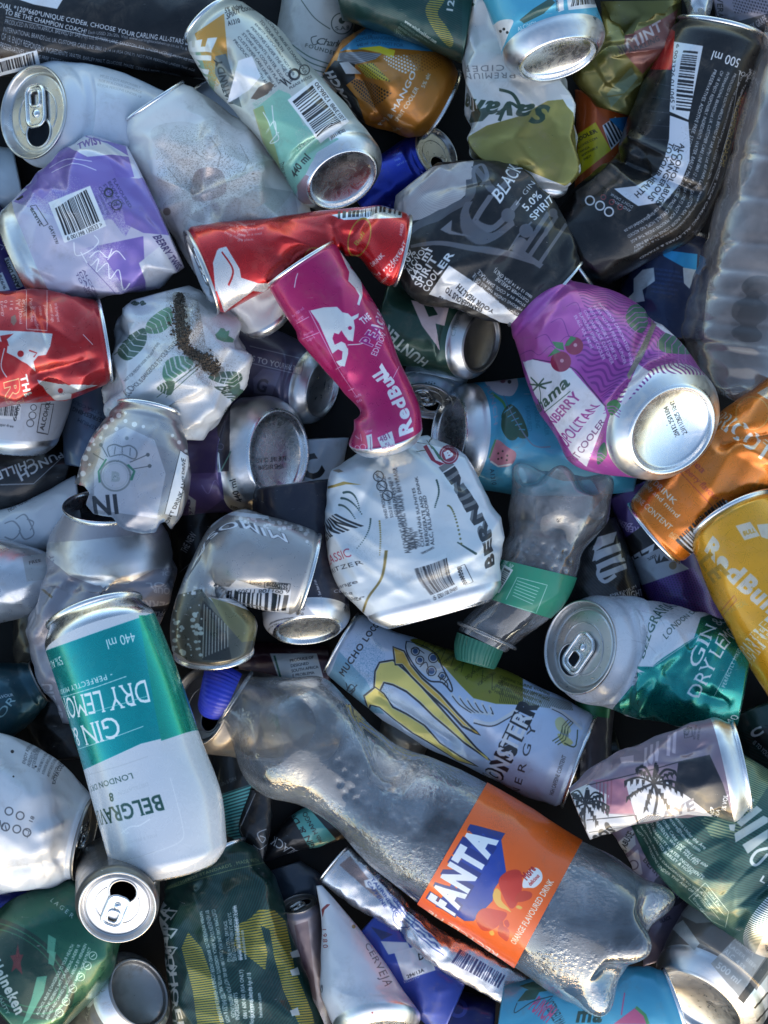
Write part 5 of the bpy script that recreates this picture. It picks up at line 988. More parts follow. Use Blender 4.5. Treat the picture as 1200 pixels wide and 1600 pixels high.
c.text('DRINK', *Q(2, 545, 1190, 605, 1140), '#e6cfcd', 7, .02).text('and mind', *Q(5, 545, 105, 690, 0), '#e6cfcd', 6.5, .01).text('CAFFEINE CONTENT', *Q(5, 575, 155, 705, -30), '#e6cfcd', 6.5, .01).text('ABBZF', *Q(2, 680, 1055, 690, 1000), '#e6cfcd', 5).done()
c = Can('orange energy drink can lettered APRICOT with a barcode, at the right edge', [(989, 778, 1071, 874), (1030, 725, 1112, 838), (1078, 680, 1160, 800), (1116, 650, 1205, 765), (1200, 590, 1290, 690)], ('lid', -.12), None, '#e27a14', .5, cr=2.2, rough=.27, nk=.35, creases=[(1130, 690, 1200, 680, -14, 22), (1150, 690, 1110, 760, 8, 26), (1160, 695, 1205, 720, 9, 20)])
c.text('APRICOT', *Q(6, 900, 720, 1160, 925), '#e27a14', 27, .01, out=('#e8d9c8', .03)).text('fruit & sea', *Q(6, 780, 900, 905, 1000), '#b2442e', 11, .01, shear=.2).text('blueberry flavour', *Q(6, 790, 960, 965, 1120), '#b2442e', 9.5, .01, shear=.2).line(PP(6, 800, 985, 955, 1150), 1.3, '#b2442e')
c.text('BEST DRINK', *Q(6, 650, 1015, 780, 1140), '#ecd7c2', 9, .02).text('for body and mind', *Q(6, 630, 1040, 795, 1200), '#ecd7c2', 8, .01).text('CAFFEINE CONTENT', *Q(9, 590, -40, 760, 110), '#ecd7c2', 9, .01).para(['AC71A', '0547'], *Q(9, 762, 125, 810, 155), 5, '#e6c9a6', 4.5)
c.barcode(*Q(9, 870, 215, 1060, 50), 26, seed=17, bgc='#dcdee0').poly(PP(6, 1150, 640, 1200, 610, 1200, 670), '#d9c4ae', .4).circle(*Q(6, 1130, 730), 26, '#dfae6a', .5, 25).para(['Taurine', 'Caffeine', 'Vitamins', 'Sugars', 'Energy', 'Per 100 ml'], *Q(6, 1095, 1110, 1190, 1000), 9, '#a8682a', 6, .01).done()
c = Can('pink and violet berry cooler can with a large domed silver base turned to the viewer', [(804, 531, 895, 439, -70), (826, 606, 952, 452, -55), (864, 680, 1030, 500, -30), (908, 730, 1082, 556, -5), (972, 734, 1100, 584, 15)], ('lid', -.2), ('base', .80), '#a8489c', .45, cr=2.6, bf=.62, sil={'B': 5}, k=.35, stamp=(['20112 25/11/04', '23/11/2025 10:42'], 1.2), creases=[(1021, 495, 990, 560, -12, 18), (990, 560, 975, 620, 10, 16), (935, 700, 960, 650, -8, 18), (870, 560, 900, 640, 5, 30)], dents=[(985, 590, 26, 10)])
c.poly(PP(6, 65, 400, 330, 140, 480, 170, 480, 300, 300, 480, 200, 520, 100, 490), '#b8529f', .45)
c.stripes(PP(6, 330, 140, 480, 170, 690, 290, 960, 560, 900, 560, 700, 550, 560, 690, 440, 650, 340, 480, 400, 300), '#7d2f80', .55, 8.5, .4, .4, wave=.5, wl=46)
for i in range(4): c.line(PP(6, 90 + i * 70, 470 - i * 72, 140 + i * 70, 450 - i * 70, 180 + i * 68, 470 - i * 40, 230 + i * 66, 430 - i * 40, 260 + i * 70, 460 - i * 70), 1.2, '#7d2f80', .4, rnd=True)
c.poly(PP(6, 105, 500, 150, 490, 320, 530, 470, 700, 480, 740, 390, 970, 330, 920, 160, 650), '#d3cfd6', .05).line(PP(6, 150, 488, 320, 525, 400, 610, 475, 700), 1.5, '#4a2550', rnd=True)
c.text('Bahama', *Q(6, 165, 740, 320, 600), '#2f4a3a', 17, .025, shear=.25).line(PP(6, 200, 728, 318, 632), 1.4, '#2f4a3a').line(PP(6, 175, 600, 185, 650, 180, 700), 2.6, '#2f4a3a', rnd=True)
for q in ((175, 605, 140, 570), (175, 605, 135, 600), (175, 605, 200, 575), (175, 605, 235, 590), (175, 605, 150, 630), (175, 605, 210, 620)): c.line(PP(6, *q), 3, '#2f4a3a')
c.text('CRANBERRY', *Q(6, 215, 830, 370, 660), '#93357f', 15, .02).text('COSMOPOLITAN', *Q(6, 225, 965, 455, 690), '#93357f', 19, .01).text('SPIRIT COOLER', *Q(6, 325, 955, 470, 770), '#6a3a66', 10, .01)
for x, y, r in ((275, 500, 16), (335, 430, 14)): c.circle(*Q(6, x, y), r, '#8e1f45', .2).circle(*Q(6, x + 5, y - 4), 3, '#c98a9a', .1)
for q in ((235, 410, 285, 415, 290, 450, 255, 440), (215, 480, 250, 440, 275, 455, 240, 470), (290, 430, 320, 385, 345, 395, 310, 430)): c.poly(PP(6, *q), '#3f7a4a', .1)
leaf(c, 6, (565, 300, 590, 250, 640, 250, 670, 300, 640, 370, 590, 350), '#2f5a48', '#a85aa0'); leaf(c, 6, (705, 420, 740, 370, 800, 390, 860, 460, 790, 465, 730, 455), '#2f5a48', '#a85aa0'); leaf(c, 6, (480, 690, 520, 670, 540, 700, 500, 740), '#3f7a4a', '#a85aa0', 3); leaf(c, 6, (440, 900, 470, 860, 480, 920, 440, 960), '#2f5a48', '#a85aa0', 3)
c.para(['INGREDIENTS: CARBONATED WATER', 'SUGAR. NOT FOR PERSONS UNDER', 'ENJOY RESPONSIBLY. STORE IN', 'COOL DARK PLACE. CUSTOMER', 'FLAVOURED SPIRIT COOLER', '5% ALC. VOL. 440 ml'], *Q(6, 440, 240, 585, 520), 8.5, '#d9b8d6', 5.2, .01).poly(PP(6, 690, 290, 740, 320, 820, 400, 740, 370, 700, 340), '#cfc9d3', .1).poly(PP(6, 620, 510, 670, 545, 560, 690, 540, 690), '#cfc9d3', .1)
c.poly(PP(6, 690, 310, 700, 340, 640, 480, 580, 580, 570, 560, 630, 440), '#8b7b6c', 0).speckle(PP(6, 590, 500, 640, 420, 700, 300, 670, 420, 610, 560), '#4c4034', 3, .5, 0).speckle(PP(6, 400, 960, 480, 730, 510, 730, 430, 940), '#5a4c3c', 3, .5, 0).text('A2184', *Q(6, 490, 870, 515, 960), '#d9b8d6', 5).done()

c = Can('grey silver bubble printed can folded in two, both of its rims showing, left of centre', [(489, 828, 452, 960), (470, 820, 440, 955), (420, 806, 394, 946), (366, 798, 352, 936), (328, 822, 340, 932), (300, 872, 352, 936), (276, 930, 376, 946), (264, 985, 402, 974), (268, 1012, 398, 1003)], ('lid', -.12), ('lid', -.42), '#a9a7a6', .6, cr=2, bf=.72, rough=.3, nk=.4, k=.3,
        creases=[(326, 930, 420, 925, -14, 22), (322, 932, 450, 948, 9, 16), (318, 926, 345, 990, 7, 18)])
c.poly(PP(7, 790, 400, 900, 370, 920, 400, 960, 440, 1060, 480, 1150, 470, 1150, 640, 1000, 720, 850, 700, 760, 640, 750, 560), '#5b5a50', .5).poly(PP(7, 940, 410, 1140, 470, 1145, 600, 1080, 610, 1000, 520), '#7d7650', .55)
c.poly(PP(7, 905, 420, 1000, 520, 1035, 690, 905, 690, 880, 560), '#34332f', .4)
for i in range(9): c.line(PP(7, 912 + i * 13, 440 + i * 12, 905 + i * 14, 680 - i * 6), 1.4, '#a5a398', .3)
rng = random.Random(5)
for _ in range(46):
    x, y = rng.uniform(770, 900), rng.uniform(470, 690); c.circle(*Q(7, x, y), rng.choice((1.6, 2.4, 3.2, 4.2)), '#b9c3bd', .4, sq=.8)
for _ in range(40):
    x = rng.uniform(-40, 270); y = 40 + (x + 40) * .16 + abs(rng.gauss(0, 1)) * 26; c.circle(*Q(8, x, y), rng.choice((1.2, 1.8, 2.6, 3.4)), '#d6d4d4', .4)
for _ in range(14):
    x = rng.uniform(820, 900); y = rng.uniform(330, 460); c.circle(*Q(7, x, y), rng.choice((1.2, 1.8, 2.4)), '#c9c7c7', .4)
c.text('MIMOSA', *Q(8, 162, 128, -250, 265), '#efeff2', 18, .012, track=.04, out=('#55545a', .03), metal=0)
c.poly(PP(8, -60, 330, 60, 370, 185, 375, 175, 480, 0, 470, -140, 415), '#d4d4d6', .1).barcode(*Q(8, 175, 400, -130, 402), 22, seed=41, bgc=None).text('6 001108 113054 >', *Q(8, 180, 376, -90, 376), INK, 6).line(PP(8, 68, 340, 182, 350, 178, 378, 66, 366), 1.1, INK, closed=True).text('252D0208', *Q(8, 172, 352, 74, 346), INK, 6.5, .03).text('GAYATRI', *Q(8, 55, 345, 0, 335), INK, 5)
c.poly(PP(7, 945, 60, 1010, 22, 1200, 45, 1200, 60, 1010, 42, 940, 100), '#d3d6da', 0).text('NEVER DRIVE DRINKING AND DRIVING', *Q(7, 1240, 40, 960, 62), INK, 4.5, .01).line(PP(7, 935, 400, 1000, 425, 1100, 440, 1180, 455), 2, '#8f8d8b', .5, rnd=True).done()

# ---- lower part of the pile
c = Can('brownish can with a dull domed base at the lower left between two green cans', [(70, 1590, 140, 1730, -90), (130, 1535, 195, 1670, -40), (172, 1492, 236, 1624)], None, ('base', .78), '#6b6156', .45, cr=1.5, end='dark', dirt=.9)
c.text('ALC VOL', *Q(10, 390, 1190, 470, 1050), '#b5aa98', 6).circle(*Q(10, 400, 1100), 6, '#b9b8a8', .2, 0, sq=1.6, rot=.4).done()
c = Can('green lager can with a dark oval and a red star in the bottom left corner', [(80, 1376, 186, 1478), (30, 1398, 178, 1520), (-20, 1440, 125, 1585), (-70, 1500, 60, 1650)], ('lid', -.25), None, '#1b5a44', .65, cr=2.2, bf=.8, rough=.3)
c.circle(*Q(10, 60, 950), 62, '#12382a', .4, 0, sq=1.75, rot=-.95).circle(*Q(10, 60, 950), 56, '#2b6a4c', .5, 54, sq=1.75, rot=-.95).circle(*Q(10, 60, 950), 48, '#2b6a4c', .5, 46.5, sq=1.75, rot=-.95)
c.poly(PP(10, 80, 838, 88, 890, 105, 890, 92, 925, 100, 980, 72, 950, 50, 970, 60, 925, 45, 895, 70, 890), '#6a2f2c', .3).text('Heineken', *Q(10, -40, 930, 75, 1165), '#b8c2b8', 17, .04).text('QUALITY', *Q(10, -30, 1040, 30, 1160), '#8fa79a', 6, .01).text('LAGER', *Q(10, 222, 650, 330, 738), '#c3d0c8', 7, .0, track=.5)
for q in ((215, 800, 250, 820, 240, 900, 210, 880), (220, 870, 250, 880, 240, 940, 215, 930), (165, 990, 210, 985, 195, 1060, 130, 1180, 100, 1200, 140, 1090)): c.poly(PP(10, *q), '#5fa98a', .5, a=.8)
c.para(['INGREDIENTS: WATER, MALTED BARLEY, HOP EXTRACT', 'BREWED AND CANNED IN SOUTH AFRICA BY HEINEKEN', 'SUPPLIED BY SEDIBENG. NOT FOR PERSONS UNDER 18', 'ALCOHOL ABUSE IS DANGEROUS TO YOUR HEALTH'], *Q(10, 235, 1195, 410, 855), -8.5, '#cfdcd4', 5, .01)
for x, y in ((295, 1100), (325, 1042), (360, 990), (390, 940), (415, 895), (265, 1150)): c.circle(*Q(10, x, y), 6.5, '#b9cfc4', .3, 5.4).line(PP(10, x - 8, y + 6, x + 8, y - 6), 1.4, '#b9cfc4')
c.done()
c = Can('large crushed green lager can with a gold striped number at the bottom edge', [(258, 1398, 404, 1330), (250, 1425, 436, 1392), (258, 1500, 468, 1490), (272, 1610, 510, 1610), (290, 1680, 530, 1680)], ('lid', -.1), None, '#1d4a42', .5, cr=5, bf=.6, creases=[(300, 1380, 330, 1460, 7, 30), (345, 1345, 350, 1470, -8, 30), (410, 1380, 380, 1560, 6, 34)])
c.stripes([(240, 1330), (440, 1330), (520, 1620), (250, 1620)], '#122f2b', -1.0, 3.6, .5)
c.line(PP(10, 720, 605, 880, 555, 1020, 515, 1180, 480), 1, '#7d8a5c').text('REINHEITSGEBOT STANDARDS . MADE WITH', *Q(10, 745, 598, 1160, 478), '#8b9466', 4.5, .01, track=.06)
c.stripes(PP(10, 810, 860, 840, 790, 900, 860, 950, 1000, 1000, 1200, 880, 1200, 860, 1050), '#b59f35', -.15, 4.2, .62).stripes(PP(11, 0, 730, 40, 690, 110, 690, 160, 740, 180, 830, 200, 950, 280, 1150, 290, 1200, 220, 1200, 150, 1050, 110, 900, 90, 780, 50, 760, 80, 880, 70, 960, 20, 920, -70, 850, -60, 760), '#b59f35', -.15, 4.2, .62)
for i in range(7):
    y = 690 + i * 82; c.poly(PP(10, 705, y - 60, 745, y - 20, 720, y, 770, y + 40, 730, y + 30, 715, y + 10), '#cdd3cf'); c.line(PP(10, 722, y, 790, y + 6, 760, y + 45), 4, '#cdd3cf')
for y in (880, 960, 1140): c.poly(PP(11, 180, y, 215, y - 15, 225, y + 20, 190, y + 25), '#cdd3cf')
c.text('WINDHOEK', *Q(10, 728, 690, 800, 1260), '#cdd3cf', 12, .03)
c.para(['NAMIBIA BREWERIES LTD. BREWED UNDER LICENSE BY HEINEKEN BEVERAGES', 'BY HEINEKEN SOUTH AFRICA. INGREDIENTS: WATER, MALTED BARLEY & HOPS', 'CUSTOMER CARE LINE (RSA ONLY) 0861 600 600. NOT FOR PERSONS UNDER'], *Q(10, 890, 700, 985, 1200), -9.5, '#c9d2cd', 5.5, .015)
c.para(['STORE IN A COOL, DRY PLACE.', 'SERVE COLD BETWEEN 3°C AND 5°C', 'BEST BEFORE END: SEE BOTTOM OF CAN', 'www.windhoekbeer.com'], *Q(10, 1035, 920, 1005, 680), 8, '#d3dad6', 5.4, .02).text('www.windhoekbeer.com', *Q(10, 1085, 915, 1055, 668), '#e2e7e4', 7, .03)
c.text('Not for Persons Under the Age of 18', *Q(11, 20, 1200, 5, 970), '#d8deda', 7, .025).para(['INGREDIENTS', '0861 600 600 (RSA ONLY)', 'BARLEY & HOPS', 'heineken.com'], *Q(10, 1070, 1180, 1050, 960), 12, '#d3dad6', 6, .02).done()
c = Can('dull grey can standing upright, ring pull lid up, below the upright teal can', [(118, 1362, 250, 1358, -260), (117, 1412, 249, 1408, 0)], None, ('lid', .93), '#5d5a58', .5, dirt=.9, cr=0, end='dirty', rot=2.75, nk=.7).done()
c = Can('large dirty white can with small grey print at the left edge, lid to the right', [(-100, 1122, -90, 1405), (-20, 1138, -15, 1400), (40, 1156, 35, 1397), (92, 1188, 78, 1390), (140, 1240, 105, 1374)], None, ('lid', .22), '#cfd5dd', .05, cr=4.5, dirt=.7, bf=.85, nk=.3, end='dark', chips=.9, creases=[(60, 1300, 130, 1270, 6, 16), (20, 1360, 100, 1340, -6, 22)])
c.para(['SERVE EXTRA COLD', 'BREWED BY SAB (Pty) LTD, 65 PARK LANE', 'INTERNATIONAL BRANDS Ltd CUSTOMER', 'CARE LINE 0860 12 14 14 (RSA ONLY)', 'NOT FOR PERSONS UNDER THE AGE', 'INGREDIENTS WATER MALT HOPS', 'ENJOY RESPONSIBLY'], *Q(10, 240, 110, 330, -60), -8.5, '#5a6068', 5, .012).text('EXTRA COLD', *Q(10, 245, 130, 315, 5), '#4a5058', 7, .02)
for x, y in ((25, 320), (75, 330), (120, 345), (90, 270), (40, 250)): c.circle(*Q(10, x, y), 7, '#565b62', 0, 5)
c.text('18', *Q(10, 142, 305, 155, 275), '#565b62', 6, .02).line(PP(10, 0, 290, 5, 330, 20, 300, 30, 340), 2, '#565b62').line(PP(10, 110, 330, 130, 340, 120, 370, 140, 345), 2, '#565b62').circle(*Q(7, 55, 1098), 2.6, INK).circle(*Q(7, 160, 1165), 1.5, INK).circle(*Q(10, 60, 95), 1.5, INK).done()
c = Can('intact upright teal and white gin can with upside down lettering at the lower left', [(71, 1016, 244, 962), (98, 1098, 276, 1042), (126, 1188, 313, 1150), (152, 1282, 347, 1244), (171, 1350, 354, 1310)], ('lid', -.28), ('base', -.22), '#ced3da', .05, cr=.5, rough=.24, dirt=.15, coat=.5, nk=1.0, sil={'B': False, 'A': 0.01}, k=.3, chips=.15)
c.poly([(40, 1030), (62, 1020), (160, 985), (262, 950), (330, 1140), (305, 1141), (220, 1162), (128, 1204), (100, 1215)], '#0aa6a4', .7)
c.poly(PP(7, 620, 490, 800, 490, 960, 980, 870, 1000, 720, 1050, 690, 900), '#1aa890', .7)
c.text('440 ml', *Q(7, 598, 565, 470, 600), '#dfe8ea', 16, .0, metal=0).text('5% ALC', *Q(7, 270, 672, 205, 700), '#dfe8ea', 13, 0, metal=0).text('- PERFECTLY MIXED -', *Q(7, 500, 745, 240, 830), '#dfe8ea', 8.5, .01, track=.1, metal=0).text('DRY LEMON', *Q(7, 655, 775, 190, 880), '#e4ecee', 35, 0, .06, metal=0).text('GIN &', *Q(7, 525, 935, 320, 995), '#e4ecee', 33, 0, .06, metal=0)
c.line(PP(7, 265, 860, 430, 810, 565, 762), 1, '#dfe8ea', 0).line(PP(7, 340, 1090, 480, 1045, 640, 985), 1, '#dfe8ea', 0).line(PP(7, 420, 920, 560, 880, 660, 850), 1, '#a9d5d4', 0)
c.text('LONDON DRY', *Q(10, 590, 78, 400, 140), '#22463f', 9, .0, .05, track=.06).text('8', *Q(10, 503, 168, 483, 172), '#22463f', 13, .03, .05).text('BELGRAVIA', *Q(10, 718, 175, 395, 275), '#1f4a42', 25, .02, .07)
c.line(PP(10, 365, 95, 430, 78, 560, 40, 660, 5), 1, '#b6bcc2').line(PP(10, 570, 470, 700, 430, 810, 380, 812, 300, 760, 100), 1.2, '#e4e7ea', rnd=True).line(PP(10, 540, 350, 580, 320, 620, 315, 670, 285), 1.5, '#e8ebee', rnd=True).line(PP(10, 545, 330, 560, 350, 575, 345), 1.5, '#e8ebee').text('HALL & BRAMLEY', *Q(10, 700, 350, 560, 385), '#bcc2c8', 5).text('DISTILLATION', *Q(10, 660, 120, 525, 165), '#bcc2c8', 6).line(PP(10, 530, 475, 620, 455, 690, 430), 1, '#b6bcc2').done()
c = Can('dusty brown and grey can with a deep silver base, below the striped green can', [(1110, 1370, 1260, 1470, -30), (1062, 1428, 1225, 1545), (1032, 1490, 1190, 1604)], None, ('base', .5), '#6e6862', .3, cr=2.5, dirt=.8, sil={'B': 5}, end='dirty')
c.poly(PP(12, 770, 770, 820, 735, 895, 840, 870, 870), '#b9b9b4', .1).poly(PP(12, 800, 710, 850, 665, 960, 745, 880, 750), '#a5a39d', .1).poly(PP(12, 945, 930, 1050, 820, 1190, 900, 1070, 1080), '#a9a7a2', .1).text('500 ml', *Q(12, 965, 945, 1065, 1025), '#d9d8d3', 10, .02).para(['ALC. 4.5%', 'LAGER BEER', 'NAMIBIA'], *Q(12, 1000, 880, 1120, 980), -12, '#d3d2cd', 6, .01).poly(PP(12, 1065, 1085, 1200, 900, 1200, 960, 1090, 1110), '#2b2826').poly(PP(12, 1110, 1100, 1200, 980, 1200, 1200, 1150, 1180), '#cfcfcb').line(PP(12, 1140, 1130, 1200, 1060), 4, '#33302e').line(PP(12, 1150, 1190, 1200, 1130), 5, '#33302e').done()
c = Can('crushed green lager can with fine stripes and rows of pale print, lower right edge', [(985, 1290, 1135, 1150), (1022, 1362, 1200, 1200), (1080, 1416, 1262, 1262), (1138, 1462, 1312, 1330), (1168, 1482, 1318, 1362)], None, ('base', .45), '#275950', .5, cr=5, bf=.7, dirt=.5, sil={'B': 5}, creases=[(1130, 1400, 1190, 1340, -7, 30), (1040, 1330, 1120, 1280, 6, 30)])
c.stripes([(980, 1280), (1140, 1140), (1290, 1260), (1180, 1490), (1080, 1420)], '#1a3f3a', .45, 4.2, .45)
c.stripes(PP(12, 900, 290, 1050, 190, 1090, 0, 1200, 60, 1200, 140, 1050, 370, 950, 370), '#7d8f6c', .25, 4.2, .5)
for q in ((1050, 260, 1110, 180, 1140, 200, 1075, 290), (1060, 300, 1150, 225, 1175, 245, 1080, 320), (1050, 350, 1180, 270, 1200, 280, 1200, 300, 1055, 390), (1085, 400, 1200, 330, 1200, 370, 1110, 440), (1025, 310, 1055, 308, 1050, 340, 1030, 335)): c.poly(PP(12, *q), '#b9c4be', .2)
c.line(PP(12, 1200, 415, 1150, 430, 1125, 470, 1150, 490, 1200, 440), 5, '#c9d2cd', rnd=True).text('L A', *Q(12, 1160, 560, 1220, 600), '#d5dcd8', 10, .03)
c.para(['NOT FOR PERSONS UNDER THE AGE OF 18', 'ALCOHOL ABUSE IS DANGEROUS TO YOUR', 'WATER, MALTED BARLEY & HOPS', 'SUSTAINABILITY WATER INGREDIENTS', 'INGREDIENTS: WATER, MALTED', 'CUSTOMER CARE LINE 0861 600 600', 'Consumercare@heineken.com', 'Not for Persons Under the Age'], *Q(12, 610, 335, 885, 640), -8.5, '#c3cec9', 5.4, .02)
c.line(PP(12, 845, 640, 920, 570, 1025, 700, 1010, 770, 950, 740, 845, 640), 1.1, '#b9c4be').line(PP(12, 880, 610, 985, 735), 1, '#b9c4be').line(PP(12, 900, 590, 1005, 715), 1, '#b9c4be').para(['Energy', 'Protein', 'Glycaemic', 'Total Fat'], *Q(12, 862, 640, 940, 735), -8, '#b9c4be', 4.5).done()
c = Can('folded royal blue and white can between the white cone and the orange labelled bottle', [(604, 1412, 542, 1480), (650, 1450, 590, 1530), (690, 1500, 640, 1580), (730, 1530, 690, 1620)], None, None, '#2a419c', .4, cr=4, bf=.5)
c.poly(PP(11, 585, 830, 705, 835, 720, 870, 620, 890), '#c3c6ce').poly(PP(11, 645, 880, 790, 840, 830, 960, 690, 1005), '#ced0d6').text('D.', *Q(11, 755, 915, 790, 908), INK, 10, .03).poly(PP(11, 690, 985, 790, 945, 795, 965, 700, 1005), '#e2e4e8').text('294/13A', *Q(11, 705, 995, 780, 965), INK, 5, .02).poly(PP(11, 540, 765, 640, 800, 590, 825), '#232c60', .3).text('VELLUTO', *Q(11, 690, 1020, 760, 990), '#c9ccd4', 5).done()
c = Can('crushed long silver can with a blue barcode, wedged under the orange label', [(548, 1326, 503, 1380), (580, 1356, 545, 1412), (625, 1396, 592, 1440), (655, 1430, 628, 1466), (700, 1458, 670, 1500), (760, 1490, 735, 1542), (822, 1526, 796, 1576)], ('lid', -.15), ('lid', -.1), '#c9c9cc', .85, cr=5, rough=.24, bf=.5, nk=.4, creases=[(560, 1350, 690, 1480, 9, 18), (640, 1410, 620, 1470, -9, 14)])
c.poly(PP(11, 400, 490, 450, 450, 600, 640, 570, 640), '#9a8580', .6).poly(PP(11, 510, 560, 545, 550, 590, 520, 560, 600, 520, 590), '#e0e2e6', .2).para(['INGREDIENTS', 'TAURINE SUGAR', 'CAFFEINE'], *Q(11, 560, 540, 700, 740), 8, '#3a4a86', 5, .02).circle(*Q(11, 690, 720), 18, '#3a4a86', .5, 17)
c.poly(PP(11, 870, 890, 945, 800, 1165, 960, 1110, 1060), '#dcdee2').barcode(*Q(11, 900, 925, 1110, 1040), 24, '#2b356c', None, seed=24).text('90490070', *Q(11, 945, 815, 1060, 900), '#2b356c', 7, .01).stripes(PP(11, 620, 660, 660, 640, 830, 800, 870, 900, 800, 860), '#49558a', .7, 4.2, .4).done()
c = Can('white can crushed to a tapering cone, silver base at the bottom edge, lettered CERVEJA', [(494, 1384, 503, 1383), (502, 1430, 542, 1427), (501, 1500, 592, 1490), (503, 1560, 634, 1552), (522, 1606, 657, 1586)], None, ('base', .42), '#d5d9df', .08, cr=1.6, bf=.75, sil={'B': 5})
c.text('CERVEJA', *Q(11, 512, 845, 605, 1035), '#6b7078', 11, .0, track=.12).text('1980', *Q(11, 325, 770, 328, 870), '#8a3838', 7, .0, track=.4).poly(PP(11, 320, 690, 345, 665, 360, 665, 335, 690, 325, 725), '#8a3838', .1).text('S', *Q(11, 325, 1060, 328, 1020), '#6b7078', 12, .04).circle(*Q(11, 548, 1150), 1.5, '#8a3838').circle(*Q(11, 465, 765), 3, '#a38a58', .3).done()

c = Can('pale blue energy drink can with a jagged yellow claw emblem and a sugar skull', [(568, 961, 513, 1056), (612, 984, 560, 1096), (672, 1004, 622, 1142), (740, 1026, 690, 1180), (810, 1056, 762, 1214), (872, 1086, 822, 1244), (921, 1113, 866, 1259)], ('lid', -.1), ('lid', .02), '#c2d2ea', .2, cr=2.5, bf=.62, rough=.32, nk=.35, creases=[(590, 1090, 700, 1160, -9, 26), (640, 1050, 760, 1130, 6, 34)])
c.poly(PP(8, 350, 770, 400, 650, 520, 780, 600, 930, 520, 920), '#74a9c4', .35, a=.8).speckle(PP(8, 350, 770, 500, 500, 600, 640, 640, 900, 520, 920), '#6a9fc0', 6, .55, .35)
c.poly(PP(8, 715, 600, 830, 560, 1000, 670, 1220, 760, 1220, 890, 1100, 885, 1000, 860, 940, 800, 870, 720), '#8b8a2e', .4)
for i in range(9): c.line(PP(8, 790 + i * 42, 600 + i * 22, 760 + i * 46, 640 + i * 26), 1.1, '#3c3c14')
for i in range(7): c.text('NOT RECOMMENDED FOR CHILDREN'[i * 3:i * 3 + 14], *Q(8, 760 + i * 52, 650 + i * 32, 850 + i * 50, 600 + i * 30), '#3f3f16', 4.6, .01)
c.para(['CAFFEINE TAURINE VITAMINS', 'STORE IN A COOL DRY PLACE', 'NOT RECOMMENDED FOR', 'HIGH CAFFEINE CONTENT'], *Q(9, 0, 770, 230, 850), 8, '#3f3f16', 4.6, .01).stripes(PP(9, 0, 790, 60, 800, 320, 880, 330, 915, 0, 880), '#4a4a1c', 1.2, 3.2, .4)
def claw(pts, colr):
    P = PP(8, *pts); p = np.array(P); m = p.mean(0); 
    U = c.uvs(dens(P)); nn = np.roll(U, -1, 0) - np.roll(U, 1, 0); nn = np.stack([-nn[:, 1], nn[:, 0]], 1); nn /= np.linalg.norm(nn, axis=1, keepdims=True) + 1e-6
    ar = (U[:, 0] * np.roll(U[:, 1], -1) - U[:, 1] * np.roll(U[:, 0], -1)).sum(); nn *= 1 if ar > 0 else -1
    c.edges(poly_e(U - nn * 2.2), '#20222a', .1); c.edges(poly_e(U + nn * 2.0), '#e4dfc4', .1); c.edges(poly_e(U + nn * 3.6), colr, .3)
claw((555, 820, 560, 740, 580, 700, 640, 690, 700, 740, 760, 800, 850, 900, 930, 990, 1010, 1080, 1075, 1140, 960, 1060, 880, 990, 820, 940, 760, 880, 700, 830, 640, 800, 600, 790, 580, 830), '#f2dc78')
claw((510, 850, 560, 810, 600, 840, 640, 900, 700, 930, 780, 980, 850, 1060, 940, 1120, 1020, 1165, 930, 1140, 820, 1070, 720, 1010, 640, 950, 580, 900, 540, 890, 530, 910), '#f2dc78')
claw((640, 630, 690, 650, 720, 710, 770, 770, 850, 840, 930, 930, 980, 980, 1030, 1025, 950, 985, 880, 910, 790, 830, 720, 760, 680, 710, 650, 710), '#d8b048')
c.line(PP(8, 700, 605, 760, 620, 830, 660, 860, 720, 900, 800, 900, 830, 860, 790, 800, 780, 740, 720, 700, 650, 700, 605), 2.2, '#23252c', rnd=True).poly(PP(8, 705, 612, 760, 630, 825, 665, 850, 720, 890, 800, 850, 780, 800, 765, 745, 715, 705, 650), '#d3d6da', .1, rnd=True)
for x, y, r in ((820, 680, 5), (812, 738, 5), (760, 690, 4), (740, 650, 4), (860, 760, 3)): c.circle(*Q(8, x, y), r, '#3b5a86', .1, 0).circle(*Q(8, x, y), r + 3, '#23252c', .1, r + 1.6)
for q in ((720, 640, 750, 640, 780, 660), (840, 760, 880, 790, 885, 815), (850, 780, 870, 760), (865, 800, 885, 775), (760, 720, 790, 700, 800, 760)): c.line(PP(8, *q), 1.5, '#23252c', rnd=True)
for i in range(6): c.line(PP(8, 900 + i * 34, 840 + i * 10, 930 + i * 30, 880 + i * 8, 960 + i * 24, 905 + i * 6, 1000 + i * 18, 925), 4.2, '#dadcdf', rnd=True).line(PP(8, 905 + i * 34, 850 + i * 10, 938 + i * 30, 890 + i * 8, 990 + i * 18, 925), 1.2, '#23252c', rnd=True)
c.line(PP(8, 1000, 960, 1080, 975, 1150, 940, 1200, 905), 5, '#dadcdf', rnd=True).line(PP(8, 1000, 970, 1080, 985, 1150, 952, 1210, 915), 1.4, '#23252c', rnd=True)
c.text('MONSTER', *Q(8, 1060, 1330, 1260, 940), '#e3e5e8', 26, .03, out=('#1d1f26', .05), serif=0).text('ENERGY', *Q(12, 60, 215, 175, -160), '#30343c', 12, .0, track=.5).text('HIGH CAFFEINE CONTENT', *Q(12, 240, 180, 300, 5), '#4a4f58', 6.5, .01)
c.text('MUCHO LOCO', *Q(8, 420, 765, 580, 535), '#2a2e38', 10, .02, track=.05).line(PP(8, 420, 860, 450, 800, 470, 820, 440, 850), 2, '#2a3a4a', rnd=True).line(PP(8, 450, 880, 460, 820), 1.4, '#2a3a4a').line(PP(8, 430, 790, 445, 830, 480, 800), 1.6, '#2a3a4a', rnd=True)
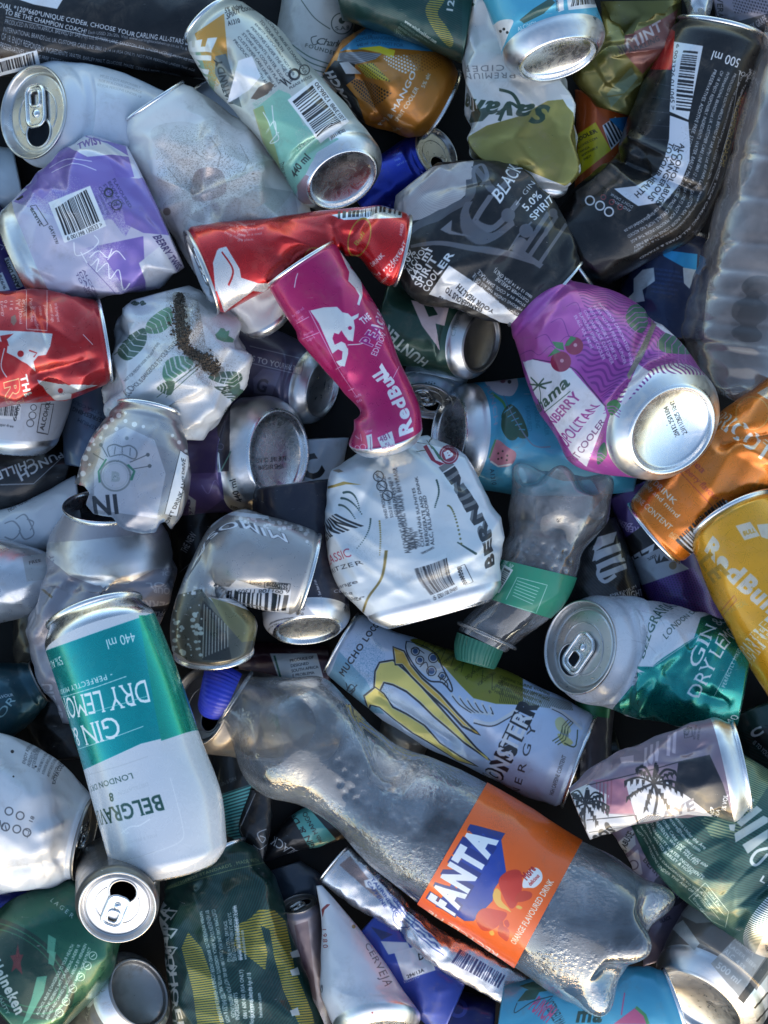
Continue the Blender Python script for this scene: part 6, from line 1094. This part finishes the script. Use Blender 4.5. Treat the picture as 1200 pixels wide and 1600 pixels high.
leaf(c, 9, (250, 960, 280, 945, 320, 1000, 300, 1020, 260, 1000), '#cfcf9a', '#6a6a4a', 3); leaf(c, 9, (260, 1020, 300, 1030, 330, 1060, 290, 1070), '#c9c98a', '#4a5a3a', 3)
c.line(PP(9, 230, 900, 280, 920, 330, 960, 370, 1000), 5, '#dadcdf', rnd=True).line(PP(9, 235, 908, 280, 930, 330, 970), 1.3, '#23252c', rnd=True).line(PP(9, 290, 1060, 340, 1075, 350, 1000), 1.8, '#3a4a34', rnd=True).done()
b = Bottle('small dented cloudy bottle with a green label and green cap, base up, right of centre', [(716, 984, 790, 1020), (727, 966, 812, 1002), (750, 940, 852, 972), (768, 905, 884, 940), (782, 862, 904, 890), (794, 832, 912, 862), (793, 800, 950, 815), (800, 762, 955, 784)], CLEAR_GREY, k=.3, cr=1, feet=.15, phase=.4, dents=[(875, 825, 26, 9), (815, 810, 20, 6)] + [(798 + i * 17 + (j % 2) * 8, 838 + j * 15 + i * 5, 5, 3.5) for i in range(6) for j in range(3)])
c = b.band(840, 888, 815, 955, '#2b8f6c')
c.para(['SPARKLING', 'SOFT DRINK', 'FLAVOURED'], *Q(9, 20, 330, 70, 260), -11, '#dfe8e2', 6, .02).line(PP(9, 30, 420, 80, 320, 215, 355, 165, 480, 30, 440), 1, '#bfe0d0', closed=False)
for i in range(6): c.line(PP(9, 60 + i * 4, 400 - i * 13, 150 + i * 6, 440 - i * 14), 1, '#bfe0d0')
c.barcode(*Q(8, 1110, 380, 1165, 290), 10, '#16201c', '#dfe8e2', 3, seed=31); b.band_done()
b.cap([(712, 1030, 772, 1046), (711, 1006, 779, 1032), (715, 988, 786, 1016)], (.03, .17, .11, 1)); b.ring(760, 990, 1.1, CLEAR_GREY, 3.5)

c = Can('dented white and green gin can at the right, its ring pull lid facing out', [(944, 931, 916, 1100), (998, 934, 968, 1116), (1062, 946, 1040, 1134), (1128, 968, 1110, 1140), (1178, 990, 1152, 1134)], ('lid', .76), None, '#d3d7dd', .05, cr=4.5, bf=.78, rough=.26, rot=.75, tabrot=3.4, end='dirty', sil={'A': False}, k=.3, dirt=.3, creases=[(1010, 1045, 1120, 1000, 8, 26), (1040, 1050, 1080, 1010, -12, 20), (1080, 1080, 1140, 1100, -9, 22), (1120, 1010, 1080, 1090, 7, 22), (1000, 1110, 1040, 1040, 7, 22)], dents=[(1060, 1060, 30, 10)])
c.poly(PP(9, 500, 915, 620, 770, 730, 680, 870, 590, 900, 500, 1000, 470, 1060, 560, 1180, 840, 1080, 990, 800, 985, 640, 960), '#0c8c84', .75).line(PP(9, 395, 880, 500, 905, 620, 765, 890, 580), 1, '#b9bec4', 0)
c.text('GIN &', *Q(9, 885, 735, 1010, 520), '#dfe6e6', 21, 0, .06, metal=0).text('DRY LEMON', *Q(9, 890, 865, 1130, 500), '#dfe6e6', 21, 0, .06, metal=0).text('- PERFECTLY MIXED', *Q(9, 1000, 830, 1085, 640), '#d3dcdc', 6, .01, track=.1, metal=0).text('440 ml', *Q(9, 1015, 985, 1090, 880), '#dfe6e6', 13, .0, metal=0).line(PP(9, 960, 850, 1060, 660), .9, '#cfdcdc', 0)
c.text('BELGRAVIA', *Q(9, 640, 690, 800, 440), '#2f5a50', 17, .01, .06).text('LONDON DRY', *Q(9, 745, 600, 900, 470), '#2f4a46', 9, 0, .05, track=.05)
for q in ((600, 420, 700, 430, 780, 470), (590, 460, 700, 490, 740, 540), (590, 600, 660, 620, 700, 660)): c.line(PP(9, *q), .9, '#b3b8be', rnd=True)
c.done()
c = Can('pink and grey can with black palm trees, silver end to the right, at the right', [(1112, 1121, 1147, 1285), (1058, 1138, 1102, 1278), (1000, 1158, 1056, 1280), (940, 1186, 985, 1293), (888, 1232, 922, 1312)], ('lid', -.1), None, '#857482', .35, cr=5.5, bf=.66, sil={'A': 3}, creases=[(1060, 1180, 1140, 1150, -8, 26), (980, 1200, 1080, 1190, 6, 26)])
c.poly(PP(12, 800, 30, 940, 0, 1000, 130, 1050, 300, 840, 265, 780, 180), '#22232a', .3).poly(PP(12, 560, 120, 640, 90, 720, 100, 850, 190, 960, 280, 840, 265, 620, 305), '#d5d3d6', .1).poly(PP(12, 400, 110, 560, 105, 600, 260, 470, 260, 490, 130), '#98667a', .3).poly(PP(12, 280, 180, 390, 130, 490, 180, 470, 260, 600, 270, 620, 310, 400, 385, 280, 280), '#c9c7c8', .1)
c.stripes(PP(12, 430, 120, 510, 110, 500, 230, 450, 240), '#8c5566', 1.6, 7, .4).line(PP(12, 390, 135, 560, 95, 700, 60, 800, 30, 940, 0), 1.4, '#2a2630')
def palm(x, y, s_, trunk):
    c.line(PP(12, *trunk), 4, '#17181c', rnd=True)
    for k in range(9):
        a = -2.9 + k * .42 * 1.7 if k < 5 else .25 + (k - 5) * .8
        dx, dy = math.cos(a), math.sin(a); tip = (x + dx * s_, y + dy * s_ * .75 + 18); mid = (x + dx * s_ * .5, y + dy * s_ * .55 - 8)
        c.line(PP(12, x, y, *mid, *tip), 3.2, '#17181c', rnd=True)
        for t in (.35, .55, .75, .95):
            px, py = x + (tip[0] - x) * t, y + (tip[1] - y) * t - 14 * math.sin(t * 3.1)
            c.poly(PP(12, px - 8, py, px + 8, py, px + dx * 8 - dy * 10, py + 30), '#17181c').poly(PP(12, px - 8, py, px + 8, py, px - dx * 6 + dy * 12, py + 22), '#17181c')
palm(690, 125, 135, (690, 125, 705, 190, 690, 270)); palm(385, 215, 105, (385, 215, 380, 290, 390, 360))
c.line(PP(12, 390, 290, 610, 268, 620, 312, 400, 345), 2, '#1b1c20', closed=False).text('SOS', *Q(12, 485, 300, 410, 370), '#1b1c20', 16, .06).dots(PP(12, 620, 290, 700, 250, 740, 290, 640, 310), '#1b1c20', 4, .3).text('AYE', *Q(12, 720, 285, 880, 240), '#8b868c', 16, .03).text('5% VOL', *Q(12, 1010, 250, 1022, 175), '#dddfe2', 7, .02).para(['AND', 'COLA'], *Q(12, 945, 280, 965, 235), 8, '#cfd2d6', 6, .02)
for i in range(6): c.line(PP(9, 650 + i * 26, 1165 - i * 12, 655 + i * 26, 1080 - i * 14), 4.5, '#c3adb9', a=.8) if i != 3 else None
c.text('ALCOHOL', *Q(9, 840, 1030, 860, 990), '#2a2630', 7, .02).para(['NOT FOR PERSONS', 'UNDER THE AGE'], *Q(9, 875, 1045, 885, 980), 6, '#2a2630', 3.4).line(PP(9, 825, 1000, 860, 990, 862, 1030, 828, 1038), 1, '#2a2630', closed=True).poly(PP(12, 540, 10, 600, 0, 600, 30, 545, 35), '#b79fab').done()
c = Can('golden yellow energy drink can with pale lettering at the right edge', [(1083, 862, 1226, 782), (1112, 934, 1268, 850), (1162, 1026, 1312, 938), (1212, 1112, 1352, 1022)], ('lid', -.3), None, '#e0a01e', .45, cr=1.8, rough=.28, nk=.35)
PALE = '#cfc3ae'
c.text('RedBull', *Q(9, 915, 195, 1215, 490), PALE, 30, .05, metal=.4).poly(PP(9, 1055, 90, 1120, 72, 1165, 135, 1095, 155), PALE, .3).text('BULL', *Q(9, 1092, 135, 1145, 118), '#c08a12', 7, .02).poly(PP(9, 1150, 85, 1200, 80, 1200, 150, 1170, 140), PALE, .3).text('NON', *Q(9, 1150, 570, 1215, 600), '#e3d6b8', 14, .02)
c.text('SUGARFREE', *Q(9, 1100, 745, 1260, 560), '#e0a01e', 30, .01, out=('#e3d6b8', .03)).line(PP(9, 990, 470, 1050, 400, 1060, 420, 1000, 490), 1.2, '#b5543c').text('LE', *Q(9, 890, 250, 960, 350), '#b3892c', 26, .03).text('THE TROPICAL', *Q(9, 1010, 490, 1110, 440), '#c7a24a', 8, .01).done()
c = Can('light blue watermelon punch can at the bottom edge under the feet of the clear bottle', [(788, 1536, 768, 1690), (880, 1516, 880, 1680), (960, 1506, 985, 1670), (1006, 1510, 1058, 1660)], None, ('lid', -.12), '#4ba6c4', .25, cr=2, bf=.6, zfix=None)
c.text('WATERMELON', *Q(12, 300, 1195, 235, 1080), '#33474f', 17, .01).text('PUNCH', *Q(12, 130, 1130, 215, 1195), '#c25a82', 26, .04).poly(PP(12, 80, 1100, 120, 1050, 190, 1040, 160, 1090), '#2f5a48', .1).poly(PP(12, 90, 1030, 150, 1010, 230, 1050, 160, 1060), '#2f5a48', .1).text('ma', *Q(12, 340, 1190, 460, 1190), '#2b4a42', 24, .04, shear=.2).poly(PP(12, 510, 1200, 610, 1125, 650, 1160, 660, 1200), '#c25a82', .1).line(PP(12, 610, 1125, 650, 1160, 665, 1200), 5, '#4d8f58').line(PP(12, 560, 1060, 545, 1160), 2, '#b95a86').line(PP(12, 80, 1105, 70, 1150, 150, 1100, 240, 1075), 1.6, '#2b4a52', rnd=True).done()

c = Can('large flattened white wine spritzer can with grey print and a barcode in the centre', [(563, 703, 668, 680), (524, 736, 716, 706), (508, 790, 758, 772), (507, 855, 781, 828), (536, 930, 783, 888), (574, 964, 783, 908)], None, ('base', .04), '#cdd5da', .12, cr=4.5, fac=.25, bf=.42, p=.72, dirt=.35, sil={'B': 3}, k=.35, creases=[(525, 740, 600, 790, 6, 22), (720, 720, 780, 840, 7, 16), (520, 830, 560, 900, 5, 14), (650, 700, 720, 760, -6, 14), (545, 860, 640, 930, 4, 12), (700, 900, 770, 850, -5, 14), (600, 720, 560, 800, -5, 12), (515, 800, 600, 860, 3, 10), (690, 760, 640, 900, -6, 40), (600, 930, 700, 880, 6, 30), (740, 870, 780, 800, 7, 22), (560, 700, 620, 740, -6, 20)])
c.text('BERNINI', *Q(8, 1092, 265, 905, -185), '#2a2e34', 22, .04, out=('#6b7074', .02)).text('BERNINI', *Q(8, 180, 185, 510, 85), '#24272c', 22, .05).text('CLASSIC', *Q(8, 270, 290, 460, 225), '#a83a55', 14, 0, track=.08).text('SPRITZER', *Q(8, 350, 335, 515, 260), '#2b2e34', 7, 0, track=.15).para(['beverage', 'wine', 'grapes'], *Q(8, 400, 385, 485, 345), 13, '#4a4e54', 6, .01)
c.para(['ALCOHOLIC GRAPE BEVERAGE', '4.5% Vol', '500 ml', 'CONTAINS SULPHITES', 'REFRIGERATE AND DRINK', 'ALC, FULL-BODIED'][::-1], *Q(8, 825, 175, 760, -190), -7.5, '#2b2e34', 5.5, .012)
c.text('ALCOHOLIC GRAPE BEVERAGE 4.5% Vol', *Q(8, 720, 210, 640, -110), '#2b2e34', 7.5, .012).text('500 ml', *Q(8, 745, 195, 735, 130), '#2b2e34', 8, .012)
c.para(['WINES PRODUCT OF SOUTH AFRICA', 'SOLD BY HEINEKEN BEVERAGES', 'NOT FOR PERSONS UNDER 18'], *Q(5, 620, 1200, 575, 985), 8, '#3b3f45', 4.6, .01)
for x, y in ((575, 1012), (590, 1055), (615, 1098)): c.circle(*Q(5, x, y), 8.5, '#2b2e34', 0, 7).line(PP(5, x - 14, y - 10, x + 14, y + 10), 1.2, '#2b2e34')
for i in range(16):
    a = i / 15; c.circle(*Q(5, 420 + 100 * a - 30 * a * a, 1085 - 10 * math.sin(a * 3) + 70 * a * a, ), 2 - a * .9, '#2f4a48'); c.circle(*Q(5, 410 + 90 * a, 1110 + 70 * a * a), 1.9 - a * .8, '#2f4a48'); c.circle(*Q(5, 400 + 70 * a, 1140 + 60 * a * a), 1.8 - a * .8, '#2f4a48')
    c.circle(*Q(8, 580 + 4 * math.sin(a * 3), 70 + 150 * a), 1.6 - a * .6, '#8d7c44'); c.circle(*Q(8, 540 - 60 * a * a, 60 + 130 * a), 1.5 - a * .6, '#2f4a48'); c.circle(*Q(8, 885 + 60 * a, 0 + 170 * a * a), 1.4 + a * .4, '#6b6f4c'); c.circle(*Q(8, 930 + 80 * a, 165 + 50 * a), 1.2 + a * .8, '#2f4a48'); c.circle(*Q(5, 835 + 10 * math.sin(a * 4), 1030 + 120 * a), 1.7 - a * .5, '#2f4a48')
c.poly(PP(5, 345, 1060, 420, 1035, 500, 1050, 430, 1048, 350, 1068), GOLD, .7).line(PP(8, 610, 200, 590, 320, 530, 410, 505, 480), 3.2, '#8a7a48', .6, rnd=True).poly(PP(5, 370, 985, 400, 980, 420, 990, 395, 995), '#8b7b68', 0).speckle(PP(8, 420, 150, 600, 60, 620, 250, 480, 300), '#a9b4b6', 3, .66, .1)
c.circle(*Q(5, 890, 915), 15, '#8a2540', .2).circle(*Q(5, 890, 915), 12.5, '#c9ccd0', .2, 11.5).text('B', *Q(5, 875, 935, 915, 915), '#d8dade', 11, .06).poly(PP(5, 790, 870, 830, 940, 870, 955, 850, 965, 810, 940, 775, 880), '#8a2540', .2).poly(PP(5, 805, 870, 845, 935, 870, 945, 820, 880), '#3f6a54', .2)
for q in ((745, 860, 800, 870), (745, 900, 790, 895), (790, 850, 815, 890)): c.line(PP(5, *q), 2, '#4a4d40')
c.line(PP(5, 800, 860, 830, 830, 870, 840, 920, 900), 2, '#4a4d40', rnd=True).barcode(*Q(8, 810, 400, 920, 350), 45, seed=33, digits='6 001108 094897', bgc='#d3dade').line(PP(8, 928, 275, 960, 262, 998, 340, 965, 355), 1.1, INK, closed=True).text('2500208', *Q(8, 972, 348, 945, 270), INK, 6.5, .03).text('0809085', *Q(8, 770, 218, 825, 190), INK, 3.5).done()
c = Can('magenta slim energy drink can crushed to an hourglass, standing diagonally in the centre', [(422, 453, 526, 384), (455, 506, 572, 452), (498, 562, 604, 508), (540, 614, 622, 558), (564, 648, 643, 604), (553, 672, 656, 638), (545, 694, 660, 666)], ('lid', -.08), ('base', -.30), '#b3145f', .5, cr=1.5, rough=.3, bf=.72, nk=.25, k=.35, creases=[(560, 660, 470, 530, 8, 16), (530, 450, 545, 580, 6, 26)], sil={'B': 2})
c.poly(PP(5, 270, 272, 330, 258, 390, 255, 415, 280, 440, 285, 455, 300, 480, 288, 488, 283, 485, 302, 465, 315, 470, 345, 462, 410, 440, 405, 425, 385, 410, 360, 398, 378, 378, 372, 370, 395, 380, 425, 410, 410, 440, 425, 440, 465, 425, 522, 400, 518, 385, 500, 412, 490, 415, 455, 395, 445, 370, 465, 345, 410, 310, 330), '#cdd2d6', .35)
c.poly(PP(5, 400, 0, 445, 20, 440, 45, 470, 90, 500, 130, 505, 200, 490, 250, 480, 245, 490, 205, 470, 170, 440, 140, 445, 100, 425, 60), '#cdd2d6', .35).poly(PP(5, 430, 20, 450, 60, 490, 100, 480, 110, 450, 80), '#b3145f', .5).circle(*Q(5, 448, 350), 3, '#b3145f', .5).line(PP(5, 440, 425, 500, 420, 520, 400), 1.6, '#cdd2d6', .3, rnd=True).line(PP(5, 390, 380, 420, 395, 440, 440), 2, '#b3145f', .5)
c.text('THE', *Q(5, 508, 335, 545, 305), '#e6e0e6', 11, .04).text('PEACH', *Q(5, 543, 435, 615, 300), '#a01c74', 19, .02, out=('#dcc3d4', .035)).text('EDITION', *Q(5, 565, 478, 608, 380), '#dcc3d4', 9, .01).text('RedBull', *Q(5, 730, 815, 595, 525), '#e2dfe4', 20, .05).poly(PP(5, 578, 525, 590, 505, 625, 565, 610, 575), '#e2dfe4', .2).poly(PP(5, 595, 560, 608, 550, 620, 575, 600, 585), '#e2dfe4', .2).line(PP(5, 640, 575, 668, 520), 1, '#dcc3d4')
c.line(PP(5, 265, 272, 400, 540, 480, 660), 1.2, '#d9a8c6').line(PP(5, 210, 330, 265, 300), 1.2, '#d9a8c6').line(PP(5, 235, 400, 310, 370), 1.2, '#d9a8c6').line(PP(5, 385, 535, 410, 520), 1.2, '#d9a8c6').line(PP(5, 440, 630, 465, 620), 1.2, '#d9a8c6').para(['Per 100 ml', 'Energy'], *Q(5, 195, 305, 245, 265), 9, '#d9a8c6', 4.5).para(['Protein', 'Sugars'], *Q(5, 245, 390, 285, 368), 9, '#d9a8c6', 4.5).para(['Salt', 'B6'], *Q(5, 470, 665, 500, 650), 8, '#d9a8c6', 4.5).line(PP(5, 200, 170, 207, 130, 215, 105), 1.5, '#dcd0d8', rnd=True)
c.poly(PP(5, 570, 840, 635, 810, 655, 885, 595, 900), '#cfd0d6', .1).text('481', *Q(5, 585, 862, 635, 838), '#7d2a68', 10, .01).text('KJ', *Q(5, 605, 875, 625, 870), '#7d2a68', 4).text('PER CAN', *Q(5, 592, 893, 648, 878), '#7d2a68', 4).poly(PP(5, 520, 830, 545, 822, 552, 900, 532, 903), '#cfd0d6', .1).line(PP(5, 538, 835, 542, 895), 1.2, '#7d2a68').circle(*Q(5, 505, 882), 5, '#d9a8c6', .2, 4).circle(*Q(5, 480, 885), 4, '#d9a8c6', .2, 3).line(PP(5, 470, 830, 490, 845, 495, 820, 500, 855), 1.5, '#d9a8c6').text('Litter', *Q(5, 515, 820, 550, 812), '#d9a8c6', 5).done()

b = Bottle('big dented clear bottle with a blue cap and an orange label', [(389, 1057, 345, 1125), (402, 1058, 352, 1136), (420, 1058, 360, 1152), (450, 1058, 378, 1208), (500, 1056, 412, 1244), (550, 1098, 468, 1258), (602, 1150, 516, 1288), (680, 1184, 578, 1352), (761, 1222, 652, 1411), (835, 1266, 728, 1462), (911, 1313, 805, 1512), (968, 1342, 850, 1546), (1008, 1374, 888, 1566)], CLEAR, k=.3, cr=1.4, lam=1.4, feet=.16, phase=.9, dents=[(620, 1195, 34, 22), (590, 1230, 40, 10), (480, 1120, 40, 8)] + [(530 + i * 19 + (j % 2) * 9, 1190 + j * 17 + i * 9, 6, 3.5) for i in range(6) for j in range(4)], creases=[(560, 1110, 600, 1200, -10, 20)])
c = b.band(706, 1316, 858, 1412, '#f0620a')
c.poly(PP(11, 830, 675, 905, 570, 925, 600, 960, 520, 900, 490, 920, 440, 945, 470, 975, 360, 1010, 360, 1025, 340, 1120, 355, 1145, 520, 1090, 600, 1085, 650, 1000, 740, 960, 740, 930, 720), '#1f3f9c', .0)
for tx, q in (('F', (885, 708, 935, 645)), ('A', (925, 728, 985, 625)), ('N', (965, 610, 1030, 545)), ('T', (1010, 545, 1050, 480)), ('A', (1045, 490, 1105, 395))): pass
c.text('FANTA', *Q(11, 905, 715, 1105, 375), '#e6eaee', 44, .06, out=('#1c2f7a', .04), shear=.0)
c.circle(*Q(11, 982, 335), 3.8, '#1c2f7a', 0, 3).text('R', *Q(11, 979, 340, 987, 328), '#1c2f7a', 3.4, .02)
for q, cc in (((1120, 600, 1115, 550, 1160, 515, 1210, 520, 1215, 600, 1190, 670, 1160, 680), '#c8301a'), ((1010, 720, 1040, 685, 1100, 690, 1150, 710, 1100, 770, 1050, 785, 1020, 760), '#c8301a'), ((1110, 800, 1110, 770, 1140, 765, 1160, 790, 1150, 830, 1125, 815), '#c8301a'), ((1135, 745, 1150, 735, 1160, 755, 1150, 770), '#c8301a'), ((1085, 630, 1100, 595, 1120, 610, 1125, 650, 1160, 690, 1110, 675), '#e5b04a'), ((1070, 790, 1085, 783, 1092, 800, 1078, 805), '#e5b04a')): c.poly(PP(11, *q), cc, 0, rnd=True)
for q, cc in (((70, 650, 80, 620, 110, 605, 145, 615, 140, 640, 100, 655), '#c2391c'), ((75, 680, 85, 670, 103, 680, 95, 688), '#e5b04a'), ((0, 750, 15, 740, 20, 780, 5, 810), '#c2391c'), ((0, 650, 45, 690, 50, 700, 0, 670), '#e5b04a')): c.poly(PP(12, *q), cc, 0, rnd=True)
c.poly(PP(12, 105, 590, 108, 555, 130, 515, 165, 502, 190, 525, 190, 560, 160, 590, 130, 592), '#e6e4e2', 0, rnd=True).text('More', *Q(12, 122, 560, 165, 508), '#b5231c', 12, .04).text('delicious', *Q(12, 140, 585, 182, 540), '#b5231c', 6.5, .02).text('ORANGE FLAVOURED DRINK', *Q(12, 72, 848, 245, 565), '#f0e6dc', 10, .015)
c.text('RECYCLE ME', *Q(11, 1115, 890, 800, 690), '#efd6c2', 10, .01).para(['PLEASE RECYCLE'], *Q(12, 330, 470, 250, 600), 9, '#c94f0c', 6).line(PP(11, 1060, 122, 1200, 190), 1.5, '#e9793a').speckle(PP(11, 960, 300, 1060, 130, 1300, 260, 1200, 420), '#b4480c', 4, .6, 0).speckle(PP(12, 200, 300, 370, 380, 330, 480, 150, 420), '#b4480c', 4, .62, 0); b.band_done()
b.cap([(322, 1037, 309, 1102), (332, 1036, 313, 1112), (356, 1042, 327, 1122), (378, 1054, 346, 1124)], (.03, .06, .66, 1)); b.ring(366, 1090, 1.16, CLEAR, 3.5)

# ------------------------------------------------------------------ a trail of soil on the crumpled white can
def soil(host, pts, n, seed, label):
    """clods of dark soil lying on the metal, one heap"""
    rng = random.Random(seed); V = []; F = []; L = host.L
    for _ in range(n):
        t = rng.random() * (len(pts) - 1); i = int(t); t -= i; (x0, y0, w0), (x1, y1, w1) = pts[i], pts[i + 1]
        w_ = (w0 + (w1 - w0) * t) * rng.gauss(0, .5); dx, dy = x1 - x0, y1 - y0; l = math.hypot(dx, dy)
        px, py = x0 + dx * t - dy / l * w_, y0 + dy * t + dx / l * w_
        d = (L.P[..., 0] - px) ** 2 + (L.P[..., 1] - py) ** 2 + np.where(np.cos(L.th)[None] < .1, 1e6, 0); k = np.argmin(d); p = L.P.reshape(-1, 3)[k]
        r = rng.choice((.5, .6, .7, .8, .9, 1.1, 1.4, 1.9, 2.6)) ; c0 = np.array([px, py, p[2] + r * .5]); b0 = len(V)
        ico = [(0, 0, 1), (.9, 0, .3), (.25, .85, .4), (-.75, .5, .3), (-.7, -.55, .35), (.3, -.85, .25), (.6, .5, -.5), (-.3, .8, -.5), (-.9, 0, -.4), (-.2, -.8, -.5), (.7, -.4, -.5), (0, 0, -.8)]
        for v in ico: V.append(c0 + np.array(v) * r * np.array([rng.uniform(.6, 1.3), rng.uniform(.6, 1.3), rng.uniform(.5, 1.0)]))
        for f in ((0, 1, 2), (0, 2, 3), (0, 3, 4), (0, 4, 5), (0, 5, 1), (1, 6, 2), (2, 7, 3), (3, 8, 4), (4, 9, 5), (5, 10, 1), (6, 7, 2), (7, 8, 3), (8, 9, 4), (9, 10, 5), (10, 6, 1), (11, 7, 6), (11, 8, 7), (11, 9, 8), (11, 10, 9), (11, 6, 10)): F.append(tuple(b0 + q for q in f))
    m, t, b = new_mat('dark_soil'); co = node(t, 'ShaderNodeTexCoord').outputs['Object']
    t.links.new(mixc(t, noise(t, co, 700, 4), (.035, .026, .018, 1), (.12, .09, .065, 1)), b.inputs['Base Color']); b.inputs['Roughness'].default_value = .95
    W = world(np.array(V), host.z0); org = W.mean(0); o = link('soil', mesh_from('soil', W - org, F, False), None, [m]); o.location = org
    o['kind'] = 'stuff'; o['label'] = label; o['category'] = 'soil'
soil(leafy, [(281, 458, 6), (279, 490, 12), (284, 522, 13), (290, 545, 7), (310, 557, 8), (328, 568, 12), (338, 582, 9)], 2600, 3, 'trail of dark crumbly soil lying on the crumpled white can with green leaves')
print('HEIGHTS', STATS)
